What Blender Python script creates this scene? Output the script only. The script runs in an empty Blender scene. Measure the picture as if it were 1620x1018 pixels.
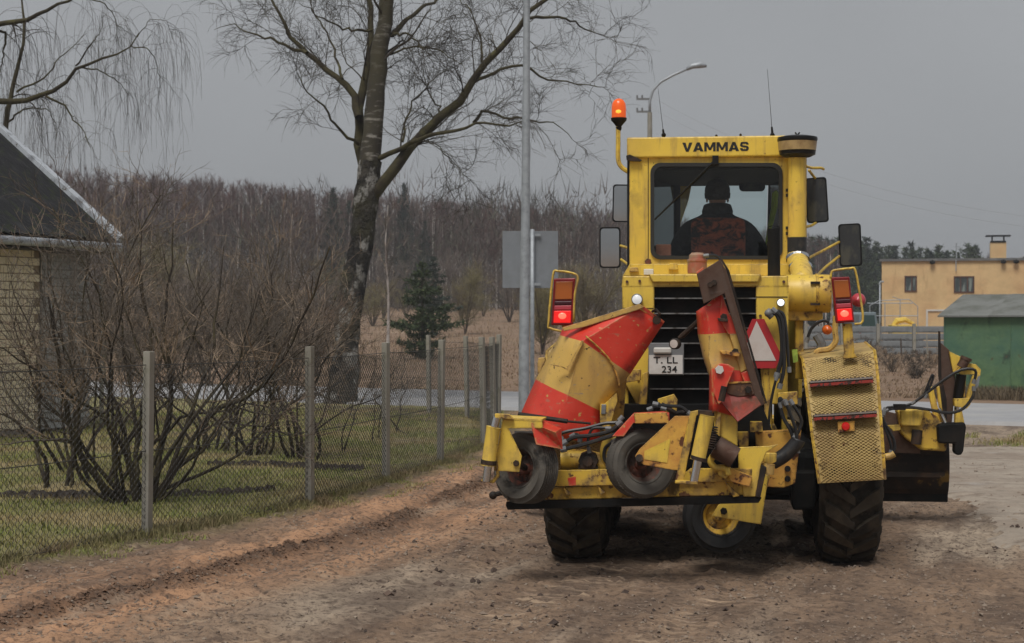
import bpy, bmesh, math, random
import numpy as np
from mathutils import Vector, Matrix

# ---------------------------------------------------------------- camera, sky, sun, exposure
SC = bpy.context.scene
COL = SC.collection
random.seed(7)
F, CX, HY, H = 2600.0, 810.0, 500.0, 1.8        # focal length in photo pixels, principal column, horizon row, eye height
cam_d = bpy.data.cameras.new('camera')
cam = bpy.data.objects.new('camera', cam_d)
COL.objects.link(cam)
SC.camera = cam
cam.location = (0, 0, H)
cam.rotation_euler = (math.radians(90), 0, 0)
cam_d.sensor_width = 36.0
cam_d.lens = 36.0 * F / 1620.0
cam_d.shift_y = -9.0 / 1620.0
cam_d.clip_start = 0.1
cam_d.clip_end = 3000
cam_d.dof.use_dof = True
cam_d.dof.focus_distance = 11.8
cam_d.dof.aperture_fstop = 6.3

SUN_EL, SUN_AZ = math.radians(60), math.radians(200)     # high, behind the camera, behind cloud
world = bpy.data.worlds.new('World')
SC.world = world
world.use_nodes = True
wn, wl = world.node_tree.nodes, world.node_tree.links
wn.clear()
sky = wn.new('ShaderNodeTexSky')
sky.sky_type = 'NISHITA'
sky.sun_disc = False
sky.sun_elevation = SUN_EL
sky.sun_rotation = SUN_AZ
sky.dust_density = 4.0
hsv = wn.new('ShaderNodeHueSaturation')
hsv.inputs['Saturation'].default_value = 0.08
hsv.inputs['Value'].default_value = 0.7
wl.new(sky.outputs['Color'], hsv.inputs['Color'])
tc = wn.new('ShaderNodeTexCoord')
cn = wn.new('ShaderNodeTexNoise')
cn.inputs['Scale'].default_value = 2.2
cn.inputs['Detail'].default_value = 6.0
wl.new(tc.outputs['Generated'], cn.inputs['Vector'])
cr = wn.new('ShaderNodeMapRange')
cr.inputs['From Min'].default_value = 0.3
cr.inputs['From Max'].default_value = 0.7
cr.inputs['To Min'].default_value = 0.90
cr.inputs['To Max'].default_value = 1.08
wl.new(cn.outputs['Fac'], cr.inputs['Value'])
cloud = wn.new('ShaderNodeMix')                    # the closed cloud sheet over that sky
cloud.data_type = 'RGBA'
cloud.inputs['Factor'].default_value = 0.8
cloud.inputs['B'].default_value = (1.92, 2.01, 2.12, 1)
wl.new(hsv.outputs['Color'], cloud.inputs['A'])
mul = wn.new('ShaderNodeVectorMath')
mul.operation = 'SCALE'
wl.new(cloud.outputs['Result'], mul.inputs[0])
wl.new(cr.outputs['Result'], mul.inputs['Scale'])
bg = wn.new('ShaderNodeBackground')
bg.inputs['Strength'].default_value = 0.10
wl.new(mul.outputs['Vector'], bg.inputs['Color'])
wo = wn.new('ShaderNodeOutputWorld')
wl.new(bg.outputs['Background'], wo.inputs['Surface'])

sun_d = bpy.data.lights.new('sun', 'SUN')
sun_d.energy = 1.5
sun_d.angle = math.radians(24)
sun_d.color = (1.0, 0.97, 0.92)
sun = bpy.data.objects.new('sun', sun_d)
COL.objects.link(sun)
# sky_rotation 0 looks along +Y and turns clockwise: the lamp comes from that same direction
sv = Vector((math.sin(SUN_AZ) * math.cos(SUN_EL), math.cos(SUN_AZ) * math.cos(SUN_EL), math.sin(SUN_EL)))
sun.rotation_euler = (-sv).to_track_quat('-Z', 'Y').to_euler()
SC.view_settings.view_transform = 'Standard'
SC.view_settings.look = 'None'
SC.view_settings.gamma = 1.0
SC.view_settings.exposure = 0.78
SC.view_settings.use_curve_mapping = False
SC.render.engine = 'CYCLES'
SC.cycles.max_bounces = 6
SC.cycles.transparent_max_bounces = 12

# ---------------------------------------------------------------- helpers
V = Vector


def W(px, py, d):
    """world point seen at photo pixel (px, py) at distance d"""
    return V(((px - CX) / F * d, d, H - (py - HY) / F * d))


def GP(px, py, z=0.0):
    return W(px, py, (H - z) * F / (py - HY))


def tag(o, label=None, cat=None, group=None, kind=None):
    if label: o['label'] = label
    if cat: o['category'] = cat
    if group: o['group'] = group
    if kind: o['kind'] = kind
    return o


ORG = {}                                       # origin of each object in its thing's own frame


def thing(name, label, cat, loc=(0, 0, 0), rz=0.0, group=None):
    o = bpy.data.objects.new(name, None)
    o.empty_display_size = 0.3
    COL.objects.link(o)
    o.location = loc
    o.rotation_euler = (0, 0, rz)
    ORG[o.name] = V((0, 0, 0))
    return tag(o, label, cat, group)


def copy_tree(o, parent=None):
    c = o.copy()
    COL.objects.link(c)
    c.parent = parent
    ORG[c.name] = ORG.get(o.name, V((0, 0, 0)))
    for ch in o.children:
        copy_tree(ch, c)
    return c


def link_mesh(name, me, parent=None, loc=V((0, 0, 0))):
    o = bpy.data.objects.new(name, me)
    COL.objects.link(o)
    if parent is not None:
        o.parent = parent
        o.location = loc - ORG.get(parent.name, V((0, 0, 0)))
    else:
        o.location = loc
    ORG[o.name] = V(loc)
    return o


class MB:
    """collects simple shapes into one mesh object"""

    def __init__(s):
        s.v, s.f, s.m = [], [], []

    def add(s, vs, fs, m=0):
        b = len(s.v)
        s.v.extend(V(p) for p in vs)
        s.f.extend(tuple(i + b for i in f) for f in fs)
        s.m.extend([m] * len(fs))
        return s

    def box(s, c, d, rot=None, m=0):
        c = V(c)
        hx, hy, hz = d[0] / 2, d[1] / 2, d[2] / 2
        ps = [V((x, y, z)) for x in (-hx, hx) for y in (-hy, hy) for z in (-hz, hz)]
        if rot is not None: ps = [rot @ p for p in ps]
        return s.add([c + p for p in ps], [(0, 1, 3, 2), (4, 6, 7, 5), (0, 4, 5, 1), (2, 3, 7, 6), (0, 2, 6, 4), (1, 5, 7, 3)], m)

    def span(s, a, b, m=0):
        a, b = V(a), V(b)
        return s.box((a + b) / 2, [abs(x) for x in (b - a)], None, m)

    def bar(s, p0, p1, w, h, up=(0, 0, 1), m=0):
        p0, p1 = V(p0), V(p1)
        t = (p1 - p0).normalized()
        u = V(up)
        x = t.cross(u)
        if x.length < 1e-4: x = t.cross(V((1, 0, 0)))
        x.normalize()
        z = x.cross(t)
        ps = [p + x * (w / 2 * i) + z * (h / 2 * j) for p in (p0, p1) for i, j in ((-1, -1), (1, -1), (1, 1), (-1, 1))]
        return s.add(ps, [(3, 2, 1, 0), (4, 5, 6, 7), (0, 1, 5, 4), (1, 2, 6, 5), (2, 3, 7, 6), (3, 0, 4, 7)], m)

    def tube(s, pts, r, n=8, m=0, caps=True):
        pts = [V(p) for p in pts]
        k = len(pts)
        rs = [r] * k if isinstance(r, (int, float)) else list(r)
        t0 = (pts[1] - pts[0]).normalized()
        u = t0.orthogonal().normalized()
        vs = []
        for i in range(k):
            t = (pts[min(i + 1, k - 1)] - pts[max(i - 1, 0)]).normalized()
            u = (u - t * u.dot(t))
            u = u.normalized() if u.length > 1e-6 else t.orthogonal().normalized()
            w = t.cross(u)
            vs += [pts[i] + (u * math.cos(2 * math.pi * j / n) + w * math.sin(2 * math.pi * j / n)) * rs[i] for j in range(n)]
        fs = [(i * n + j, i * n + (j + 1) % n, (i + 1) * n + (j + 1) % n, (i + 1) * n + j) for i in range(k - 1) for j in range(n)]
        if caps: fs += [tuple(range(n - 1, -1, -1)), tuple((k - 1) * n + j for j in range(n))]
        return s.add(vs, fs, m)

    def cyl(s, p0, p1, r0, r1=None, n=16, m=0):
        return s.tube([p0, p1], [r0, r0 if r1 is None else r1], n, m)

    def lathe(s, prof, o, axis, n=24, m=0, ms=None):
        """prof: (radius, height) pairs along axis from o"""
        o, a = V(o), V(axis).normalized()
        u = a.orthogonal().normalized()
        w = a.cross(u)
        k = len(prof)
        vs = [o + a * h + (u * math.cos(2 * math.pi * j / n) + w * math.sin(2 * math.pi * j / n)) * max(r, 1e-4) for r, h in prof for j in range(n)]
        for i in range(k - 1):
            pass
        b = len(s.v)
        s.v.extend(vs)
        for i in range(k - 1):
            for j in range(n):
                s.f.append((b + i * n + j, b + i * n + (j + 1) % n, b + (i + 1) * n + (j + 1) % n, b + (i + 1) * n + j))
                s.m.append(ms[i] if ms else m)
        return s

    def plate(s, pts, off, m=0):
        pts = [V(p) for p in pts]
        off = V(off)
        n = len(pts)
        fs = [tuple(range(n)), tuple(range(2 * n - 1, n - 1, -1))] + [(i, (i + 1) % n, n + (i + 1) % n, n + i) for i in range(n)]
        return s.add(pts + [p + off for p in pts], fs, m)

    def ball(s, c, r, n=12, k=8, sc=(1, 1, 1), m=0):
        c = V(c)
        vs, fs = [], []
        for i in range(k + 1):
            a = math.pi * i / k
            for j in range(n):
                b = 2 * math.pi * j / n
                vs.append(c + V((math.sin(a) * math.cos(b) * r * sc[0], math.sin(a) * math.sin(b) * r * sc[1], math.cos(a) * r * sc[2])))
        fs = [(i * n + j, i * n + (j + 1) % n, (i + 1) * n + (j + 1) % n, (i + 1) * n + j) for i in range(k) for j in range(n)]
        return s.add(vs, fs, m)

    def build(s, name, mats, parent=None, smooth=False, bevel=0.0, solid=0.0, off=None, recalc=True, seg=2, weld=True):
        vs = s.v if off is None else [p - V(off) for p in s.v]
        lo = V([min(p[i] for p in vs) for i in range(3)])
        hi = V([max(p[i] for p in vs) for i in range(3)])
        c = (lo + hi) / 2
        me = bpy.data.meshes.new(name)
        me.from_pydata([p - c for p in vs], [], s.f)
        for m in (mats if isinstance(mats, (list, tuple)) else [mats]): me.materials.append(m)
        me.polygons.foreach_set('material_index', s.m)
        if recalc:
            bm = bmesh.new()
            bm.from_mesh(me)
            if weld: bmesh.ops.remove_doubles(bm, verts=bm.verts, dist=1e-5)
            bmesh.ops.recalc_face_normals(bm, faces=bm.faces)
            bm.to_mesh(me)
            bm.free()
        if smooth:
            me.polygons.foreach_set('use_smooth', [True] * len(me.polygons))
            if smooth == 'auto':
                me.set_sharp_from_angle(angle=math.radians(38))
        o = link_mesh(name, me, parent, c)
        if solid:
            md = o.modifiers.new('solid', 'SOLIDIFY')
            md.thickness = solid
            md.offset = 0
        if bevel:
            md = o.modifiers.new('bevel', 'BEVEL')
            md.width = bevel
            md.segments = seg
            md.limit_method = 'ANGLE'
            md.angle_limit = math.radians(40)
        return o


def np_mesh(name, vs, fs, mats, parent=None, loc=V((0, 0, 0)), smooth=False, fattr=None, vattr=None):
    """vs (N,3), fs (M,k) all faces of k corners; mesh object from arrays"""
    vs = np.asarray(vs, np.float32)
    fs = np.asarray(fs, np.int32)
    k = fs.shape[1]
    me = bpy.data.meshes.new(name)
    me.vertices.add(len(vs))
    me.vertices.foreach_set('co', (vs - np.array(loc, np.float32)).ravel())
    me.loops.add(fs.size)
    me.loops.foreach_set('vertex_index', fs.ravel())
    me.polygons.add(len(fs))
    me.polygons.foreach_set('loop_start', np.arange(0, fs.size, k, dtype=np.int32))
    me.polygons.foreach_set('loop_total', np.full(len(fs), k, np.int32))
    me.polygons.foreach_set('use_smooth', np.full(len(fs), bool(smooth)))
    for m in (mats if isinstance(mats, (list, tuple)) else [mats]): me.materials.append(m)
    for nm, arr in (fattr or {}).items():
        a = me.attributes.new(nm, 'FLOAT', 'FACE')
        a.data.foreach_set('value', np.asarray(arr, np.float32))
    for nm, arr in (vattr or {}).items():
        a = me.attributes.new(nm, 'FLOAT', 'POINT')
        a.data.foreach_set('value', np.asarray(arr, np.float32))
    me.update(calc_edges=True)
    return link_mesh(name, me, parent, V(loc))


# value noise in numpy
_tab = np.random.default_rng(11).random((256, 256))


def vnoise(x, y):
    xi, yi = np.floor(x).astype(int), np.floor(y).astype(int)
    fx, fy = x - xi, y - yi
    fx, fy = fx * fx * (3 - 2 * fx), fy * fy * (3 - 2 * fy)
    g = lambda i, j: _tab[(xi + i) & 255, (yi + j) & 255]
    return (g(0, 0) * (1 - fx) + g(1, 0) * fx) * (1 - fy) + (g(0, 1) * (1 - fx) + g(1, 1) * fx) * fy


def fbm(x, y, o=4):
    s, a, t = 0, 1.0, 0
    for i in range(o):
        s = s + a * vnoise(x * 2 ** i + 17.3 * i, y * 2 ** i + 5.1 * i)
        t += a
        a *= 0.5
    return s / t


def sstep(a, b, x):
    t = np.clip((x - a) / (b - a), 0, 1)
    return t * t * (3 - 2 * t)


def tubes_np(P, R, n):
    """P (N,K,3) polylines, R (N,K) radii -> vertices, quad faces"""
    N, K = R.shape
    T = np.empty_like(P)
    T[:, 1:-1] = P[:, 2:] - P[:, :-2]
    T[:, 0] = P[:, 1] - P[:, 0]
    T[:, -1] = P[:, -1] - P[:, -2]
    T /= np.linalg.norm(T, axis=2, keepdims=True) + 1e-9
    ref = np.where(np.abs(T[:, :1, 2:3]) > 0.8, np.array([1.0, 0, 0]), np.array([0, 0, 1.0]))
    ref = np.broadcast_to(ref, T.shape)
    U = np.cross(T, ref)
    U /= np.linalg.norm(U, axis=2, keepdims=True) + 1e-9
    Wv = np.cross(T, U)
    a = np.arange(n) * 2 * np.pi / n
    ring = P[:, :, None, :] + R[:, :, None, None] * (U[:, :, None, :] * np.cos(a)[None, None, :, None] + Wv[:, :, None, :] * np.sin(a)[None, None, :, None])
    vs = ring.reshape(-1, 3)
    base = (np.arange(N)[:, None, None] * K + np.arange(K - 1)[None, :, None]) * n
    j = np.arange(n)[None, None, :]
    j2 = (j + 1) % n
    f = np.stack([base + j, base + j2, base + n + j2, base + n + j], -1).reshape(-1, 4)
    return vs, f


def resample(pts, k):
    p = np.array([tuple(q) for q in pts], float)
    d = np.r_[0, np.cumsum(np.linalg.norm(np.diff(p, axis=0), axis=1))]
    t = np.linspace(0, d[-1], k)
    return np.stack([np.interp(t, d, p[:, i]) for i in range(3)], 1)


def spawn(rng, P, R, cnt, t0, t1, length, ang, grav, curl, K, rr, rmin, up=0.0, lfall=0.4, rpow=1.0):
    """children branches of the polylines P"""
    N, K0 = R.shape
    idx = np.repeat(np.arange(N), cnt)
    M = len(idx)
    t = rng.uniform(t0, t1, M) * (K0 - 1)
    i = np.minimum(t.astype(int), K0 - 2)
    fr = (t - i)[:, None]
    pos = P[idx, i] * (1 - fr) + P[idx, i + 1] * fr
    rad = R[idx, i] * (1 - fr[:, 0]) + R[idx, i + 1] * fr[:, 0]
    tan = P[idx, i + 1] - P[idx, i]
    tan /= np.linalg.norm(tan, axis=1, keepdims=True) + 1e-9
    rnd = rng.normal(size=(M, 3))
    rnd -= tan * (rnd * tan).sum(1, keepdims=True)
    rnd /= np.linalg.norm(rnd, axis=1, keepdims=True) + 1e-9
    a = np.radians(rng.uniform(ang[0], ang[1], M))[:, None]
    d = tan * np.cos(a) + rnd * np.sin(a)
    d[:, 2] += up
    d /= np.linalg.norm(d, axis=1, keepdims=True)
    L = rng.uniform(length[0], length[1], M) * (1 - lfall * (t / (K0 - 1)))
    out = np.empty((M, K, 3))
    out[:, 0] = pos
    for k in range(1, K):
        d = d + rng.normal(size=(M, 3)) * curl
        d[:, 2] -= grav * k / K
        d /= np.linalg.norm(d, axis=1, keepdims=True)
        out[:, k] = out[:, k - 1] + d * (L / (K - 1))[:, None]
    r0 = np.maximum(rad * rr, rmin)
    r1 = np.maximum(r0 * 0.35, rmin * 0.6)
    s = np.linspace(0, 1, K)[None, :]
    return out, r0[:, None] * (1 - s) + r1[:, None] * s


# ---------------------------------------------------------------- materials
def pmat(name, base, rough=0.6, metal=0.0, layers=(), bumps=(), coord='Object', rot=0.0, spec=0.5, var=0.12, vs=2.5, attrs=(), edge=None):
    m = bpy.data.materials.new(name)
    m.use_nodes = True
    nt = m.node_tree
    n, l = nt.nodes, nt.links
    b = n['Principled BSDF']
    b.inputs['Metallic'].default_value = metal
    b.inputs['Specular IOR Level'].default_value = spec
    if coord == 'World':
        src = n.new('ShaderNodeNewGeometry').outputs['Position']
    else:
        src = n.new('ShaderNodeTexCoord').outputs['Object']
    if rot:
        mp = n.new('ShaderNodeMapping')
        mp.inputs['Rotation'].default_value = (0, 0, rot)
        l.new(src, mp.inputs['Vector'])
        src = mp.outputs['Vector']

    def noise(sc, st=(1, 1, 1), det=4.0, dist=0.0, r=0.6):
        t = n.new('ShaderNodeTexNoise')
        t.inputs['Scale'].default_value = sc
        t.inputs['Detail'].default_value = det
        t.inputs['Roughness'].default_value = r
        t.inputs['Distortion'].default_value = dist
        v = src
        if tuple(st) != (1, 1, 1):
            mp = n.new('ShaderNodeMapping')
            mp.inputs['Scale'].default_value = st
            l.new(src, mp.inputs['Vector'])
            v = mp.outputs['Vector']
        l.new(v, t.inputs['Vector'])
        return t.outputs['Fac']

    def rng(val, lo, hi, a=0.0, z=1.0):
        t = n.new('ShaderNodeMapRange')
        for k, x in (('From Min', lo), ('From Max', hi), ('To Min', a), ('To Max', z)): t.inputs[k].default_value = x
        l.new(val, t.inputs['Value'])
        return t.outputs['Result']

    def mix(fac, A, B, mode='MIX'):
        t = n.new('ShaderNodeMix')
        t.data_type = 'RGBA'
        t.blend_type = mode
        for k, x in (('Factor', fac), ('A', A), ('B', B)):
            if isinstance(x, (tuple, list)): t.inputs[k].default_value = (*x, 1) if k != 'Factor' else x
            elif isinstance(x, (int, float)): t.inputs[k].default_value = x
            else: l.new(x, t.inputs[k])
        return t.outputs['Result']

    col = base
    for at, c in attrs:                      # vertex or face attribute: how much of that soil or leaf colour lies here
        an = n.new('ShaderNodeAttribute')
        an.attribute_name = at
        col = mix(an.outputs['Fac'], col, c)
    rgh = rough
    for ly in layers:
        f = rng(noise(ly['s'], ly.get('st', (1, 1, 1)), ly.get('d', 5.0), ly.get('w', 0.0)), ly['lo'], ly['hi'], 0.0, ly.get('a', 1.0))
        if ly.get('at'):
            an = n.new('ShaderNodeAttribute')
            an.attribute_name = ly['at']
            mm = n.new('ShaderNodeMath')
            mm.operation = 'MULTIPLY'
            l.new(f, mm.inputs[0])
            l.new(an.outputs['Fac'], mm.inputs[1])
            f = mm.outputs[0]
        col = mix(f, col, ly['c'])
        if 'r' in ly:
            t = n.new('ShaderNodeMix')
            t.data_type = 'FLOAT'
            l.new(f, t.inputs['Factor'])
            if isinstance(rgh, (int, float)): t.inputs['A'].default_value = rgh
            else: l.new(rgh, t.inputs['A'])
            t.inputs['B'].default_value = ly['r']
            rgh = t.outputs['Result']
    if edge:                                  # paint rubbed off along edges and corners
        bv = n.new('ShaderNodeBevel')
        bv.samples = 3
        bv.inputs['Radius'].default_value = edge[1]
        ge = n.new('ShaderNodeNewGeometry')
        dt = n.new('ShaderNodeVectorMath')
        dt.operation = 'DOT_PRODUCT'
        l.new(bv.outputs['Normal'], dt.inputs[0])
        l.new(ge.outputs['Normal'], dt.inputs[1])
        ed = rng(dt.outputs['Value'], 0.985, 0.90)
        nz = rng(noise(22, det=6.0), 0.42, 0.56)
        mm = n.new('ShaderNodeMath')
        mm.operation = 'MULTIPLY'
        l.new(ed, mm.inputs[0])
        l.new(nz, mm.inputs[1])
        col = mix(mm.outputs[0], col, edge[0])
    if var:
        hv = n.new('ShaderNodeHueSaturation')
        l.new(rng(noise(vs, det=6.0), 0.25, 0.75, 1 - var, 1 + var), hv.inputs['Value'])
        if isinstance(col, (tuple, list)): hv.inputs['Color'].default_value = (*col, 1)
        else: l.new(col, hv.inputs['Color'])
        col = hv.outputs['Color']
    if isinstance(col, (tuple, list)): b.inputs['Base Color'].default_value = (*col, 1)
    else: l.new(col, b.inputs['Base Color'])
    if isinstance(rgh, (int, float)): b.inputs['Roughness'].default_value = rgh
    else: l.new(rgh, b.inputs['Roughness'])
    prev = None
    for bp_ in bumps:
        sc, st, dist = bp_[:3]
        t = n.new('ShaderNodeBump')
        t.inputs['Strength'].default_value = st
        t.inputs['Distance'].default_value = dist
        l.new(noise(sc, bp_[3] if len(bp_) > 3 else (1, 1, 1), 6.0), t.inputs['Height'])
        if prev: l.new(prev, t.inputs['Normal'])
        prev = t.outputs['Normal']
    if prev: l.new(prev, b.inputs['Normal'])
    return m


def emat(name, col, strength, base=None):
    m = pmat(name, base or col, 0.25, var=0)
    b = m.node_tree.nodes['Principled BSDF']
    b.inputs['Emission Color'].default_value = (*col, 1)
    b.inputs['Emission Strength'].default_value = strength
    return m


def gmat(name, tint=(0.9, 0.95, 0.95), alpha=0.22, rough=0.02):
    m = bpy.data.materials.new(name)
    m.use_nodes = True
    n, l = m.node_tree.nodes, m.node_tree.links
    n.clear()
    tr = n.new('ShaderNodeBsdfTransparent')
    tr.inputs['Color'].default_value = (*tint, 1)
    gl = n.new('ShaderNodeBsdfGlossy')
    gl.inputs['Roughness'].default_value = rough
    fr = n.new('ShaderNodeFresnel')
    fr.inputs['IOR'].default_value = 1.45
    mx = n.new('ShaderNodeMixShader')
    l.new(fr.outputs[0], mx.inputs['Fac'])
    l.new(tr.outputs[0], mx.inputs[1])
    l.new(gl.outputs[0], mx.inputs[2])
    o = n.new('ShaderNodeOutputMaterial')
    l.new(mx.outputs[0], o.inputs['Surface'])
    return m


YEL = (0.74, 0.51, 0.065)
STREAK = dict(c=(0.30, 0.19, 0.07), s=16, lo=0.52, hi=0.70, a=0.65, st=(1, 1, 0.12), r=0.8)
RUST = (0.10, 0.035, 0.015)
GRIME = (0.16, 0.10, 0.045)
M = {}
M['yellow'] = pmat('yellow_paint', YEL, 0.42, layers=[dict(c=(0.56, 0.36, 0.085), s=1.7, lo=0.42, hi=0.72, a=0.7), STREAK, dict(c=GRIME, s=4, lo=0.56, hi=0.76, a=0.6, r=0.8), dict(c=RUST, s=34, lo=0.665, hi=0.70, a=0.9, r=0.9)], bumps=[(9, 0.08, 0.01)], var=0.1, edge=((0.20, 0.11, 0.035), 0.018))
M['yellow_worn'] = pmat('yellow_paint_worn', (0.66, 0.43, 0.045), 0.5, layers=[dict(c=(0.45, 0.25, 0.05), s=3, lo=0.42, hi=0.66, a=0.75), dict(c=GRIME, s=8, lo=0.49, hi=0.66, a=0.8, r=0.85), dict(c=RUST, s=17, lo=0.58, hi=0.63, r=0.9), dict(c=(0.03, 0.02, 0.015), s=5.5, lo=0.585, hi=0.65, a=0.85, r=0.9), STREAK], bumps=[(20, 0.12, 0.01)], edge=((0.09, 0.04, 0.02), 0.02))
M['yellow_rust'] = pmat('yellow_paint_rusted', (0.66, 0.37, 0.06), 0.6, layers=[dict(c=(0.42, 0.17, 0.04), s=4, lo=0.42, hi=0.62, a=0.8, r=0.8), dict(c=RUST, s=12, lo=0.55, hi=0.62, r=0.9), dict(c=(0.05, 0.025, 0.015), s=5, lo=0.60, hi=0.68, r=0.9)], bumps=[(25, 0.2, 0.01)], edge=((0.06, 0.03, 0.02), 0.02))
M['pale_yellow'] = pmat('faded_yellow_paint', (0.58, 0.37, 0.09), 0.5, layers=[dict(c=(0.45, 0.27, 0.08), s=3, lo=0.45, hi=0.7, a=0.7), dict(c=GRIME, s=9, lo=0.6, hi=0.75, a=0.7, r=0.85), dict(c=(0.05, 0.03, 0.015), s=22, lo=0.655, hi=0.68, r=0.9), dict(c=RUST, s=5.5, lo=0.655, hi=0.69, r=0.9), dict(c=(0.26, 0.17, 0.08), s=7, lo=0.52, hi=0.7, a=0.55, st=(1, 1, 0.25)), dict(c=(0.30, 0.24, 0.16), s=45, lo=0.64, hi=0.68, st=(0.2, 1, 1))], bumps=[(14, 0.1, 0.01)], edge=((0.12, 0.06, 0.03), 0.02))
M['red'] = pmat('red_paint', (0.60, 0.032, 0.017), 0.42, layers=[dict(c=(0.60, 0.085, 0.05), s=2.5, lo=0.4, hi=0.7, a=0.6), dict(c=(0.52, 0.30, 0.10), s=26, lo=0.655, hi=0.675), dict(c=(0.13, 0.02, 0.012), s=6, lo=0.6, hi=0.75, a=0.7, r=0.8), dict(c=(0.5, 0.34, 0.16), s=8, lo=0.67, hi=0.69, st=(1, 1, 2.2)), dict(c=(0.40, 0.14, 0.09), s=40, lo=0.60, hi=0.66, a=0.7, st=(0.15, 1, 1))], bumps=[(14, 0.08, 0.01)], edge=((0.45, 0.28, 0.12), 0.02))
M['steel_brown'] = pmat('worn_steel', (0.13, 0.085, 0.065), 0.42, 0.55, layers=[dict(c=(0.09, 0.045, 0.03), s=4, lo=0.45, hi=0.65, r=0.75), dict(c=(0.24, 0.19, 0.16), s=9, lo=0.6, hi=0.75, a=0.6, st=(1, 1, 3))], bumps=[(30, 0.1, 0.005)])
M['dark_steel'] = pmat('dark_steel', (0.020, 0.015, 0.012), 0.65, 0.1, spec=0.3, layers=[dict(c=(0.09, 0.05, 0.03), s=6, lo=0.5, hi=0.72, a=0.8, r=0.85), dict(c=(0.25, 0.15, 0.03), s=3, lo=0.66, hi=0.7, a=0.8)], bumps=[(20, 0.2, 0.01)])
M['black'] = pmat('black_metal', (0.006, 0.006, 0.006), 0.7, spec=0.2, layers=[dict(c=(0.018, 0.014, 0.011), s=5, lo=0.45, hi=0.7)])
M['gloss_black'] = pmat('black_plastic', (0.007, 0.007, 0.007), 0.35, spec=0.3)
M['hose'] = pmat('hose_rubber', (0.013, 0.013, 0.014), 0.42, layers=[dict(c=(0.06, 0.05, 0.04), s=9, lo=0.55, hi=0.75)])
M['chrome'] = pmat('chrome', (0.62, 0.62, 0.62), 0.18, 1.0, layers=[dict(c=(0.3, 0.25, 0.2), s=7, lo=0.6, hi=0.75, r=0.5)])
M['bar_steel'] = pmat('grille_edge_metal', (0.26, 0.26, 0.255), 0.5, 0.7, layers=[dict(c=(0.06, 0.05, 0.04), s=6, lo=0.45, hi=0.6)])
M['rubber'] = pmat('tyre_rubber', (0.018, 0.016, 0.013), 0.85, spec=0.2, layers=[dict(c=(0.070, 0.054, 0.038), s=5, lo=0.40, hi=0.64, a=0.85), dict(c=(0.11, 0.085, 0.06), s=18, lo=0.6, hi=0.78, a=0.6)], bumps=[(40, 0.2, 0.006)])
M['lug'] = pmat('dusty_lug_rubber', (0.050, 0.041, 0.031), 0.9, spec=0.15, layers=[dict(c=(0.095, 0.075, 0.052), s=7, lo=0.45, hi=0.65, a=0.8), dict(c=(0.022, 0.019, 0.016), s=4, lo=0.56, hi=0.68)], bumps=[(40, 0.3, 0.006)])
M['rubber_grey'] = pmat('tyre_rubber_dusty', (0.088, 0.080, 0.069), 0.9, spec=0.2, layers=[dict(c=(0.15, 0.132, 0.11), s=4, lo=0.46, hi=0.66, a=0.6), dict(c=(0.022, 0.020, 0.018), s=3.6, lo=0.555, hi=0.63, a=0.9), dict(c=(0.11, 0.085, 0.06), s=14, lo=0.6, hi=0.7, a=0.5)], bumps=[(40, 0.2, 0.006)])
M['rim_rust'] = pmat('rim_rusted', (0.06, 0.032, 0.022), 0.75, layers=[dict(c=(0.18, 0.045, 0.022), s=8, lo=0.52, hi=0.64), dict(c=(0.015, 0.01, 0.008), s=6, lo=0.58, hi=0.7)], bumps=[(30, 0.3, 0.01)])
M['glass'] = gmat('window_glass')
M['mirror'] = pmat('mirror_glass', (0.50, 0.51, 0.51), 0.06, 1.0, var=0.05)
M['lens_red'] = pmat('red_lens', (0.22, 0.008, 0.012), 0.25, var=0.05)
M['lens_pink'] = pmat('reflector_lens', (0.45, 0.05, 0.07), 0.3, var=0.05)
M['lens_amber'] = pmat('amber_lens', (0.38, 0.10, 0.015), 0.3, var=0.05)
M['lit_red'] = emat('lit_red_lens', (1.0, 0.02, 0.015), 0.3, (0.6, 0.01, 0.01))
M['lit_red_core'] = emat('lit_red_bulb', (1.0, 0.10, 0.06), 1.2)
M['beacon'] = emat('beacon_dome', (1.0, 0.13, 0.01), 0.15, (0.7, 0.10, 0.01))
M['beacon_core'] = emat('beacon_lamp', (1.0, 0.45, 0.05), 0.5)
M['white_glint'] = emat('headlamp_glint', (0.95, 0.97, 1.0), 0.6)  # white glint on the right work lamp, painted as a glow
M['white'] = pmat('white_paint', (0.62, 0.60, 0.57), 0.4, layers=[dict(c=(0.35, 0.31, 0.26), s=5, lo=0.5, hi=0.75, a=0.7)])
M['pinkish'] = pmat('faded_sign_face', (0.56, 0.50, 0.46), 0.5, layers=[dict(c=(0.42, 0.33, 0.28), s=6, lo=0.5, hi=0.75, a=0.7)])
M['sign_red'] = pmat('sign_red', (0.40, 0.02, 0.025), 0.4, layers=[dict(c=(0.25, 0.02, 0.02), s=5, lo=0.5, hi=0.7)])
M['lamp_beige'] = pmat('canister_beige', (0.30, 0.19, 0.12), 0.6, layers=[dict(c=(0.33, 0.10, 0.06), s=6, lo=0.45, hi=0.6)])
M['grey_plate'] = pmat('grey_plate', (0.17, 0.175, 0.18), 0.5, layers=[dict(c=(0.10, 0.09, 0.08), s=6, lo=0.5, hi=0.7)])
M['seal'] = pmat('rubber_seal', (0.015, 0.015, 0.015), 0.5)
M['hood_dark'] = pmat('cab_interior', (0.012, 0.012, 0.013), 0.8, spec=0.2)
M['concrete'] = pmat('post_concrete', (0.27, 0.255, 0.22), 0.9, layers=[dict(c=(0.19, 0.175, 0.13), s=3, lo=0.45, hi=0.7, a=0.8), dict(c=(0.10, 0.105, 0.05), s=5, lo=0.55, hi=0.72, a=0.7)], bumps=[(60, 0.3, 0.006)])
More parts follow.
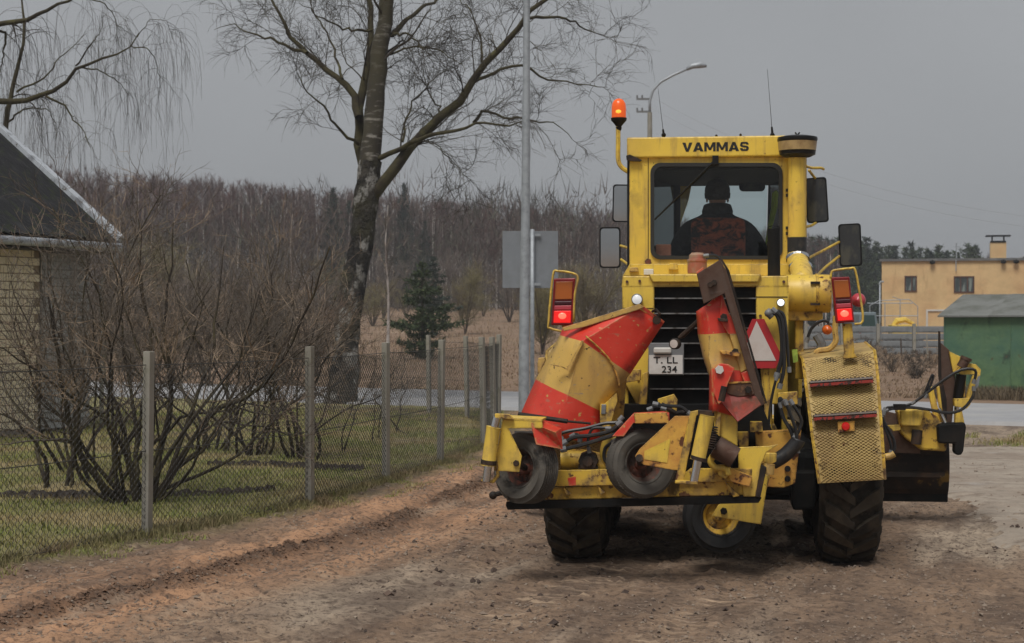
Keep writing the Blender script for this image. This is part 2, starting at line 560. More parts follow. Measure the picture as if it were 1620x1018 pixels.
M['galv'] = pmat('galvanised_steel', (0.36, 0.385, 0.41), 0.55, 0.35, layers=[dict(c=(0.28, 0.30, 0.32), s=9, lo=0.45, hi=0.65)])
M['wire'] = pmat('fence_wire', (0.045, 0.043, 0.04), 0.7, 0.2)
M['sign_back'] = pmat('sign_back_grey', (0.20, 0.215, 0.235), 0.6, layers=[dict(c=(0.17, 0.18, 0.19), s=2, lo=0.45, hi=0.7)])
M['text'] = pmat('black_lettering', (0.012, 0.012, 0.012), 0.5, var=0)

# ---------------------------------------------------------------- ground
U = V((0.31, 0.95, 0)).normalized()              # the dirt road's direction
T_ = V((U.y, -U.x, 0))
FENCE = [(-4.95, 9.3), (-4.0, 11.3), (-2.97, 13.4), (-1.92, 15.6), (-1.37, 17.86), (-0.86, 19.9), (-0.40, 22.6), (-0.21, 25.6)]
RIDGE = [(-3.4, 8.6), (-2.8, 9.96), (-2.34, 10.9), (-1.98, 12.0), (-1.29, 13.4), (-0.91, 14.86), (-0.27, 17.66), (0.3, 20.5), (0.5, 22)]


def lerp_x(poly, y):
    return np.interp(y, [p[1] for p in poly], [p[0] for p in poly])


def field_z(x, y):
    return sstep(42, 170, y) * 2.7 * (1 - sstep(3, 22, x)) - 0.16 * (1 - sstep(24, 40, y + 0.54 * x))


def dirt_z(x, y):
    s = x * U.x + y * U.y
    t = x * T_.x + y * T_.y
    z = (fbm(x * 0.5, y * 0.5, 3) - 0.5) * 0.05
    z += (fbm(t * 3.3 + 40, s * 0.45, 3) - 0.5) * 0.045            # ruts run with the road
    z += (fbm(x * 7, y * 7, 3) - 0.5) * 0.034
    z += np.maximum(fbm(x * 15 + 9, y * 15, 2) - 0.60, 0) * 0.10    # clods
    dr = x - lerp_x(RIDGE, y)
    amp = sstep(0.22, 0.48, fbm(s * 0.9, 0 * s + 3.7, 2)) * sstep(8.7, 9.8, y)
    ww = 0.085 + 0.06 * fbm(s * 2, s * 0 + 1.3, 2)
    z += amp * (0.06 + 0.06 * (fbm(x * 11, y * 11, 3) - 0.5)) * np.exp(-(dr / ww) ** 2)
    z += -0.03 * np.exp(-((dr - 0.35) / 0.22) ** 2) + 0.03 * np.exp(-((dr + 0.42) / 0.2) ** 2) - 0.03 * np.exp(-((dr + 0.14) / 0.09) ** 2)
    for tt, w_ in ((1.0, 0.24), (1.75, 0.22), (2.7, 0.3), (3.9, 0.26)):
        q = dr - tt - 0.1 * np.sin(y * 0.5 + tt)
        band = np.exp(-(q / w_) ** 4) * sstep(0.35, 0.6, fbm(x * 1.1 + 5, y * 0.6, 3))
        z += band * (-0.016 + 0.007 * np.sin(s * 46 + np.abs(q) * 14)) + 0.014 * np.exp(-((np.abs(q) - w_ * 1.25) / 0.07) ** 2) * fbm(x * 6, y * 6, 2)
    return z


def grid(name, x0, x1, y0, y1, dx, dy, zf, mat, keep=None, attrs=None, label=None):
    nx, ny = int((x1 - x0) / dx) + 1, int((y1 - y0) / dy) + 1
    xs, ys = np.linspace(x0, x1, nx), np.linspace(y0, y1, ny)
    X, Y = np.meshgrid(xs, ys)
    Z = zf(X, Y)
    vs = np.stack([X, Y, Z], -1).reshape(-1, 3)
    i = np.arange(ny - 1)[:, None] * nx + np.arange(nx - 1)[None, :]
    fs = np.stack([i, i + 1, i + nx + 1, i + nx], -1).reshape(-1, 4)
    if keep is not None:
        c = vs[fs].mean(1)
        fs = fs[keep(c[:, 0], c[:, 1])]
    va = {k: f(X, Y).ravel() for k, f in (attrs or {}).items()}
    o = np_mesh(name, vs, fs, mat, smooth=True, vattr=va)
    return tag(o, kind='structure')


M['field'] = pmat('dry_grass_field', (0.22, 0.145, 0.095), 0.95, coord='World', layers=[
    dict(c=(0.19, 0.115, 0.07), s=0.25, lo=0.42, hi=0.65, a=0.85), dict(c=(0.18, 0.135, 0.07), s=0.9, lo=0.54, hi=0.70, a=0.7),
    dict(c=(0.36, 0.26, 0.175), s=0.5, lo=0.56, hi=0.7, a=0.8, st=(0.4, 1, 1))], bumps=[(3.0, 0.7, 0.2), (14, 0.5, 0.06)], var=0.25, vs=6)
FIELD_G = grid('field', -420, 420, -300, 700, 6, 6, field_z, M['field'])
M['dirt'] = pmat('graded_dirt', (0.212, 0.143, 0.096), 0.95, coord='World', rot=math.atan2(U.x, U.y), spec=0.25,
    attrs=[('red', (0.40, 0.228, 0.132)), ('pale', (0.33, 0.265, 0.20)), ('ridge', (0.080, 0.047, 0.031)), ('grassy', (0.12, 0.11, 0.05))],
    layers=[dict(c=(0.085, 0.060, 0.047), s=2.2, lo=0.45, hi=0.64, a=0.7, st=(1, 0.3, 1)), dict(c=(0.36, 0.275, 0.20), s=3.2, lo=0.56, hi=0.72, a=0.55, st=(1, 0.16, 1)),
            dict(c=(0.065, 0.045, 0.035), s=26, lo=0.52, hi=0.64, a=0.8), dict(c=(0.37, 0.27, 0.185), s=16, lo=0.50, hi=0.64, a=0.85, st=(0.1, 1.5, 1), at='track'), dict(c=(0.075, 0.052, 0.04), s=9, lo=0.54, hi=0.66, a=0.7), dict(c=(0.34, 0.27, 0.21), s=44, lo=0.63, hi=0.70, a=0.45),
            dict(c=(0.42, 0.32, 0.24), s=19, lo=0.55, hi=0.75, a=0.35, st=(0.12, 1.6, 1))],
    bumps=[(9, 0.35, 0.05), (45, 0.5, 0.02), (150, 0.35, 0.008), (17, 0.28, 0.02, (0.12, 1.5, 1))], var=0.2, vs=7)
rdx = lambda X, Y: X - lerp_x(RIDGE, Y)
attrs = {
    'red': lambda X, Y: np.clip((np.exp(-((rdx(X, Y) - 0.25) / 0.75) ** 2) * 1.05 + 0.55 * (rdx(X, Y) < 0)) * sstep(0.2, 0.6, fbm(X * 0.9 + 3, Y * 0.5, 3)), 0, 1),
    'pale': lambda X, Y: np.clip(sstep(3.0, 4.6, X - 0.13 * (Y - 10) + 1.3 * (fbm(X * 0.8, Y * 0.5, 3) - 0.5)) * 0.75 + sstep(0.52, 0.7, fbm((X * T_.x + Y * T_.y) * 1.3 + 8, (X * U.x + Y * U.y) * 0.3, 3)) * sstep(0.6, 1.6, rdx(X, Y)) * (1 - sstep(13.5, 16, Y)) * 0.8, 0, 1),
    'track': lambda X, Y: np.clip(sum(np.exp(-((rdx(X, Y) - c - 0.1 * np.sin(Y * 0.5 + c)) / w) ** 4) for c, w in ((1.0, 0.22), (1.75, 0.2), (2.7, 0.28), (3.9, 0.25))), 0, 1) * sstep(0.35, 0.6, fbm(X * 1.1 + 5, Y * 0.6, 3)),
    'ridge': lambda X, Y: np.exp(-((rdx(X, Y) + 0.03) / 0.19) ** 2) * 0.95 * sstep(0.16, 0.36, fbm((X * U.x + Y * U.y) * 0.9, X * 0 + 3.7, 2)),
    'grassy': lambda X, Y: np.clip((1 - sstep(0.05, 0.55, X - lerp_x(FENCE, Y) + 0.5 * (fbm(X * 2.3, Y * 2.3, 3) - 0.5))) * 0.9, 0, 1)}
grid('dirt_road', -6.0, 8.0, 7.6, 19.0, 0.03, 0.03, dirt_z, M['dirt'], attrs=attrs)
o = grid('dirt_road', -6.0, 16.0, 18.3, 36.0, 0.10, 0.10, lambda x, y: (dirt_z(x, y) + 0.02 * sstep(19, 24, y) - 0.09 * (1 - sstep(18.4, 19.0, y))) * (1 - sstep(-1.2, -0.2, y - (31.3 - 0.54 * x))), M['dirt'], attrs=attrs, keep=lambda x, y: y < 31.9 - 0.54 * x)
M['asphalt_pale'] = pmat('worn_pale_asphalt', (0.30, 0.25, 0.20), 0.9, coord='World', layers=[dict(c=(0.22, 0.17, 0.13), s=0.9, lo=0.48, hi=0.64, a=0.8), dict(c=(0.34, 0.31, 0.28), s=1.6, lo=0.58, hi=0.7, a=0.6), dict(c=(0.10, 0.085, 0.07), s=30, lo=0.58, hi=0.68, a=0.6), dict(c=(0.15, 0.11, 0.08), s=4, lo=0.55, hi=0.65, a=0.7), dict(c=(0.42, 0.36, 0.30), s=60, lo=0.62, hi=0.68, a=0.6)], bumps=[(8, 0.4, 0.03), (60, 0.5, 0.015)], var=0.2, vs=6)
ap_edge = lambda y: 3.55 + 0.115 * (y - 12.4) + 0.5 * (fbm(y * 0.9, y * 0 + 2.2, 3) - 0.5) + 0.15 * (fbm(y * 5, y * 0 + 4, 2) - 0.5)
grid('paved_apron', 2.6, 9.0, 10.6, 22.0, 0.08, 0.08, lambda X, Y: np.full_like(X, 0.045) + 0.012 * (fbm(X * 1.5, Y * 1.5, 3) - 0.5) - 0.09 * (1 - sstep(0.0, 0.5, X - ap_edge(Y))), M['asphalt_pale'], keep=lambda x, y: (x > ap_edge(y)) & (x > 3.6 - 1.4 * (y - 12.5) * (y < 12.5)))

M['asphalt'] = pmat('asphalt', (0.29, 0.29, 0.30), 0.8, coord='World', layers=[dict(c=(0.36, 0.35, 0.34), s=0.7, lo=0.45, hi=0.65, a=0.7), dict(c=(0.22, 0.21, 0.20), s=2.5, lo=0.6, hi=0.75, a=0.6)], bumps=[(50, 0.2, 0.01)])
rd = MB()
pts = []
RD = V((0.87, -0.47, 0)).normalized()
RN = V((-RD.y, RD.x, 0))
c0 = V((0, 31.3, 0))
K = 60
for i in range(K + 1):
    s = -110 + 220 * i / K
    e = 0.12 * (fbm(np.array(s * 1.0), np.array(0.5), 2) - 0.5)
    pts.append((c0 + RD * s + RN * float(e), c0 + RD * s + RN * (5.7 + float(e))))
vs = [p + V((0, 0, 0.06)) for a in pts for p in a]
rd.add(vs, [(2 * i, 2 * i + 2, 2 * i + 3, 2 * i + 1) for i in range(K)])
for q in (0, 1):                                  # the broken edges go down into the soil
    ed = [vs[2 * i + q] for i in range(K + 1)]
    rd.add(ed + [p - RN * (0.12 if q == 0 else -0.12) + V((0, 0, -0.22)) for p in ed], [(i, i + 1, K + 2 + i, K + 1 + i) for i in range(K)])
tag(rd.build('road', M['asphalt']), kind='structure')
# verge of the road, both sides a low bank of soil and dry grass
for side, w, col in ((0, -0.0, 0), ):
    pass

M['lawn'] = pmat('garden_lawn_soil', (0.18, 0.165, 0.06), 0.95, coord='World', layers=[
    dict(c=(0.24, 0.185, 0.095), s=0.8, lo=0.45, hi=0.62, a=0.85), dict(c=(0.10, 0.075, 0.045), s=2.2, lo=0.57, hi=0.68, a=0.7)], bumps=[(6, 0.5, 0.05), (30, 0.5, 0.03)], var=0.2)
lawn_z = lambda X, Y: 0.03 + 0.05 * (fbm(X * 0.6, Y * 0.6, 3) - 0.5) + 0.02 * (fbm(X * 5, Y * 5, 2) - 0.5)
lawn_edge = lambda x, y: lerp_x(FENCE, y) + 0.10 + 0.25 * (fbm(y * 1.7, y * 0 + 7.7, 3) - 0.5)
grid('lawn', -16, 0.4, 8.5, 40, 0.11, 0.11, lambda X, Y: lawn_z(X, Y) - 0.13 * (1 - sstep(0.0, 0.33, lawn_edge(X, Y) - X)), M['lawn'], keep=lambda x, y: (x < lawn_edge(x, y)) & (y < 31.2 - 0.54 * x))
# dark dug edges of the beds in the lawn
M['bed_soil'] = pmat('dug_bed_soil', (0.035, 0.025, 0.018), 0.95, coord='World', bumps=[(25, 0.8, 0.05)])


def strip(name, path, w, h, mat, n=90):
    P = resample([(a, b, 0) for a, b in path], n)
    rows = []
    for k in range(n):
        t = P[min(k + 1, n - 1)] - P[max(k - 1, 0)]
        t /= np.linalg.norm(t)
        nn = np.array([-t[1], t[0], 0])
        ww = w * (0.5 + random.random()) * (0.25 + 0.75 * math.sin(math.pi * k / (n - 1)))
        for q in (-1, -0.5, 0, 0.5, 1):
            p = P[k] + nn * q * ww
            rows.append((p[0], p[1], 0.025 + h * (1 - q * q) * random.uniform(0.5, 1.4)))
    i = np.arange(n - 1)[:, None] * 5 + np.arange(4)[None, :]
    return np_mesh(name, rows, np.stack([i, i + 1, i + 6, i + 5], -1).reshape(-1, 4), mat)


for pa, w in (([(-5.6, 16.2), (-4.6, 16.0), (-3.9, 16.1), (-3.0, 16.2), (-2.4, 16.6)], 0.16), ([(-3.6, 19.4), (-3.2, 19.5), (-2.5, 19.2), (-1.7, 18.9)], 0.16)):
    g = [q for q in pa]
    tag(strip('soil_edge', g, w, 0.06, M['bed_soil']), kind='stuff')


# ---------------------------------------------------------------- grass, gravel
def blades(name, pts, h, w, mat, lean=0.5, seed=1, hs=None):
    rng = np.random.default_rng(seed)
    N = len(pts)
    a = rng.uniform(0, 2 * np.pi, N)
    hh = rng.uniform(h[0], h[1], N) * (1 if hs is None else hs)
    ww = rng.uniform(w[0], w[1], N) / 2
    ll = rng.uniform(0, lean, N) * hh
    b = rng.uniform(0, 2 * np.pi, N)
    side = np.stack([np.cos(a) * ww, np.sin(a) * ww, np.zeros(N)], 1)
    tip = pts + np.stack([np.cos(b) * ll, np.sin(b) * ll, hh], 1)
    mid = pts + np.stack([np.cos(b) * ll * 0.35, np.sin(b) * ll * 0.35, hh * 0.55], 1)
    vs = np.concatenate([pts - side, pts + side, mid + side * 0.8, mid - side * 0.8, tip], 0)
    i = np.arange(N)
    quads = np.stack([i, i + N, i + 2 * N, i + 3 * N], 1)
    tri = np.stack([i + 3 * N, i + 2 * N, i + 4 * N], 1)
    me_f = np.concatenate([np.stack([quads[:, 0], quads[:, 1], quads[:, 2]], 1), np.stack([quads[:, 0], quads[:, 2], quads[:, 3]], 1), tri], 0)
    r = rng.random(N)
    o = np_mesh(name, vs, me_f, mat, fattr={'rnd': np.tile(r, 3)})
    return tag(o, kind='stuff')


M['grass'] = pmat('grass_blades', (0.125, 0.16, 0.036), 0.85, coord='World', attrs=[('rnd', (0.235, 0.235, 0.06))], layers=[dict(c=(0.34, 0.25, 0.13), s=0.8, lo=0.45, hi=0.60, a=0.8)], var=0.2, vs=5)
M['grass_dry'] = pmat('dry_grass_blades', (0.15, 0.10, 0.058), 0.9, coord='World', attrs=[('rnd', (0.29, 0.20, 0.125))], layers=[dict(c=(0.15, 0.14, 0.05), s=0.8, lo=0.55, hi=0.68, a=0.7)], var=0.2, vs=5)
rng = np.random.default_rng(3)
N = 150000
y = 10 + 21 * rng.random(N) ** 1.5
x = -9.5 + 9.7 * rng.random(N)
k = (x < lerp_x(FENCE, y) + 0.05) & (np.abs(x / y) < 0.335) & (fbm(x * 1.3, y * 1.3, 3) > 0.30) & (y < 31.2 - 0.54 * x)
x, y = x[k], y[k]
tag(blades('grass', np.stack([x, y, lawn_z(x, y) - 0.005], 1), (0.02, 0.065), (0.006, 0.012), M['grass'], 1.1), 'short green grass growing in the fenced garden', 'grass')
N = 26000
y = 9.5 + 16 * rng.random(N) ** 1.4
x = lerp_x(FENCE, y) + rng.normal(-0.02, 0.08, N) + 0.12 * (fbm(y * 2, y * 0, 2) - 0.5)
k = fbm(y * 1.7 + 3, x * 1.7, 3) > 0.40
x, y = x[k], y[k]
M['grass_verge'] = pmat('verge_grass_blades', (0.13, 0.13, 0.045), 0.9, coord='World', attrs=[('rnd', (0.25, 0.20, 0.10))], layers=[dict(c=(0.28, 0.20, 0.12), s=1.1, lo=0.5, hi=0.62, a=0.7)], var=0.2, vs=5)
# tufts round the post feet
tx, ty = [], []
for (a, b) in FENCE[1:7]:
    tx.append(a + rng.normal(0, 0.10, 500)); ty.append(b + rng.normal(0, 0.10, 500))
x, y = np.r_[x, np.concatenate(tx)], np.r_[y, np.concatenate(ty)]
tag(blades('dry_grass', np.stack([x, y, 0 * x], 1), (0.03, 0.10), (0.004, 0.008), M['grass_verge'], 1.0, 2), 'dry tufted grass along the foot of the wire fence', 'grass')
N = 15000
y = 8.6 + 12 * rng.random(N)
x = lerp_x(FENCE, y) + rng.uniform(0.0, 0.8, N) ** 1.6
k = fbm(y * 2.2 + 3, x * 2.2, 3) > 0.56
x, y = x[k], y[k]
tag(blades('verge_grass', np.stack([x, y, dirt_z(x, y) - 0.005], 1), (0.015, 0.05), (0.005, 0.010), M['grass'], 1.2, 4), 'sparse low grass on the dirt outside the fence', 'grass')
N = 5000
a_, b_2 = rng.uniform(0, 6.28, N), rng.random(N) ** 0.5
x, y = 7.6 + 1.5 * np.cos(a_) * b_2, 23.3 + 1.5 * np.sin(a_) * b_2
k = fbm(x * 2, y * 2, 3) > 0.42
x, y = x[k], y[k]
tag(blades('corner_grass', np.stack([x, y, 0 * x + 0.03], 1), (0.03, 0.10), (0.006, 0.014), M['grass'], 1.2, 14), 'patch of short grass at the road corner beyond the side blade', 'grass')
# far field: dry stalks
N = 60000
y = 36 + 110 * rng.random(N) ** 1.6
x = (rng.random(N) - 0.5) * 0.72 * y
k = (fbm(x * 0.35, y * 0.35, 3) > 0.36) & (y > 38.6 - 0.54 * x)
x, y = x[k], y[k]
tag(blades('field_grass', np.stack([x, y, field_z(x, y) - 0.02], 1), (0.08, 0.35), (0.015, 0.04), M['grass_dry'], 1.3, 5, np.clip((y - 28) / 50, 0.3, 1.0) * (0.5 + fbm(x * 0.5, y * 0.5, 2))), 'tall dry grass across the field beyond the road', 'grass')

M['stone'] = pmat('road_stones', (0.17, 0.125, 0.095), 0.9, coord='World', attrs=[('rnd', (0.27, 0.215, 0.165))], bumps=[(80, 0.3, 0.005)])


def stones(name, x, y, s, mat, seed=2):
    rng = np.random.default_rng(seed)
    N = len(x)
    base = np.array([(1, 0, 0), (-1, 0, 0), (0, 1, 0), (0, -1, 0), (0, 0, 1), (0, 0, -0.6), (0.7, 0.7, 0.5), (-0.7, 0.6, 0.55)], float)
    fs = np.array([(0, 6, 4), (6, 2, 4), (2, 7, 4), (7, 1, 4), (1, 3, 4), (3, 0, 4), (0, 2, 6), (2, 1, 7)])
    P = base[None] * (0.65 + 0.7 * rng.random((N, 8, 1))) * s[:, None, None] * np.stack([rng.uniform(0.7, 1.3, N), rng.uniform(0.7, 1.3, N), rng.uniform(0.7, 1.1, N)], 1)[:, None, :]
    a = rng.uniform(0, 2 * np.pi, N)
    c, si = np.cos(a)[:, None], np.sin(a)[:, None]
    P = np.stack([P[:, :, 0] * c - P[:, :, 1] * si, P[:, :, 0] * si + P[:, :, 1] * c, P[:, :, 2]], -1)
    P += np.stack([x, y, np.where(x > ap_edge(y) + 0.1, 0.045, dirt_z(x, y)) + 0.15 * s], 1)[:, None, :]
    f = (fs[None] + (np.arange(N) * 8)[:, None, None]).reshape(-1, 3)
    return tag(np_mesh(name, P.reshape(-1, 3), f, mat, fattr={'rnd': np.repeat(rng.random(N) ** 2, 8)}), kind='stuff')


N = 30000
y = 8.6 + 11 * rng.random(N) ** 1.25
x = -3.6 + 10.5 * rng.random(N)
k = (x > lerp_x(FENCE, y) + 0.2) & (x < 0.34 * y) & ((fbm(x * 1.2, y * 1.2, 3) > 0.47) | (rng.random(N) < 0.12)) & ((x < ap_edge(y) + 0.1) | (rng.random(N) < 0.16))
x, y = x[k], y[k]
s = 0.004 + 0.011 * rng.random(len(x)) ** 3
s[rng.random(len(x)) < 0.007] *= 2.2
stones('gravel', x, y, s, M['stone'])
N = 900
y = 9.2 + 9 * rng.random(N)
x = rng.uniform(-0.9, 4.6, N)
k = (fbm(x * 0.9 + 2, y * 0.9, 3) > 0.47) & (x > lerp_x(RIDGE, y) + 0.5)
M['dark_clod'] = pmat('dark_soil_lumps', (0.055, 0.038, 0.03), 0.95, coord='World', attrs=[('rnd', (0.12, 0.08, 0.06))], bumps=[(60, 0.6, 0.01)])
stones('soil_lumps', x[k], y[k], 0.010 + 0.022 * rng.random(k.sum()) ** 4, M['dark_clod'], 8)
N = 5200
y = 9 + 10 * rng.random(N)
x = lerp_x(RIDGE, y) + rng.normal(0, 0.065, N)
M['clod'] = pmat('soil_clods', (0.11, 0.065, 0.041), 0.95, coord='World', attrs=[('rnd', (0.20, 0.115, 0.07))], bumps=[(60, 0.6, 0.01)])
k = fbm((x * U.x + y * U.y) * 0.9, x * 0 + 3.7, 2) > 0.36
stones('soil_clods', x[k], y[k], 0.005 + 0.013 * rng.random(k.sum()) ** 3, M['clod'], 5)

# ---------------------------------------------------------------- house
def frame_mat(o, xdir):
    x = V(xdir).normalized()
    return x


M['brick'] = pmat('cream_brick', (0.80, 0.71, 0.52), 0.85, layers=[dict(c=(0.70, 0.58, 0.40), s=4, lo=0.45, hi=0.7, a=0.7)], bumps=[(50, 0.3, 0.005)])
M['mortar'] = pmat('mortar', (0.26, 0.20, 0.13), 0.95)
M['slate'] = pmat('roof_sheet', (0.016, 0.016, 0.018), 0.8, spec=0.2, layers=[dict(c=(0.035, 0.035, 0.037), s=3, lo=0.5, hi=0.7, a=0.8), dict(c=(0.025, 0.03, 0.016), s=7, lo=0.52, hi=0.66), dict(c=(0.14, 0.14, 0.135), s=30, lo=0.66, hi=0.71)], bumps=[(40, 0.4, 0.01)])
M['grey_wood'] = pmat('weathered_boards', (0.36, 0.355, 0.34), 0.9, layers=[dict(c=(0.23, 0.225, 0.215), s=4, lo=0.45, hi=0.65, st=(1, 1, 6))], bumps=[(30, 0.5, 0.01, (0.3, 0.3, 5))])
M['sheet_grey'] = pmat('grey_sheet_trim', (0.48, 0.51, 0.55), 0.5, 0.2, layers=[dict(c=(0.22, 0.23, 0.25), s=5, lo=0.48, hi=0.62), dict(c=(0.12, 0.11, 0.09), s=14, lo=0.6, hi=0.68)])
M['plaster_grey'] = pmat('plinth', (0.22, 0.19, 0.16), 0.9)
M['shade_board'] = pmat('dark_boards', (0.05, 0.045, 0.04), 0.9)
hd = V((1.02, 2.6, 0)).normalized()              # along the eave, away from the camera
hn = V((hd.y, -hd.x, 0))                         # outward from the long wall
E1 = V((-6.27, 26.0, 0))                         # far end of the eave
house = thing('house', 'cream brick house with a dark corrugated gable roof and grey gutter beyond the garden', 'house', E1)
hz = math.tan(math.radians(38.6))
EZ = 2.98
LEN = 9.0


def hp(a, n, z):
    """a metres back along the eave from its far end towards the camera, n outward of the eave line, z up"""
    return E1 - hd * a + hn * n + V((0, 0, z))


wall = MB()
wz = 2.78
wall.plate([hp(LEN - 0.3, -0.45, 0), hp(LEN - 0.3, -0.45, wz), hp(0.5, -0.45, wz), hp(0.5, -0.45, 0)], -hn * 0.28)
wall.plate([hp(0.5, -0.47, 0), hp(0.5, -0.47, wz), hp(0.5, -3.2, wz + 2.1), hp(0.5, -5.9, wz), hp(0.5, -5.9, 0)], -hd * 0.25)
wall.plate([hp(LEN - 0.3, -0.75, 0), hp(LEN - 0.3, -0.75, wz), hp(LEN - 0.3, -3.2, wz + 2.1), hp(LEN - 0.3, -5.9, wz), hp(LEN - 0.3, -5.9, 0)], hd * 0.25)
wall.plate([hp(LEN - 0.56, -5.6, 0), hp(LEN - 0.56, -5.6, wz), hp(0.76, -5.6, wz), hp(0.76, -5.6, 0)], -hn * 0.28)
hw = wall.build('wall', M['mortar'], house, off=E1)
# bricks on the part of the long wall in view, one mesh shared
bw, bh = 0.262, 0.122
bm_ = MB()
bm_.plate([-hd * (-0.122), -hd * 0.122, -hd * 0.122 + V((0, 0, 0.106)), -hd * (-0.122) + V((0, 0, 0.106))], hn * 0.014)
SIDE0 = 1.32                                     # the boarded part takes the wall's far end
proto = None
rr = random.Random(5)
nb = 0
for r in range(22):
    for c in range(13):
        a = SIDE0 + 0.14 + (c + 0.5 * (r % 2)) * bw
        if a > 5.0 or nb >= 290: continue
        p = hp(a, -0.4495 + rr.uniform(0, 0.004), 0.12 + r * bh)
        if proto is None:
            proto = bm_.build('brick', M['brick'], hw, bevel=0)
            o = proto
        else:
            o = proto.copy()
            COL.objects.link(o)
        o.location = p - E1 + hn * 0.007 + V((0, 0, 0.053)) - ORG[hw.name]
        nb += 1
bk = MB()
bk.plate([hp(LEN - 0.35, -0.449, 0.12), hp(5.1, -0.449, 0.12), hp(5.1, -0.449, wz), hp(LEN - 0.35, -0.449, wz)], hn * 0.01)
bk.build('brick_facing', M['brick'], hw, off=E1)
pl = MB()
pl.plate([hp(LEN - 0.3, -0.40, -0.05), hp(SIDE0, -0.40, -0.05), hp(SIDE0, -0.40, 0.10), hp(LEN - 0.3, -0.40, 0.10)], -hn * 0.048)
pl.build('plinth', M['plaster_grey'], house, off=E1)
# boarded part: single planks
pb = MB()
pb.plate([hp(SIDE0 - 0.0, 0.0, 0.0), hp(SIDE0 - 0.0, 0.036, 0.0), hp(SIDE0 - 0.0, 0.012, 0.122), hp(SIDE0 - 0.0, 0.0, 0.122)], hd * (SIDE0 - 0.12))
sid = MB()
sid.plate([hp(SIDE0, -0.435, 0), hp(0.10, -0.435, 0), hp(0.10, -0.435, wz), hp(SIDE0, -0.435, wz)], -hn * 0.012)
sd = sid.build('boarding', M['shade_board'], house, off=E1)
proto = None
for r in range(21):
    z = 0.08 + r * 0.128
    if proto is None:
        proto = pb.build('plank', M['grey_wood'], sd, off=E1)
        c0_ = ORG[proto.name].copy()
        o = proto
    else:
        o = proto.copy()
        COL.objects.link(o)
    o.location = c0_ + V((0, 0, z)) - hn * (0.434 - rr.uniform(0, 0.008)) - ORG[sd.name]
    o.rotation_euler = (0, 0, rr.uniform(-0.004, 0.004))
# roof: corrugated strips from eave to ridge
RW = 3.3
rise = RW * hz
roof = MB()
for sgn in (0, 1):
    f = lambda n: -n if not sgn else -6.6 + n
    for a0, a1 in ((0.0, LEN + 0.3),):
        roof.plate([hp(a0, f(0.0), EZ - 0.06), hp(a1, f(0.0), EZ - 0.06), hp(a1, f(RW), EZ + rise - 0.06), hp(a0, f(RW), EZ + rise - 0.06)], V((0, 0, 0.03)))
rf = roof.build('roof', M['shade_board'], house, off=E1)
ns = 16
sw = (LEN + 0.2) / ns
for i in range(ns):
    for tier in range(1):
        st = MB()
        rows = []
        q = 17
        u0, u1 = 0.0, RW
        for u in (u0, u1):
            for k in range(q):
                a = 0.03 + i * sw + sw * k / (q - 1) * 1.0 + (0.0 if tier == 0 else 0.0)
                zz = EZ + u * hz + 0.012 + 0.012 * math.cos(k / (q - 1) * 2 * math.pi * 4) - (0.03 if k in (0, q - 1) else 0) + (0.018 if (tier == 1) else 0.0) + (0.005 if i % 2 else 0)
                rows.append(hp(a, 0.05 - u, zz))
        st.add(rows, [(k, k + 1, q + k + 1, q + k) for k in range(q - 1)])
        st.build('roof_sheet', M['slate'], rf, off=E1, solid=0.007)
        if tier == 0 or True:
            pass
st = MB()
st.add([hp(0, -6.65, EZ), hp(LEN + 0.3, -6.65, EZ), hp(LEN + 0.3, -3.3, EZ + rise + 0.02), hp(0, -3.3, EZ + rise + 0.02)], [(0, 1, 2, 3)])
st.build('back_slope', M['slate'], rf, off=E1, solid=0.02)
vg = MB()
vg.bar(hp(-0.03, 0.08, EZ + 0.03), hp(-0.03, -RW - 0.02, EZ + rise + 0.09), 0.16, 0.09, up=(0, 0, 1))
vg.build('verge_trim', M['sheet_grey'], rf, off=E1)
gt = MB()
gt.tube([hp(-0.05, 0.09, EZ - 0.10), hp(LEN + 0.3, 0.09, EZ - 0.10)], 0.065, 10)
gt.build('gutter', M['sheet_grey'], house, off=E1, smooth=True)
sf = MB()
sf.plate([hp(0.02, 0.0, EZ - 0.2), hp(LEN + 0.2, 0.0, EZ - 0.2), hp(LEN + 0.2, -0.44, EZ - 0.2), hp(0.02, -0.44, EZ - 0.2)], V((0, 0, 0.02)))
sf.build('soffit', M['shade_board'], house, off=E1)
dp = MB()
dp.tube([hp(0.06, 0.09, EZ - 0.14), hp(0.06, -0.1, EZ - 0.5), hp(0.06, -0.22, EZ - 0.6), hp(0.06, -0.22, 0.05)], 0.035, 8)
dp.build('downpipe', M['sheet_grey'], house, off=E1, smooth=True)

# ---------------------------------------------------------------- wire fence
fence = thing('wire_fence', 'wire mesh fence on square concrete posts along the garden and dirt road', 'fence', (-0.21, 25.6, 0))
FO = V((-0.21, 25.6, 0))
BACK = [(-0.21, 25.6), (-0.79, 28.6), (-1.52, 30.0)]
posts = [(p, 1.52) for p in FENCE] + [((-0.28, 24.2), 1.5)] + [(p, 1.46) for p in BACK[1:]]
pm = MB()
pm.box((0, 0, 0.86), (0.068, 0.068, 1.72))
proto = None
for (p, h) in posts:
    if proto is None:
        proto = pm.build('post', M['concrete'], fence, bevel=0.005)
        o = proto
    else:
        o = proto.copy()
        COL.objects.link(o)
    o.location = V((p[0], p[1], h - 0.87)) - FO
    o.rotation_euler = (rr.uniform(-0.02, 0.02), rr.uniform(-0.02, 0.02), rr.uniform(-0.55, -0.4))


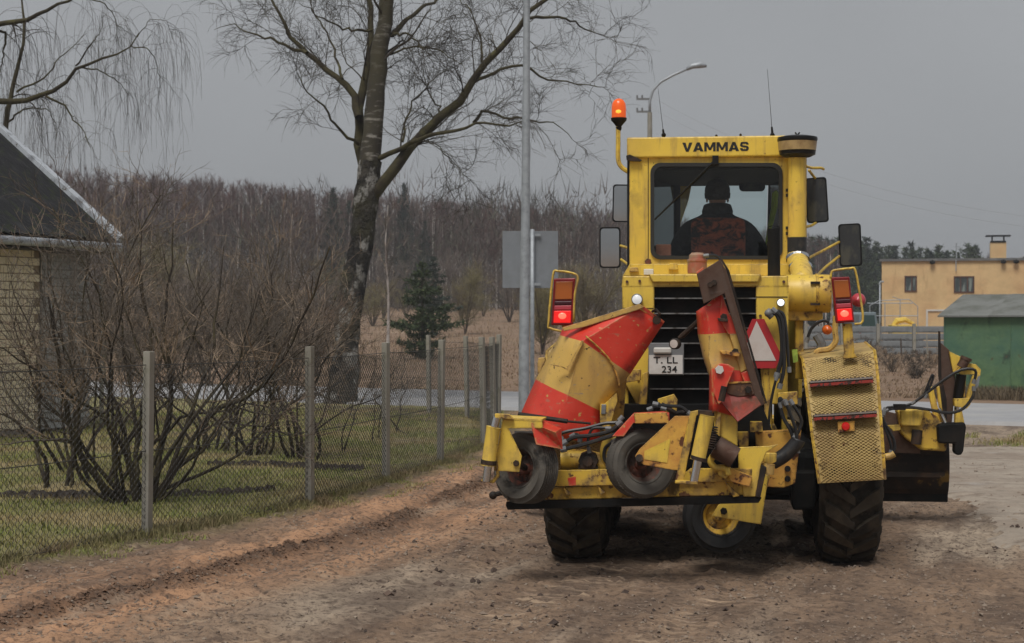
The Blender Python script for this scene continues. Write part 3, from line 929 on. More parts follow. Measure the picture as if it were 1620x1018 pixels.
def wire_panel(p0, p1, h, cw, ch, r, hexa):
    p0, p1 = np.array([*p0, 0.0]), np.array([*p1, 0.0])
    L = np.linalg.norm(p1 - p0)
    t = (p1 - p0) / L
    nn = np.array([-t[1], t[0], 0])
    nw = int(L / cw)
    nz = int((h - 0.06) / ch)
    sg = 1
    us, zs = [], []
    for k in range(nz * 2 + 1):
        z = 0.04 + k * ch / 2
        o = cw * 0.5 * (1 if k % 2 else -1)
        if hexa:
            us += [o, o]; zs += [z - ch * 0.11, z + ch * 0.11]
        else:
            us.append(o); zs.append(z)
    us, zs = np.array(us), np.array(zs)
    n = np.arange(nw)
    s = np.where(n % 2 == 0, 1, -1)
    A = (n[:, None] + 0.5) * cw + us[None] * 0.5 * s[:, None] * 1.0
    jig = 0.004 * np.sin(A * 5.1 + zs[None] * 3)
    sag = 0.012 * np.sin(A * 2.2) * np.sin(zs[None] * 2.5)
    P = p0[None, None] + t * A[..., None] + nn * (jig + sag)[..., None]
    P[..., 2] = zs[None] + 0.01 * np.sin(A * 1.7 + 1)
    R = np.full(P.shape[:2], r)
    v1, f1 = tubes_np(P, R, 3)
    hz_ = np.array([0.04, (h - 0.06) * 0.5, h - 0.06])
    xs = np.linspace(0, L, 9)
    P2 = p0[None, None] + t * xs[None, :, None] + nn * np.zeros((3, 9, 1))
    P2 = P2 + np.array([0, 0, 1.0]) * (hz_[:, None, None] - 0.01 * np.sin(np.pi * xs / L)[None, :, None])
    v2, f2 = tubes_np(P2, np.full((3, 9), r * 1.4), 4)
    c = (p0 + p1) / 2 + np.array([0, 0, h / 2])
    v = np.concatenate([v1, v2]) - np.array(FO)
    f = np.concatenate([f1, f2 + len(v1)])
    o = np_mesh('wire_panel', v, f, M['wire'], fence, loc=V(c) - FO)
    return tag(o, kind='stuff')


seq = FENCE[:7] + [(-0.28, 24.2), FENCE[7]]
seq.sort(key=lambda p: p[1])
for i in range(len(seq) - 1):
    wire_panel(seq[i], seq[i + 1], 1.46, 0.034 if i < 5 else 0.055, 0.056 if i < 5 else 0.07, 0.0028 if i < 5 else 0.0024, i < 4)
for i in range(2):
    wire_panel(BACK[i], BACK[i + 1], 1.4, 0.06, 0.06, 0.0022, False)
wire_panel(BACK[2], (-4.6, 31.6), 1.4, 0.06, 0.06, 0.0022, False)

# ---------------------------------------------------------------- bare trees
M['twig'] = pmat('twigs_brown', (0.100, 0.083, 0.068), 0.9, spec=0.2, coord='World', layers=[dict(c=(0.36, 0.27, 0.19), s=1.6, lo=0.52, hi=0.62, a=0.9), dict(c=(0.10, 0.068, 0.055), s=0.8, lo=0.55, hi=0.7, a=0.8)], var=0.25, vs=8)
M['stem'] = pmat('shrub_bark', (0.034, 0.027, 0.021), 0.95, spec=0.2, coord='World', layers=[dict(c=(0.085, 0.072, 0.036), s=3, lo=0.45, hi=0.65, a=0.8), dict(c=(0.02, 0.016, 0.013), s=7, lo=0.55, hi=0.7)], bumps=[(50, 0.5, 0.01)])
M['birch_bark'] = pmat('birch_bark', (0.065, 0.056, 0.044), 0.9, coord='World', layers=[dict(c=(0.014, 0.011, 0.010), s=3.2, lo=0.42, hi=0.52), dict(c=(0.11, 0.10, 0.045), s=1.6, lo=0.48, hi=0.66, a=0.6), dict(c=(0.40, 0.385, 0.36), s=3.6, lo=0.54, hi=0.62, st=(1, 1, 0.7), a=0.8)], bumps=[(7, 1.0, 0.12), (14, 0.9, 0.05), (40, 0.6, 0.02)], var=0.3)
M['birch_upper'] = pmat('birch_upper_bark', (0.30, 0.28, 0.25), 0.9, coord='World', layers=[dict(c=(0.045, 0.038, 0.028), s=5, lo=0.34, hi=0.47, st=(0.6, 0.6, 2.2)), dict(c=(0.058, 0.050, 0.026), s=1.1, lo=0.38, hi=0.56, a=0.85)], bumps=[(30, 0.6, 0.02)], var=0.2)
M['birch_limb'] = pmat('birch_limb_bark', (0.062, 0.054, 0.028), 0.95, spec=0.2, coord='World', layers=[dict(c=(0.032, 0.025, 0.02), s=3, lo=0.47, hi=0.62, a=0.8), dict(c=(0.12, 0.115, 0.045), s=4, lo=0.55, hi=0.7, a=0.7)], bumps=[(35, 0.5, 0.02)])
M['birch_twig'] = pmat('birch_twigs', (0.042, 0.034, 0.028), 0.9, spec=0.2, coord='World', layers=[dict(c=(0.065, 0.054, 0.032), s=1.0, lo=0.45, hi=0.65)])


def px_line(pts, f, d0, d1=None):
    """polyline of photo pixels through f, at distances from d0 to d1"""
    k = len(pts)
    d1 = d0 if d1 is None else d1
    return [W(*f(*p), d0 + (d1 - d0) * i / max(k - 1, 1)) for i, p in enumerate(pts)]


def tree_part(name, polys, n, mat, root, bump=0.0, rng=None):
    """polys: list of (P (K,3), R (K,)) of any K"""
    vs, fs, b = [], [], 0
    for P, R in polys:
        v, f = tubes_np(P[None], R[None], n)
        if bump and rng is not None:
            v = v + rng.normal(size=v.shape) * np.repeat(R, n)[:, None] * bump
        vs.append(v); fs.append(f + b); b += len(v)
    v = np.concatenate(vs)
    off = np.array(root.location) if root is not None else 0
    v = v - off
    return np_mesh(name, v, np.concatenate(fs), mat, root, loc=V(v.mean(0)), smooth=True)


def tree_crown(name, sets, mat, root, stuff=True):
    vs, fs, b = [], [], 0
    for P, R, n in sets:
        v, f = tubes_np(P, R, n)
        vs.append(v); fs.append(f + b); b += len(v)
    v = np.concatenate(vs) - np.array(root.location)
    return tag(np_mesh(name, v, np.concatenate(fs), mat, root, loc=V(v.mean(0))), kind='stuff')


Z8 = lambda x, y: (300 + x * 0.432, y * 0.432)
rng = np.random.default_rng(21)
D = 33.5
birch = thing('birch_tree', 'tall old leafless birch with a thick leaning forked trunk behind the wire fence', 'tree', GP(541, 640))


def taper(pts, r0, r1, k=16, wob=0.0):
    P = resample(pts, k)
    if wob: P[1:-1] += rng.normal(size=(k - 2, 3)) * wob
    return P, np.linspace(r0, r1, k)


base = GP(541, 640)
low = [base + V((-0.1, 0, -0.2)), base + V((0, 0, 0.05))] + [W(*p, D) for p in ((545, 590), (548, 520), (558, 450), (572, 390), (577, 335), (583, 290), (586, 255))]
P, R = resample(low, 26), np.interp(np.linspace(0, 1, 26), [0, 0.08, 0.3, 0.7, 0.9, 1], [0.40, 0.31, 0.26, 0.245, 0.25, 0.23])
R = R * (1 + 0.10 * (rng.random(26) - 0.5))
tree_part('trunk', [(P, R)], 18, M['birch_bark'], birch, 0.06, rng)
up = [W(*p, D) for p in ((585, 262), (589, 216), (594, 151), (600, 86), (611, 26), (613, 0), (617, -60), (622, -160), (628, -330), (634, -470))]
tree_part('upper_trunk', [taper(up, 0.215, 0.03, 30, 0.012)], 14, M['birch_upper'], birch, 0.03, rng)
LIMBS = [  # photo-zoom polyline, radius at start and end, distance drift
    ([(660, 735), (690, 700), (730, 640), (790, 560), (850, 500), (920, 430), (1000, 360), (1050, 280), (1085, 230), (1140, 180), (1200, 110), (1225, 60), (1300, 0), (1380, -90), (1450, -230)], 0.155, 0.025, -1.2),
    ([(650, 660), (628, 600), (615, 430), (622, 355), (640, 280), (660, 180), (672, 90), (655, 0), (640, -120), (620, -300)], 0.15, 0.03, 1.2),
    ([(619, 430), (616, 385), (600, 340), (560, 290), (480, 240), (430, 195), (380, 150), (340, 80), (300, 0), (250, -110)], 0.105, 0.018, 1.4),
    ([(430, 195), (380, 180), (330, 160), (240, 130), (150, 90), (90, 110)], 0.05, 0.005, 0.6),
    ([(620, 530), (580, 505), (540, 460), (490, 390), (420, 330), (390, 240)], 0.045, 0.008, -1.0),
    ([(665, 590), (730, 560), (780, 540), (870, 500), (960, 480), (1040, 450), (1130, 465), (1180, 460), (1250, 440)], 0.075, 0.012, -1.6),
    ([(1040, 450), (1085, 405), (1150, 430), (1225, 440), (1330, 450), (1400, 510)], 0.045, 0.008, -0.8),
    ([(1032, 305), (1052, 293), (1090, 283), (1140, 255), (1220, 240), (1300, 290), (1430, 310), (1530, 320)], 0.055, 0.008, 1.0),
    ([(1225, 70), (1290, 65), (1380, 60), (1450, 110), (1530, 140)], 0.05, 0.008, 0.9),
    ([(740, 130), (790, 80), (860, 20), (910, 0), (1000, -60)], 0.075, 0.015, 1.2),
    ([(735, 135), (800, 120), (840, 160), (880, 200)], 0.035, 0.008, -0.7),
    ([(720, 200), (800, 175), (900, 175), (960, 215), (1010, 260)], 0.03, 0.007, -1.1),
    ([(780, 520), (790, 450), (820, 370), (880, 300), (950, 250)], 0.035, 0.007, 0.9),
    ([(910, 430), (915, 395), (870, 330), (850, 250)], 0.03, 0.007, 0.7),
    ([(1075, 235), (1065, 130), (1040, 60), (990, 0)], 0.035, 0.008, 0.8),
    ([(670, 110), (600, 120), (540, 90), (470, 60), (400, 10)], 0.04, 0.008, -0.9),
    ([(870, 510), (920, 550), (960, 590), (1000, 640), (1020, 720)], 0.018, 0.004, -0.6),
    ([(560, 290), (540, 230), (520, 150), (460, 60), (440, -40)], 0.04, 0.008, 1.2),
    ([(625, 640), (617, 700)], 0.02, 0.02, 0),
]
lp, lr = [], []
for pts, r0, r1, dd in LIMBS[:-1]:
    P, R = taper([W(*Z8(*p), D + dd * i / (len(pts) - 1)) for i, p in enumerate(pts)], r0 * 0.8, r1 * 0.8, 16, 0.022)
    lp.append(P); lr.append(R)
for P, R in zip(lp[:6], lr[:6]):
    tree_part('limb', [(P, R)], 9, M['birch_limb'], birch, 0.04, rng)
for P, R in zip(lp[6:], lr[6:]):
    tree_part('branch', [(P, R)], 6, M['birch_limb'], birch)
upP, upR = taper(up, 0.2, 0.03, 16)
LP, LR = np.array(lp + [upP]), np.array(lr + [upR])
w = np.clip(np.linalg.norm(np.diff(LP, axis=1), axis=2).sum(1) * 3.4, 6, 26).astype(int)
s1p, s1r = spawn(rng, LP, LR, w, 0.15, 1.0, (0.5, 1.9), (25, 65), 0.0, 0.21, 8, 0.20, 0.0062, up=0.25)
s2p, s2r = spawn(rng, s1p, s1r, 6, 0.15, 1.0, (0.3, 1.0), (25, 60), 0.0, 0.20, 6, 0.55, 0.0042, up=0.12)
s3p, s3r = spawn(rng, s2p, s2r, 5, 0.3, 1.0, (0.25, 0.8), (20, 50), 0.12, 0.16, 5, 0.6, 0.0032)
tree_crown('crown', [(s1p, s1r, 5), (s2p, s2r, 4), (s3p, s3r, 3)], M['birch_twig'], birch)

# the weeping birch behind the house
Z7 = lambda x, y: (x * 0.275, y * 0.275)
DW = 31.5
weep = thing('weeping_birch', 'leafless weeping birch with long hanging twigs behind the house roof', 'tree', V((-11.2, DW, 0)))
wb = V((-11.2, DW, 0))
wl_ = [
    ([(-180, 560), (-80, 600), (0, 585), (150, 575), (270, 540), (370, 495), (440, 385), (530, 370), (650, 320), (750, 265), (800, 190)], 0.095, 0.012, -0.6),
    ([(-160, 200), (0, 135), (130, 125), (220, 85), (330, 40), (400, 0), (520, -60), (640, -40)], 0.085, 0.012, -1.0),
    ([(30, 770), (45, 620), (80, 480), (95, 400), (145, 210), (135, 100), (120, -60)], 0.075, 0.02, 0.5),
    ([(50, 700), (90, 660), (150, 620), (270, 630), (330, 720)], 0.03, 0.006, 0.4),
    ([(260, 550), (370, 610), (420, 690), (480, 750), (520, 850)], 0.035, 0.006, -0.8),
    ([(445, 388), (570, 400), (640, 440), (700, 495), (740, 550)], 0.025, 0.006, 0.5),
    ([(750, 265), (830, 270), (890, 320), (915, 420), (930, 520)], 0.018, 0.004, 0.5),
    ([(95, 530), (200, 480), (300, 410), (315, 350), (430, 260), (500, 190)], 0.03, 0.006, 0.9),
    ([(435, 380), (500, 290), (560, 210), (590, 150)], 0.025, 0.006, -0.9),
    ([(0, 180), (40, 190), (20, 330), (0, 420)], 0.04, 0.01, 0.3),
    ([(500, -10), (600, 20), (660, 90), (680, 260)], 0.02, 0.005, 0.4),
    ([(790, 215), (860, 115), (960, 120), (990, 230)], 0.012, 0.004, 0.3)]
P, R = taper([wb + V((0, 0, -0.2)), wb + V((0.05, 0, 1.5)), wb + V((0.2, 0, 4)), wb + V((0.1, 0.1, 7.5)), wb + V((0.4, 0, 11.5))], 0.30, 0.05, 16)
tree_part('trunk', [(P, R)], 12, M['birch_upper'], weep, 0.03, rng)
lp, lr = [], []
for pts, r0, r1, dd in wl_:
    Pl, Rl = taper([W(*Z7(*p), DW + dd * i / (len(pts) - 1)) for i, p in enumerate(pts)], r0 * 0.75, r1 * 0.75, 14, 0.012)
    lp.append(Pl); lr.append(Rl)
for j, (t, k) in enumerate(((0.55, 0), (0.66, 1), (0.3, 2))):
    q = P[int(t * 15)]
    Pc = resample([q, (q + lp[k][0]) / 2 + np.array([0, 0, 0.1]), lp[k][0]], 6)
    tree_part('limb', [(np.concatenate([Pc[:-1], lp[k]]), np.concatenate([np.full(5, lr[k][0] * 1.1), lr[k]]))], 8, M['birch_limb'], weep, 0.03, rng)
for Pl, Rl in zip(lp[3:], lr[3:]): tree_part('branch', [(Pl, Rl)], 5, M['birch_limb'], weep)
LP, LR = np.array(lp), np.array(lr)
b1p, b1r = spawn(rng, LP, LR, 7, 0.15, 1, (0.35, 0.9), (30, 80), 0.35, 0.18, 8, 0.32, 0.004, up=0.1)
h1p, h1r = spawn(rng, np.concatenate([b1p[:, :], ]), b1r, 4, 0.3, 1, (0.7, 2.4), (30, 90), 1.7, 0.07, 9, 0.5, 0.0026)
h2p, h2r = spawn(rng, LP, LR, 7, 0.2, 1, (0.9, 2.3), (50, 95), 1.7, 0.07, 9, 0.16, 0.0027)
h3p, h3r = spawn(rng, h1p, h1r, 2, 0.3, 0.9, (0.3, 0.7), (10, 40), 1.2, 0.10, 5, 0.8, 0.0022)
tree_crown('crown', [(b1p, b1r, 4), (h1p, h1r, 3), (h2p, h2r, 3), (h3p, h3r, 3)], M['birch_twig'], weep)


def shrub(name, label, base, stems, gen, seed, cat='shrub', group=None, thick=1.0, dens=1.0, scale=1.0, upw=0.25):
    """stems: traced polylines in world; gen: (count, height range, spread) of further stems"""
    rng = np.random.default_rng(seed)
    t = thing(name, label, cat, base, group=group)
    lp, lr = [], []
    for pts, r0, r1 in stems:
        lp.append(resample(pts, 14) + np.r_[np.zeros((1, 3)), rng.normal(size=(13, 3)) * 0.012]); lr.append(np.linspace(r0, r1, 14) * thick)
    n, hh, sp = gen
    for i in range(n):
        a = rng.uniform(0, 2 * np.pi)
        lean = sp * rng.random() ** 0.8
        h = rng.uniform(*hh) * (1 - 0.25 * lean)
        d = np.array([np.cos(a) * lean, np.sin(a) * lean, 1.0])
        p = np.array(base) + np.array([np.cos(a), np.sin(a), 0]) * rng.uniform(0, 0.26) * scale + np.array([0, 0, -0.03])
        pts = [p]
        for k in range(10):
            d = d + rng.normal(size=3) * 0.24
            d[2] += 0.10
            d /= np.linalg.norm(d)
            pts.append(pts[-1] + d * h / 9)
        lp.append(resample(pts, 14)); lr.append(np.linspace(rng.uniform(0.014, 0.030), 0.005, 14) * thick)
    for Pl, Rl in zip(lp, lr):
        tree_part('stem', [(Pl, Rl)], 6, M['stem'], t)
    LP, LR = np.array(lp), np.array(lr)
    q = lambda v: max(1, int(round(v * dens)))
    a1, r1 = spawn(rng, LP, LR, q(10), 0.38, 1, (0.4 * scale, 1.1 * scale), (25, 65), -0.1, 0.16, 7, 0.45, 0.0038, up=upw)
    a2, r2 = spawn(rng, a1, r1, q(4), 0.15, 1, (0.22 * scale, 0.6 * scale), (25, 65), -0.05, 0.18, 5, 0.62, 0.0026, up=upw * 0.6)
    a3, r3 = spawn(rng, a2, r2, q(1.6), 0.2, 1, (0.10 * scale, 0.28 * scale), (25, 60), 0, 0.16, 3, 0.7, 0.0019, up=0.1)
    tree_crown('twigs', [(a1, r1, 4), (a2, r2, 3), (a3, r3, 3)], M['twig'], t)
    return t


ZB = lambda x, y: (x * 0.393, 520 + y * 0.393)


def zb(pts, d0, d1):
    return [W(*ZB(*p), d0 + (d1 - d0) * i / (len(pts) - 1)) for i, p in enumerate(pts)]


B0 = GP(214, 800)
stems = [(zb([(540, 718), (470, 690), (410, 630), (340, 550), (300, 440), (255, 250), (230, 60), (190, -120)], 15.6, 15.0), 0.05, 0.010),
         (zb([(550, 718), (552, 500), (540, 300), (490, 60), (470, -160)], 15.6, 15.9), 0.034, 0.008),
         (zb([(600, 718), (640, 560), (660, 420), (700, 300), (660, 0), (690, -250), (700, -420)], 15.6, 16.4), 0.036, 0.007),
         (zb([(630, 712), (720, 540), (800, 400), (850, 330), (980, 290), (1100, 190), (1180, 30), (1260, -150), (1330, -330)], 15.6, 15.0), 0.040, 0.008),
         (zb([(590, 716), (600, 480), (620, 250), (600, -40), (560, -300)], 15.6, 16.2), 0.032, 0.007),
         (zb([(560, 716), (500, 480), (410, 350), (300, 280), (180, 200), (60, 110), (-60, 60)], 15.6, 14.6), 0.030, 0.006),
         (zb([(640, 710), (700, 600), (760, 470), (840, 390), (960, 370), (1090, 400), (1210, 460)], 15.6, 15.2), 0.022, 0.005),
         (zb([(620, 716), (700, 520), (770, 330), (850, 130), (880, -100), (900, -330)], 15.6, 16.5), 0.032, 0.006)]
shrub('bare_shrub', 'large bare shrub with many stems spreading from one foot behind the nearest fence post', B0, stems, (16, (2.2, 3.4), 0.7), 31, dens=1.35, thick=0.85)
sap = [((210, 632), 17.0, 'thin bare sapling on the lawn in front of the brick house corner', (4, (1.2, 1.9), 0.7), 41),
       ((268, 578), 18.8, 'bare twin stemmed bush on the lawn beside the boarded end of the house', (6, (1.5, 2.3), 0.6), 42),
       ((405, 610), 17.6, 'bare bush close behind the large spreading shrub', (8, (1.9, 2.8), 0.6), 43)]
for (p, d, lb, gen, sd) in sap:
    q = W(*ZB(*p), d)
    q.z = 0.02
    shrub('bare_shrub', lb, q, [], gen, sd, dens=0.9)
for (px, py, lb, gen, sd, den) in ((400, 722, 'brown twiggy bush in the lawn left of the birch trunk', (10, (2.1, 3.3), 0.65), 51, 1.2),
                              (478, 730, 'bare bush with pale twigs behind the second fence post from the house side', (9, (1.8, 2.7), 0.7), 52, 1.35),
                              (330, 715, 'tall bare bush rising behind the spreading shrub', (8, (2.2, 3.3), 0.55), 53, 1.15)):
    shrub('bare_shrub', lb, GP(px, py), [], gen, sd, dens=den)
for (px, py, lb, h, sd) in ((552, 720, 'slim leafless sapling inside the fence in front of the birch trunk', (1.4, 1.7), 61),
                            (640, 688, 'small leafless sapling inside the fence left of the birch saplings by the road', (0.8, 1.1), 62),
                            (597, 700, 'thin whip of a sapling between the second and third fence posts', (1.0, 1.3), 63)):
    shrub('bare_sapling', lb, GP(px, py), [], (2, h, 0.25), sd, cat='sapling', thick=0.6, dens=0.6, scale=0.6)

# ---------------------------------------------------------------- beyond the road: pine, bushes, forest
M['pine'] = pmat('pine_needles', (0.034, 0.052, 0.027), 0.85, spec=0.2, coord='World', attrs=[('rnd', (0.070, 0.088, 0.038))], var=0.25, vs=3)
M['spruce'] = pmat('spruce_needles', (0.026, 0.038, 0.030), 0.9, spec=0.2, coord='World', attrs=[('rnd', (0.042, 0.055, 0.04))], var=0.25, vs=2)
M['willow'] = pmat('willow_twigs', (0.18, 0.155, 0.07), 0.9, coord='World', layers=[dict(c=(0.14, 0.11, 0.06), s=0.8, lo=0.45, hi=0.6)], var=0.2)
M['bark'] = pmat('conifer_bark', (0.06, 0.042, 0.03), 0.9)
M['far_birch'] = pmat('far_birch_bark', (0.50, 0.46, 0.43), 0.9, coord='World', layers=[dict(c=(0.16, 0.135, 0.12), s=0.9, lo=0.52, hi=0.62, st=(1, 1, 0.8)), dict(c=(0.15, 0.115, 0.10), s=0.13, lo=0.45, hi=0.53, a=0.9)])
M['far_twig'] = pmat('far_birch_twigs', (0.130, 0.080, 0.073), 0.95, spec=0.1, coord='World', layers=[dict(c=(0.095, 0.064, 0.058), s=0.16, lo=0.42, hi=0.6), dict(c=(0.175, 0.095, 0.087), s=0.3, lo=0.55, hi=0.7, a=0.7)], var=0.2, vs=1)


def slivers(name, P, Dr, L, w, mat, root, seed=0):
    """thin triangles from P along Dr: needles or fine twigs"""
    rng = np.random.default_rng(seed)
    N = len(P)
    rnd = rng.normal(size=(N, 3))
    s = np.cross(Dr, rnd)
    s /= np.linalg.norm(s, axis=1, keepdims=True) + 1e-9
    v = np.stack([P - s * w[:, None] / 2, P + s * w[:, None] / 2, P + Dr * L[:, None]], 1).reshape(-1, 3)
    f = np.arange(3 * N).reshape(-1, 3)
    off = np.array(root.location) if root is not None else np.zeros(3)
    return tag(np_mesh(name, v - off, f, mat, root, loc=V((v - off).mean(0)), fattr={'rnd': np.repeat(rng.random(N) ** 1.5, 1)}), kind='stuff')


def conifer(name, label, base, h, rad, mat, seed, layers=14, group=None, dens=1.0, low=0.05, wmul=1.0, irregular=0.25):
    rng = np.random.default_rng(seed)
    t = thing(name, label, 'tree', base, group=group)
    b = np.array(base)
    tr = resample([b + [0, 0, -0.3], b + [0.03 * h * rng.normal() * 0.3, 0, h * 0.5], b + [0, 0, h]], 8)
    tree_part('trunk', [(tr, np.linspace(h * 0.02, h * 0.003, 8))], 6, M['bark'], t)
    P, Dn, L = [], [], []
    for k in range(layers):
        f = low + (1 - low) * k / (layers - 1)
        r = rad * (1 - f) ** 0.75 * rng.uniform(1 - irregular, 1 + irregular) + 0.03 * rad
        nb = rng.integers(5, 8)
        a0 = rng.uniform(0, 6.28)
        for j in range(nb):
            a = a0 + j * 6.28 / nb + rng.normal() * 0.25
            rl = r * rng.uniform(1 - irregular * 1.6, 1 + irregular * 0.8)
            n = int(max(10, 70 * dens * rl / rad))
            u = rng.random(n) ** 0.7
            dirr = np.array([np.cos(a), np.sin(a), 0])
            tip = 0.25 * rl
            pp = b + [0, 0, h * f] + dirr * (u * rl)[:, None] + np.stack([0 * u, 0 * u, tip * u ** 2 - 0.12 * rl * u], 1) + rng.normal(size=(n, 3)) * 0.05 * rad
            dd = dirr * 0.6 + rng.normal(size=(n, 3)) * 0.6 + [0, 0, 0.25]
            P.append(pp); Dn.append(dd / np.linalg.norm(dd, axis=1, keepdims=True)); L.append(rng.uniform(0.10, 0.22, n) * rad)
    P, Dn, L = np.concatenate(P), np.concatenate(Dn), np.concatenate(L)
    slivers('crown', P, Dn, L, L * 0.32 * wmul, mat, t, seed)
    return t


def ground_at(px, d):
    x = (px - CX) / F * d
    return V((x, d, float(field_z(np.array(x), np.array(d)))))


conifer('pine_tree', 'young dark green pine standing alone in the dry field behind the fence', ground_at(668, 62), 3.5, 1.25, M['pine'], 71, 11, dens=2.2, irregular=0.6, wmul=0.9)
conifer('pine_tree', 'taller dark pine just behind the young pine in the field', ground_at(686, 84), 4.0, 1.1, M['spruce'], 72, 14, dens=1.1, irregular=0.45)
for i, (px, d, h, lb) in enumerate(((527, 140, 10.2, 'dark spruce at the forest edge left of the big birch trunk'), (640, 150, 11.2, 'tall slim spruce at the forest edge right of the big birch trunk'),
                                    (672, 140, 7.4, 'short spruce at the forest edge above the young pine'), (553, 140, 9.2, 'spruce at the forest edge hidden partly by the big birch trunk'))):
    conifer('spruce_tree', lb, ground_at(px, d), h, h * 0.15, M['spruce'], 80 + i, 34, dens=1.3, group='spruces at the forest edge', wmul=0.8, irregular=0.4)


M['under_b'] = pmat('thicket_twigs', (0.13, 0.105, 0.09), 0.95, coord='World', var=0.25)


def twiggy(name, label, base, h, rad, mat, seed, n=2600, stems=9, cat='bush', group=None, tall=1.0):
    rng = np.random.default_rng(seed)
    t = thing(name, label, cat, base, group=group)
    lp, lr = [], []
    b = np.array(base)
    for i in range(stems):
        a, ln = rng.uniform(0, 6.28), rng.uniform(0.05, rad)
        p = [b + [0, 0, -0.1], b + [np.cos(a) * ln * 0.35, np.sin(a) * ln * 0.35, h * 0.4], b + [np.cos(a) * ln, np.sin(a) * ln, h * rng.uniform(0.7, 0.98)]]
        lp.append(resample(p, 7)); lr.append(np.linspace(0.02 * h * 0.6, 0.004 * h * 0.6, 7))
    tree_part('stems', list(zip(lp, lr)), 5, M['bark'], t)
    a1, r1 = spawn(rng, np.array(lp), np.array(lr), max(4, n // (stems * 30)), 0.15, 1, (0.2 * h, 0.5 * h), (20, 60), 0, 0.15, 5, 0.5, 0.004, up=0.15)
    a2, r2 = spawn(rng, a1, r1, 5, 0.1, 1, (0.1 * h, 0.28 * h), (20, 60), 0, 0.15, 4, 0.6, 0.006, up=0.15)
    a3, r3 = spawn(rng, a2, r2, 4, 0.1, 1, (0.06 * h, 0.16 * h), (20, 60), 0, 0.15, 3, 0.6, 0.005, up=0.1)
    tree_crown('twigs', [(a1, r1, 3), (a2, r2, 3), (a3, r3, 3)], mat, t)
    return t


twiggy('willow_bush', 'wide olive green willow bush in the field behind the grey pole', ground_at(858, 66), 3.0, 1.5, M['willow'], 91, 5000, 12)
twiggy('willow_bush', 'olive willow bush in the field close to the machine rear light', ground_at(925, 72), 3.3, 1.7, M['willow'], 92, 4000, 11)
twiggy('small_tree', 'small round olive tree in the field behind the fence corner', ground_at(736, 88), 3.3, 0.8, M['willow'], 93, 3000, 5, cat='tree')
twiggy('willow_bush', 'low brownish bush at the far edge of the dry field', ground_at(590, 100), 2.6, 2.0, M['willow'], 94, 3000, 10)
twiggy('willow_bush', 'olive bush against the forest above the spreading shrub', ground_at(255, 95), 5.2, 2.2, M['willow'], 95, 4000, 10)
for i, (px, d, h, lb) in enumerate(((613, 58, 5.6, 'slim pale birch standing alone in the field beside the big birch'), (462, 75, 6.0, 'slim pale birch in the field above the bushes'), (1006, 62, 1.2, 'low bush stump by the machine'))[:2]):
    t = thing('young_birch', lb, 'tree', ground_at(px, d))
    b = np.array(t.location)
    P = resample([b, b + [0.05, 0, h * 0.4], b + [-0.08, 0, h * 0.75], b + [0.02, 0, h]], 10)
    tree_part('trunk', [(P, np.linspace(0.075, 0.012, 10))], 6, M['far_birch'], t)
    rng = np.random.default_rng(95 + i)
    a1, r1 = spawn(rng, P[None], np.linspace(0.075, 0.012, 10)[None], 26, 0.25, 1, (0.5, 1.4), (20, 50), -0.05, 0.12, 6, 0.3, 0.007, up=0.2)
    a2, r2 = spawn(rng, a1, r1, 6, 0.2, 1, (0.2, 0.6), (20, 50), 0.1, 0.15, 4, 0.5, 0.005)
    tree_crown('crown', [(a1, r1, 3), (a2, r2, 3)], M['twig'], t)


rngt = np.random.default_rng(555)
for i in range(26):
    px = 60 + i * 37 + rngt.uniform(-12, 12)
    d = rngt.uniform(104, 128)
    kind = i % 3
    twiggy('thicket_bush', ('bare grey brown bush in the thicket along the forest edge', 'olive bush in the thicket along the forest edge', 'reddish bush in the thicket along the forest edge')[kind], ground_at(px, d), rngt.uniform(1.8, 4.6), rngt.uniform(1.3, 2.6), (M['under_b'], M['willow'], M['twig'])[kind], 600 + i, 1800, 8, group='bushes in the thicket along the forest edge')


for i, (px, d, h) in enumerate(((70, 37, 2.3), (130, 44, 2.8), (205, 40, 2.2), (270, 47, 2.9), (330, 41, 2.3), (390, 46, 2.6), (450, 43, 2.2), (500, 48, 2.4), (30, 50, 3.0), (160, 52, 3.2), (300, 55, 3.0), (430, 56, 2.8))):
    twiggy('bare_bush', 'bare brown bush in the scrub across the road behind the garden', ground_at(px, d), h, 1.3, (M['twig'], M['under_b'])[i % 2], 700 + i, 2600, 10, group='bare bushes across the road behind the garden')


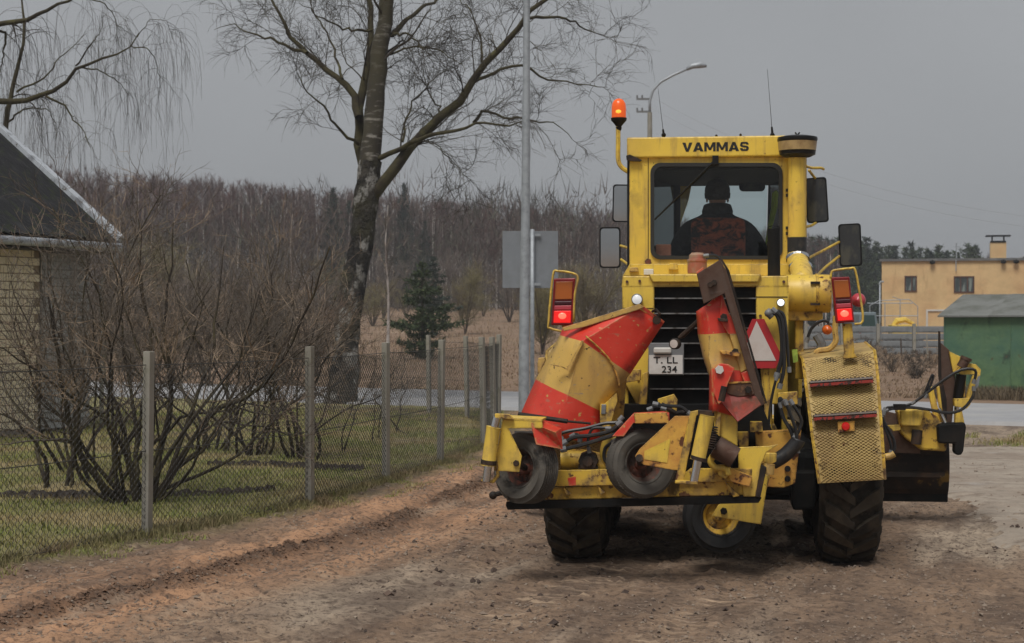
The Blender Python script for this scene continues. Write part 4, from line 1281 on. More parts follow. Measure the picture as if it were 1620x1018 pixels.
# forest: some variants of a bare birch, the front rows as trees, the rest as one wood
def birch_variant(seed, h=14.0):
    rng = np.random.default_rng(seed)
    bx, by = rng.normal() * 0.25, rng.normal() * 0.25
    P = resample([(0, 0, -0.4), (bx * 0.5, by * 0.5, h * 0.35), (bx, by, h * 0.7), (bx * 1.1, by, h)], 7)
    R = np.linspace(0.115, 0.02, 7)
    tv, tf = tubes_np(P[None], R[None], 4)
    a1, r1 = spawn(rng, P[None], R[None], 16, 0.52, 0.97, (0.9, 2.2), (18, 48), -0.05, 0.09, 3, 0.25, 0.016, up=0.15)
    bv, bf = tubes_np(a1, r1, 3)
    n = 380
    i = rng.integers(0, len(a1), n)
    u = rng.random(n)[:, None]
    p = a1[i, 0] * (1 - u) + a1[i, -1] * u
    d = (a1[i, -1] - a1[i, 0])
    d = d / np.linalg.norm(d, axis=1, keepdims=True) + rng.normal(size=(n, 3)) * 0.55
    d[:, 2] += 0.1
    d /= np.linalg.norm(d, axis=1, keepdims=True)
    L = rng.uniform(0.4, 1.0, n)
    s = np.cross(d, rng.normal(size=(n, 3)))
    s /= np.linalg.norm(s, axis=1, keepdims=True)
    w = rng.uniform(0.013, 0.030, n)[:, None]
    sv = np.stack([p - s * w, p + s * w, p + d * L[:, None]], 1).reshape(-1, 3)
    cf = np.concatenate([np.concatenate([bf[:, [0, 1, 2]], bf[:, [0, 2, 3]]]), np.arange(3 * n).reshape(-1, 3) + len(bv)])
    return tv, tf, np.concatenate([bv, sv]), cf


rng = np.random.default_rng(101)
variants = [birch_variant(200 + i) for i in range(7)]
protos = []
for i, (tv, tf, cv, cf) in enumerate(variants):
    t = thing('forest_birch', 'x', 'tree', (0, 0, 0), group='slender bare birches along the forest edge')
    np_mesh('trunk', tv, tf, M['far_birch'], t, loc=V((0, 0, 7)))
    tag(np_mesh('crown', cv, cf, M['far_twig'], t, loc=V((0, 0, 10))), kind='stuff')
    protos.append(t)
LBL = 'slender bare birch with reddish twigs in the forest edge across the field'


def top_row(px):                                 # height of the forest against the sky in the photo
    return np.interp(px, [-400, 60, 200, 420, 620, 760, 900, 1000, 1400], [255, 262, 272, 290, 308, 318, 328, 336, 388])


def forest_scale(px, d):
    z = H + (HY - top_row(px)) / F * d
    x = (px - CX) / F * d
    return (z - float(field_z(np.array(x), np.array(d)))) / 14.6


nf = 0
for i in range(150):
    px = rng.uniform(60, 1010)
    d = rng.uniform(138, 158)
    b = ground_at(px, d)
    s = forest_scale(px, d) * rng.uniform(0.80, 0.98)
    o = protos[i] if i < len(protos) else copy_tree(protos[i % len(protos)])
    o['label'] = LBL
    o.location = b
    o.rotation_euler = (rng.normal() * 0.03, rng.normal() * 0.03, rng.uniform(0, 6.28))
    o.scale = (s, s, s)
# the mass of the wood
tvs, tfs, cvs, cfs, tb, cb = [], [], [], [], 0, 0
for i in range(1340):
    px = rng.uniform(-160, 1120) if i < 1150 else rng.uniform(1100, 1330)
    d = rng.uniform(152, 215)
    x = (px - CX) / F * d
    b = np.array(ground_at(px, d))
    s = forest_scale(px, d) * rng.uniform(0.86, 1.03)
    tv, tf, cv, cf = variants[rng.integers(0, 7)]
    a = rng.uniform(0, 6.28)
    Rm = np.array([[math.cos(a), -math.sin(a), 0], [math.sin(a), math.cos(a), 0], [0, 0, 1]]) * s
    tvs.append(tv @ Rm.T + b); tfs.append(tf + tb); tb += len(tv)
    cvs.append(cv @ Rm.T + b); cfs.append(cf + cb); cb += len(cv)
forest = thing('forest', 'far wood of bare reddish birches across the whole horizon behind the field', 'forest', (-15, 180, 2.7))
forest['kind'] = 'stuff'
fo = np.array(forest.location)
tag(np_mesh('trunks', np.concatenate(tvs) - fo, np.concatenate(tfs), M['far_birch'], forest), kind='stuff')
tag(np_mesh('crowns', np.concatenate(cvs) - fo, np.concatenate(cfs), M['far_twig'], forest), kind='stuff')
# undergrowth at the foot of the wood
N = 70000
px = rng.uniform(-100, 1080, N)
d = rng.uniform(132, 200, N)
x = (px - CX) / F * d
P = np.stack([x, d, field_z(x, d) + rng.random(N) ** 1.2 * 9.0 * (0.5 + fbm(x * 0.12, d * 0.12, 3))], 1)
Dn = rng.normal(size=(N, 3)) * 0.45 + [0, 0, 1.0]
Dn /= np.linalg.norm(Dn, axis=1, keepdims=True)
M['under'] = pmat('undergrowth_twigs', (0.060, 0.052, 0.047), 0.95, spec=0.1, coord='World', layers=[dict(c=(0.12, 0.09, 0.075), s=0.12, lo=0.45, hi=0.6), dict(c=(0.085, 0.09, 0.06), s=0.2, lo=0.55, hi=0.65)], var=0.2)
u = slivers('undergrowth', P, Dn, rng.uniform(0.8, 2.0, N), rng.uniform(0.04, 0.10, N), M['under'], forest, 5)
# pines behind the orange building
for i in range(34):
    px = 1275 + i * 8.2 + rng.uniform(-6, 6)
    d = rng.uniform(165, 200)
    top = rng.uniform(378, 398) + (8 if px > 1440 else 0)
    b = ground_at(px, d)
    h = H + (HY - top) / F * d - b.z
    conifer('pine_tree', 'dark pine in the row of pines behind the orange flat roofed building', b, h, h * 0.27, M['pine'] if i % 3 else M['spruce'], 300 + i, 16, group='pines behind the orange building', dens=1.5, low=0.12, wmul=1.0, irregular=0.6)
for i in range(26):
    px = rng.uniform(1230, 1660)
    d = rng.uniform(170, 215)
    s = (H + (HY - rng.uniform(392, 412)) / F * d) / 14.6
    o = copy_tree(protos[i % 7])
    o['label'] = 'slender bare birch among the pines behind the orange building'
    o['group'] = 'bare birches behind the orange building'
    o.location = ground_at(px, d)
    o.rotation_euler = (0, 0, rng.uniform(0, 6.28))
    o.scale = (s, s, s)

# ---------------------------------------------------------------- poles, sign, wires
pole = thing('light_pole', 'tall plain galvanised steel lamp post beside the machine', 'lamp post', W(829, 664, 29) * 1.0)
pb_ = V((W(829, 664, 29).x, 29, 0))
pole.location = pb_
p = MB()
p.tube([pb_, pb_ + V((0.0, 0, 1.2)), pb_ + V((0.03, 0, 4)), pb_ + V((0.06, 0, 9.2))], [0.098, 0.092, 0.076, 0.045], 16)
p.build('pole', M['galv'], pole, smooth='auto', off=pb_)
p = MB()
p.cyl(pb_ + V((0, 0, 0)), pb_ + V((0, 0, 0.03)), 0.19, n=16)
p.build('base_plate', M['galv'], pole, off=pb_)
p = MB()
p.tube([pb_ + V((0.06, 0, 9.1)), pb_ + V((0.2, 0.4, 9.5)), pb_ + V((0.5, 1.2, 9.7))], 0.035, 8)
p.build('arm', M['galv'], pole, smooth=True, off=pb_)
p = MB()
p.bar(pb_ + V((0.45, 1.1, 9.72)), pb_ + V((0.75, 1.8, 9.78)), 0.22, 0.1)
p.build('lamp_head', M['galv'], pole, bevel=0.03, off=pb_)

sg = thing('road_sign', 'grey back of a square road sign on a thin post behind the lamp pole', 'sign', V((W(842, 500, 33).x, 33, 0)))
so = sg.location.copy()
p = MB()
p.plate([W(795, 366, 32.95), W(883, 366, 32.95), W(883, 456, 32.95), W(795, 456, 32.95)], V((0, 0.03, 0)))
p.build('sign_panel', M['sign_back'], sg, off=so, bevel=0.006)
p = MB()
p.tube([so, V((so.x, 32.86, W(0, 363, 32.9).z))], 0.042, 10)
p.build('post', M['galv'], sg, off=so, smooth=True)
for y in (372, 450):
    p = MB()
    p.box(W(842, y, 32.9), (0.34, 0.03, 0.05))
    p.build('bracket', M['galv'], sg, off=so)

lp_ = thing('street_lamp', 'old concrete street lamp with curved arm and crossarms behind the cab roof', 'street lamp', V((W(1028, 500, 60).x, 60, 0)))
lo = lp_.location.copy()
p = MB()
p.tube([lo + V((0, 0, -0.3)), W(1028, 178, 60)], [0.16, 0.085], 10)
p.build('pole', M['concrete'], lp_, off=lo, smooth='auto')
p = MB()
p.tube([W(*q, 60) for q in ((1028, 180), (1028, 160), (1033, 143), (1045, 130), (1065, 119), (1090, 108))], 0.05, 8)
p.build('arm', M['galv'], lp_, off=lo, smooth=True)
p = MB()
p.tube([W(*q, 60) for q in ((1086, 110), (1095, 105), (1108, 103), (1118, 105))], [0.06, 0.10, 0.12, 0.05], 8)
p.build('lamp_head', M['galv'], lp_, off=lo, smooth=True)
for y in (157, 177):
    p = MB()
    p.bar(W(1007, y, 60), W(1029, y, 60), 0.07, 0.07)
    for x in (1008, 1016): p.cyl(W(x, y, 60), W(x, y - 6, 60), 0.035, n=6)
    p.build('crossarm', M['grey_plate'], lp_, off=lo)
M['cable'] = pmat('cable_grey', (0.30, 0.30, 0.305), 0.7)
for i, (a, b, da, db) in enumerate((((1028, 152), (1760, 356), 60, 44), ((1028, 170), (1760, 372), 60, 44), )):
    A, B = W(*a, da), W(*b, db)
    p = MB()
    n = 14
    p.tube([A.lerp(B, k / n) - V((0, 0, 4 * 0.9 * (k / n) * (1 - k / n))) for k in range(n + 1)], 0.004, 4)
    tag(p.build('overhead_wire', M['cable']), ('upper' if i == 0 else 'lower') + ' thin overhead wire running down to the right from the street lamp', 'wire')

# ---------------------------------------------------------------- buildings on the right
M['plaster'] = pmat('orange_plaster', (0.61, 0.425, 0.215), 0.9, coord='Object', layers=[dict(c=(0.54, 0.34, 0.17), s=0.8, lo=0.45, hi=0.65, a=0.8), dict(c=(0.30, 0.17, 0.08), s=1.2, lo=0.6, hi=0.72, a=0.6, st=(2, 2, 0.3))], bumps=[(20, 0.2, 0.02)])
M['pane'] = pmat('dark_window_pane', (0.05, 0.06, 0.06), 0.12, layers=[dict(c=(0.20, 0.23, 0.21), s=1.5, lo=0.5, hi=0.6, st=(3, 3, 0.4))])
M['frame_brown'] = pmat('window_frame_brown', (0.075, 0.03, 0.02), 0.7)
M['frame_white'] = pmat('white_frame', (0.55, 0.53, 0.49), 0.6)
M['roofing'] = pmat('roof_felt', (0.12, 0.12, 0.12), 0.9, layers=[dict(c=(0.20, 0.20, 0.19), s=2, lo=0.5, hi=0.7)])
DB = 95.0
ob = W(1395, 540, DB)
ob.z = 0.0
bld = thing('flat_roof_building', 'orange plastered building with a flat roof and chimney beyond the green shed', 'building', ob, -0.245)
zt = W(0, 414, DB).z
xr = W(1760, 0, DB).x
p = MB()
p.span((ob.x, DB, -0.5), (xr, DB + 14, zt))
wl2 = p.build('wall', M['plaster'], bld, off=ob)
p = MB()
p.span((ob.x - 0.12, DB - 0.12, zt), (xr + 0.12, DB + 14.1, zt + 0.14))
rf2 = p.build('roof', M['roofing'], bld, off=ob)
for (x0, x1, y0, y1, nm) in ((1430, 1449, 437, 462, 1), (1505, 1536, 438, 464, 2), (1616, 1640, 438, 466, 1)):
    a, b = W(x0, y1, DB), W(x1, y0, DB)
    p = MB()
    t_ = 0.07
    for s_ in ((a.x, a.x + t_, a.z, b.z), (b.x - t_, b.x, a.z, b.z), (a.x + t_, b.x - t_, a.z, a.z + t_), (a.x + t_, b.x - t_, b.z - t_, b.z)):
        p.span((s_[0], DB - 0.05, s_[2]), (s_[1], DB + 0.03, s_[3]))
    for k in range(nm):
        xm = a.x + (b.x - a.x) * (k + 1) / (nm + 1) + (0.06 if nm == 1 else 0)
        p.span((xm - 0.035, DB - 0.045, a.z + t_), (xm + 0.035, DB + 0.03, b.z - t_))
    wf = p.build('window', M['frame_brown'], wl2, off=ob)
    p = MB()
    p.span((a.x + 0.05, DB - 0.012, a.z + 0.05), (b.x - 0.05, DB + 0.02, b.z - 0.05))
    p.build('window_pane', M['pane'], wl2, off=ob)
# garage door outline and lamps
a, b = W(1463, 520, DB), W(1500, 490, DB)
p = MB()
p.span((a.x, DB - 0.06, b.z - 0.1), (b.x, DB + 0.02, b.z))
p.span((a.x, DB - 0.06, a.z), (a.x + 0.1, DB + 0.02, b.z - 0.1))
p.build('door_frame', M['frame_white'], wl2, off=ob)
for x in (1474, 1581, 1600):
    p = MB()
    p.ball(W(x, 416, DB - 0.2), 0.14, 8, 6, (1.2, 1, 0.8))
    p.bar(W(x, 413, DB - 0.2), W(x, 413, DB + 0.1), 0.05, 0.05)
    p.build('wall_lamp', M['black'], wl2, off=ob)
p = MB()
a, b = W(1540, 412, DB + 3), W(1564, 386, DB + 3)
p.span((a.x, DB + 3, zt + 0.1), (b.x, DB + 3.9, b.z))
ch = p.build('chimney', M['plaster'], rf2, off=ob)
p = MB()
p.span((a.x + 0.02, DB + 2.96, b.z), (b.x - 0.02, DB + 3.94, b.z + 0.1))
for x in (a.x + 0.12, b.x - 0.12):
    for y in (DB + 3.1, DB + 3.8): p.cyl((x, y, b.z + 0.1), (x, y, b.z + 0.38), 0.03, n=6)
p.plate([(a.x - 0.25, DB + 2.8, b.z + 0.38), (b.x + 0.25, DB + 2.8, b.z + 0.38), (b.x + 0.25, DB + 4.1, b.z + 0.38), (a.x - 0.25, DB + 4.1, b.z + 0.38)], V((0, 0, 0.05)))
p.build('chimney_cap', M['black'], rf2, off=ob)
p = MB()
p.tube([W(1509, 412, DB), W(1509, 386, DB)], 0.035, 5)
p.tube([W(1504, 392, DB), W(1514, 392, DB)], 0.02, 4)
p.build('aerial', M['galv'], rf2, off=ob)
p = MB()
p.tube([W(1509, 412, DB - 0.1), W(1509, 430, DB - 0.1)], 0.03, 5)
p.build('cable_pipe', M['galv'], wl2, off=ob)
p = MB()                                          # arched skylight hoop on the roof
pts = [W(1570 + 46 * k / 10, 412 - 5 * math.sin(math.pi * k / 10) - 1, DB + 5) for k in range(11)]
p.tube(pts, 0.06, 5)
p.build('roof_hoop', M['grey_plate'], rf2, off=ob)

M['shed_green'] = pmat('green_sheet_metal', (0.06, 0.135, 0.085), 0.7, coord='Object', layers=[dict(c=(0.135, 0.215, 0.085), s=0.6, lo=0.40, hi=0.60, a=0.9), dict(c=(0.028, 0.085, 0.055), s=1.1, lo=0.50, hi=0.66, a=0.85), dict(c=(0.018, 0.035, 0.028), s=2.5, lo=0.57, hi=0.68, a=0.8), dict(c=(0.08, 0.06, 0.03), s=5, lo=0.64, hi=0.7, a=0.7)], bumps=[(3, 0.3, 0.05)])
M['shed_roof'] = pmat('grey_shed_roof', (0.16, 0.165, 0.155), 0.85, layers=[dict(c=(0.09, 0.095, 0.08), s=1.5, lo=0.45, hi=0.65), dict(c=(0.17, 0.17, 0.165), s=4, lo=0.6, hi=0.7, a=0.6)], bumps=[(20, 0.4, 0.02)])
DG = 37.0
ga = W(1493, 626, DG)
ga.z = 0
shed = thing('green_shed', 'weathered green metal shed with a grey sloping roof across the road', 'shed', ga, math.radians(-33))
ze, zr = W(0, 501, DG).z, W(0, 470, DG + 1.6).z
gx1 = W(1800, 0, DG).x
p = MB()
p.plate([(ga.x, DG, -0.2), (ga.x, DG, ze), (ga.x, DG + 1.7, zr), (ga.x, DG + 3.4, ze), (ga.x, DG + 3.4, -0.2)], V((0.05, 0, 0)))
p.span((ga.x + 0.05, DG + 3.35, -0.2), (gx1, DG + 3.4, ze))
shw = p.build('side_wall', M['shed_green'], shed, off=ga)
pw = (gx1 - ga.x) / 3
for i in range(3):
    p = MB()
    p.span((ga.x + 0.052 + i * pw, DG, -0.2), (ga.x + (i + 1) * pw + 0.036, DG + 0.03, ze))
    p.build('wall_panel', M['shed_green'], shed, off=ga)
    p = MB()
    p.span((ga.x + (i + 1) * pw + 0.038, DG - 0.012, -0.2), (ga.x + (i + 1) * pw + 0.05, DG + 0.03, ze))
    p.build('seam', M['shed_green'], shed, off=ga)
rs = (zr - ze) / 1.7
for k in range(2):
    p = MB()
    for i in range(4):
        w4 = (gx1 - ga.x + 0.2) / 4
        x0 = ga.x - 0.1 + i * w4
        y0, y1 = (DG - 0.13, DG + 1.7) if k == 0 else (DG + 3.53, DG + 1.7)
        z0, z1 = ze - 0.13 * rs + 0.02, zr + 0.02
        p = MB()
        o_ = 0.006 * (i % 2)
        p.plate([(x0, y0, z0 + o_), (x0 + w4 + 0.02, y0, z0 + o_), (x0 + w4 + 0.02, y1, z1 + o_), (x0, y1, z1 + o_)], V((0, 0, 0.035)))
        p.build('roof_sheet', M['shed_roof'], shed, off=ga)

# concrete slab fence behind the field: posts and slabs
M['slab'] = pmat('fence_slab_concrete', (0.19, 0.20, 0.205), 0.9, layers=[dict(c=(0.11, 0.12, 0.125), s=1.6, lo=0.45, hi=0.65, a=0.8)], bumps=[(10, 0.4, 0.02)])
DF = 72.0
fo_ = V((W(1275, 0, DF).x, DF, 0))
cf_ = thing('concrete_fence', 'low grey concrete slab fence in front of the orange building', 'fence', fo_)
z0, z1 = 0.1, W(0, 516, DF).z
pitch = 1.58
slab = post = None
for i in range(11):
    x = i * pitch
    for r in range(4):
        hh = (z1 - z0) / 4
        if slab is None:
            b_ = MB()
            b_.box((0, 0, 0), (pitch - 0.16, 0.05, hh - 0.03))
            b_.box((0, -0.03, 0), (pitch - 0.4, 0.02, hh - 0.12))
            slab = b_.build('slab', M['slab'], cf_, bevel=0.012)
            o = slab
        else:
            o = slab.copy(); COL.objects.link(o)
        o.location = (x + pitch / 2, rr.uniform(-0.008, 0.008), z0 + (r + 0.5) * hh)
    if post is None:
        b_ = MB(); b_.box((0, 0, 0), (0.14, 0.14, z1 + 0.1)); post = b_.build('post', M['concrete'], cf_, bevel=0.01); o = post
    else:
        o = post.copy(); COL.objects.link(o)
    o.location = (x, 0, (z1 + 0.1) / 2)
# pipe frames of a sports cage behind it
DP = 82.0
fr0 = V((W(1372, 0, DP).x, DP, 0))
cg = thing('pipe_cage', 'thin grey pipe frame cage standing behind the concrete fence', 'frame', fr0)
for line in ([(1376, 520), (1376, 484), (1390, 476), (1438, 474), (1452, 485), (1452, 520)], [(1372, 480), (1444, 480)], [(1376, 500), (1452, 500)], [(1400, 520), (1400, 478)], [(1424, 520), (1424, 474), (1412, 470)]):
    p = MB()
    p.tube([W(*q, DP) for q in line], 0.022, 5)
    p.tube([W(*q, DP + 3) for q in line], 0.018, 5)
    p.build('pipe', M['galv'], cg, off=fr0)
pl_ = thing('lamp_mast', 'slim pale mast standing left of the orange building', 'lamp post', V((W(1392, 0, 88).x, 88, 0)))
p = MB()
p.tube([V((pl_.location.x, 88, 0)), W(1392, 450, 88)], [0.05, 0.035], 8)
p.build('pole', M['galv'], pl_, off=pl_.location, smooth=True)
p = MB()
p.tube([W(1391, 450, 88), W(1393, 446, 88), W(1398, 446, 88)], 0.05, 6)
p.build('lamp_head', M['galv'], pl_, off=pl_.location)
# parked van and the yellow digger arm behind the fence
M['van'] = pmat('blue_grey_van_paint', (0.16, 0.20, 0.22), 0.35)
M['van_glass'] = pmat('van_glass', (0.03, 0.06, 0.055), 0.1)
DV = 78.0
vo = V((W(1374, 0, DV).x, DV, 0))
van = thing('van', 'blue grey van parked behind the concrete fence left of the orange building', 'van', vo)
x0, x1, zt_ = W(1358, 0, DV).x, W(1390, 0, DV).x, W(0, 494, DV).z
p = MB()
prof = [(x0, 0.35), (x0, 1.0), (x0 + 0.06, zt_ - 0.1), (x0 + 0.2, zt_), (x1 - 0.12, zt_), (x1, 1.15), (x1 + 0.02, 0.9), (x1 + 0.02, 0.35)]
p.plate([(x, DV, z) for x, z in prof], V((0, 3.6, 0)))
p.build('body', M['van'], van, off=vo, bevel=0.05)
p = MB(); p.plate([(x0 + 0.12, DV - 0.015, 1.1), (x0 + 0.17, DV - 0.015, zt_ - 0.15), (x1 - 0.2, DV - 0.015, zt_ - 0.15), (x1 - 0.12, DV - 0.015, 1.1)], V((0, 0.01, 0)))
p.build('rear_window', M['van_glass'], van, off=vo)
for xx in (x0 + 0.1, x1 - 0.1):
    for yy in (0.6, 3.0):
        p = MB(); p.cyl((xx - 0.08, DV + yy, 0.32), (xx + 0.08, DV + yy, 0.32), 0.32, n=14); p.build('wheel', M['rubber'], van, off=vo)
for xx in (x0 + 0.06, x1 - 0.06):
    p = MB(); p.box((xx, DV - 0.02, 0.9), (0.08, 0.04, 0.25)); p.build('tail_light', M['lens_red'], van, off=vo)
dg = V((W(1425, 0, 80).x, 80, 0))
dig = thing('digger_arm', 'yellow digger arm lying behind the concrete fence under the pipe frame', 'digger')
dig.location = dg
p = MB(); p.tube([W(1412, 516, 80), W(1419, 508, 80), W(1432, 506, 80), W(1446, 513, 80)], [0.10, 0.17, 0.14, 0.09], 6); p.build('boom', M['yellow'], dig, off=dg, bevel=0.02)
p = MB(); p.bar(W(1408, 522, 80), W(1448, 522, 80), 0.9, 0.5); p.build('chassis', M['yellow'], dig, off=dg, bevel=0.04)
for xx in (1412, 1444):
    p = MB(); p.cyl(V((W(xx, 0, 80).x, 79.6, 0.45)), V((W(xx, 0, 80).x, 80.4, 0.45)), 0.45, n=16); p.build('wheel', M['rubber'], dig, off=dg)
# thin stakes in the rough ground and low scrub
for i, (px, y0, y1, d, mt, lb) in enumerate(((1466, 529, 569, 60, M['concrete'], 'thin pale stake in the rough grass before the concrete fence'), (1425, 536, 575, 62, M['bark'], 'short dark stake in the rough grass'), (1377, 540, 565, 62, M['bark'], 'leaning dark stick by the machine fender'))):
    p = MB(); p.tube([W(px + 2, y1 + 6, d), W(px, y0, d)], 0.03, 5)
    tag(p.build('stake', mt), lb, 'stake')
for i, (px, d, h, lb) in enumerate(((1412, 52, 0.75, 'low brown scrub in the rough grass by the fender steps'), (1448, 47, 0.65, 'low brown scrub in front of the concrete fence'), (1380, 58, 0.9, 'tangle of brown weeds below the concrete fence'), (1470, 56, 0.6, 'dry weeds left of the green shed'))):
    twiggy('scrub', lb, ground_at(px, d), h, 0.9, M['twig'], 400 + i, 2200, 14)
M['weeds'] = pmat('dark_dry_weeds', (0.075, 0.055, 0.035), 0.9, coord='World', attrs=[('rnd', (0.16, 0.12, 0.07))], var=0.2)
N = 9000
t_s = rng.uniform(-0.2, 6, N); t_w = 0.1 + rng.random(N) ** 2 * 1.2
x = ga.x + t_s * math.cos(0.576) - t_w * math.sin(0.576); y = DG - t_s * math.sin(0.576) - t_w * math.cos(0.576)
tag(blades('shed_weeds', np.stack([x, y, 0 * x], 1), (0.05, 0.32), (0.01, 0.025), M['weeds'], 0.9, 9), 'dark dry weeds along the foot of the green shed', 'weeds')

# ---------------------------------------------------------------- haze: one closed box of damp air round everything
hzm = bpy.data.materials.new('damp_air')
hzm.use_nodes = True
hn_, hl_ = hzm.node_tree.nodes, hzm.node_tree.links
hn_.clear()
pv = hn_.new('ShaderNodeVolumePrincipled')
pv.inputs['Color'].default_value = (0.80, 0.82, 0.86, 1)
pv.inputs['Density'].default_value = 0.0009
pv.inputs['Anisotropy'].default_value = 0.2
hl_.new(pv.outputs['Volume'], hn_.new('ShaderNodeOutputMaterial').inputs['Volume'])
b = MB()
b.span((-430, -305, -1.5), (430, 705, 24))
tag(b.build('haze', hzm), kind='stuff')

# ---------------------------------------------------------------- road grader
GY = 12.25
GX = (1125 - CX) / F * GY
YAW = -math.atan2(GX, GY)
gr = thing('road_grader', 'big yellow road grader with red and yellow striped ploughs raised at its rear', 'grader', (GX, GY, -0.02), YAW)
GM = Matrix.Translation((GX, GY, -0.02)) @ Matrix.Rotation(YAW, 4, 'Z')
GMI = GM.inverted()
GC = GMI @ V((0, 0, H))


def G(px, py, y):
    """point of the machine's own frame seen at photo pixel (px, py) at y metres ahead of the rear axle"""
    d = (GMI.to_3x3() @ V(((px - CX) / F, 1, -(py - HY) / F)))
    return GC + d * ((y - GC.y) / d.y)


z1 = lambda x, y: (740 + x * 0.4321, 380 + y * 0.4321)
z2 = lambda x, y: (1000 + x * 0.4321, 380 + y * 0.4321)
z3 = lambda x, y: (930 + x * 0.2947, 140 + y * 0.2947)
z4 = lambda x, y: (1240 + x * 0.3733, 520 + y * 0.3733)
z5 = lambda x, y: (740 + x * 0.3086, 640 + y * 0.3088)


def GP_(pts, y, f=lambda x, y: (x, y)):
    return [G(*f(p[0], p[1]), y + (p[2] if len(p) > 2 else 0)) for p in pts]


def gplate(name, pts, y, th, mat, f=lambda x, y: (x, y), parent=None, bevel=0.004):
    b = MB()
    b.plate(GP_(pts, y, f), V((0, th, 0)))
    return b.build(name, mat, parent or gr, bevel=bevel)


def gbox(name, a, c, mat, parent=None, bevel=0.008):
    b = MB()
    b.span(a, c)
    return b.build(name, mat, parent or gr, bevel=bevel)


def gtube(name, pts, r, mat, y=None, f=lambda x, y: (x, y), parent=None, n=8, smooth='auto'):
    b = MB()
    b.tube(GP_(pts, y, f) if y is not None else pts, r, n)
    return b.build(name, mat, parent or gr, smooth=smooth)


def smooth_path(pts, n=24):
    """Catmull-Rom through pts"""
    P = [V(p) for p in pts]
    P = [P[0] * 2 - P[1]] + P + [P[-1] * 2 - P[-2]]
    out = []
    m = len(P) - 3
    for i in range(m):
        k = max(2, n // m)
        for j in range(k):
            t = j / k
            a, b, c, d = P[i:i + 4]
            out.append(0.5 * ((2 * b) + (c - a) * t + (2 * a - 5 * b + 4 * c - d) * t * t + (3 * b - a - 3 * c + d) * t ** 3))
    out.append(P[-2])
    return out


def hose(pts, y, r=0.012, f=lambda x, y: (x, y), mat=None, parent=None, name='hose'):
    b = MB()
    path = smooth_path(GP_(pts, y, f))
    b.tube(path, r, 7)
    if mat is None:                           # crimped end fittings
        for i, j in ((0, 1), (-1, -2)):
            t = (path[j] - path[i]).normalized()
            b.tube([path[i] - t * 0.01, path[i] + t * 0.03], r * 1.45, 8, 1)
    return b.build(name, [mat or M['hose'], M['grey_plate']], parent or gr, smooth='auto')


def bolts(name, pts, y, r, mat, f=lambda x, y: (x, y), parent=None):
    b = MB()
    for p in pts:
        c = G(*f(*p[:2]), y)
        b.cyl(c + V((0, 0.02, 0)), c - V((0, r * 0.8, 0)), r, r * 0.9, 6)
    return b.build(name, mat, parent or gr)


# ---- big lugged wheels
def big_wheel(x, y, R, wd, out):
    """out: +1 right side, -1 left side; hub faces outward"""
    b = MB()
    c = V((x, y, R))
    ax = V((out, 0, 0))
    b.lathe([(0.0, 0.10), (0.10, 0.10), (0.12, 0.04), (0.26, 0.0), (0.33, 0.06), (0.36, 0.17), (0.36, -0.17), (0.30, -0.10), (0.0, -0.06)], c, ax, 28)
    for k in range(10):
        a = k * math.pi / 5
        p = c + V((0, math.cos(a) * 0.17, math.sin(a) * 0.17)) + ax * 0.02
        b.cyl(p, p + ax * 0.03, 0.016, n=6)
    rim = b.build('wheel', M['yellow_worn'], gr, smooth='auto')
    t = MB()
    h = wd / 2
    Rt = R - 0.035
    t.lathe([(0.35, h - 0.05), (0.42, h), (0.50, h + 0.025), (0.57, h + 0.015), (Rt - 0.02, h - 0.02), (Rt, h - 0.07), (Rt + 0.004, 0), (Rt, -h + 0.07), (Rt - 0.02, -h + 0.02), (0.57, -h - 0.015), (0.50, -h - 0.025), (0.42, -h), (0.35, -h + 0.05)], c, (1, 0, 0), 56)

    def q(a, w, r):
        return c + V((w, math.sin(a) * r, math.cos(a) * r))
    n = 21
    for s in (-1, 1):
        for k in range(n):
            a0 = 2 * math.pi * (k + (0.5 if s > 0 else 0)) / n
            da = 2 * math.pi / n
            w0, w1, w2 = 0.012 * s - 0.03 * s, s * h * 0.52, s * (h - 0.012)
            sk1, sk2 = 0.50 * da, 0.72 * da
            wid = 0.60 * da
            vs = []
            for (ww, sk, tw) in ((w0, 0, 0.62), (w1, sk1, 0.95), (w2, sk2, 1.0)):
                for e in (-1, 1):
                    ang = a0 + sk + e * wid * tw / 2
                    rr_ = R - (0.022 if abs(ww) > h * 0.8 else 0)
                    vs += [q(ang, ww, Rt - 0.012), q(ang - e * 0.012, ww, rr_)]
            # per section: 0 low-, 1 top-, 2 low+, 3 top+
            fs = []
            for i in (0, 4):
                fs += [(i + 1, i + 3, i + 7, i + 5), (i, i + 1, i + 5, i + 4), (i + 3, i + 2, i + 6, i + 7)]
            fs += [(0, 2, 3, 1), (8, 9, 11, 10)]
            t.add(vs, fs, 1)
            # shoulder of the lug down the sidewall
            ang = a0 + sk2
            e = wid / 2
            vs = [q(ang - e, s * (h - 0.02), R - 0.025), q(ang + e, s * (h - 0.02), R - 0.025), q(ang + e * 0.8, s * (h + 0.028), R - 0.13), q(ang - e * 0.8, s * (h + 0.028), R - 0.13),
                  q(ang - e, s * (h - 0.06), R - 0.05), q(ang + e, s * (h - 0.06), R - 0.05), q(ang + e * 0.8, s * (h - 0.01), R - 0.13), q(ang - e * 0.8, s * (h - 0.01), R - 0.13)]
            t.add(vs, [(0, 1, 2, 3), (0, 3, 7, 4), (1, 5, 6, 2), (2, 6, 7, 3)])
    t.build('tyre', [M['rubber'], M['lug']], rim, smooth='auto', weld=False)
    return rim


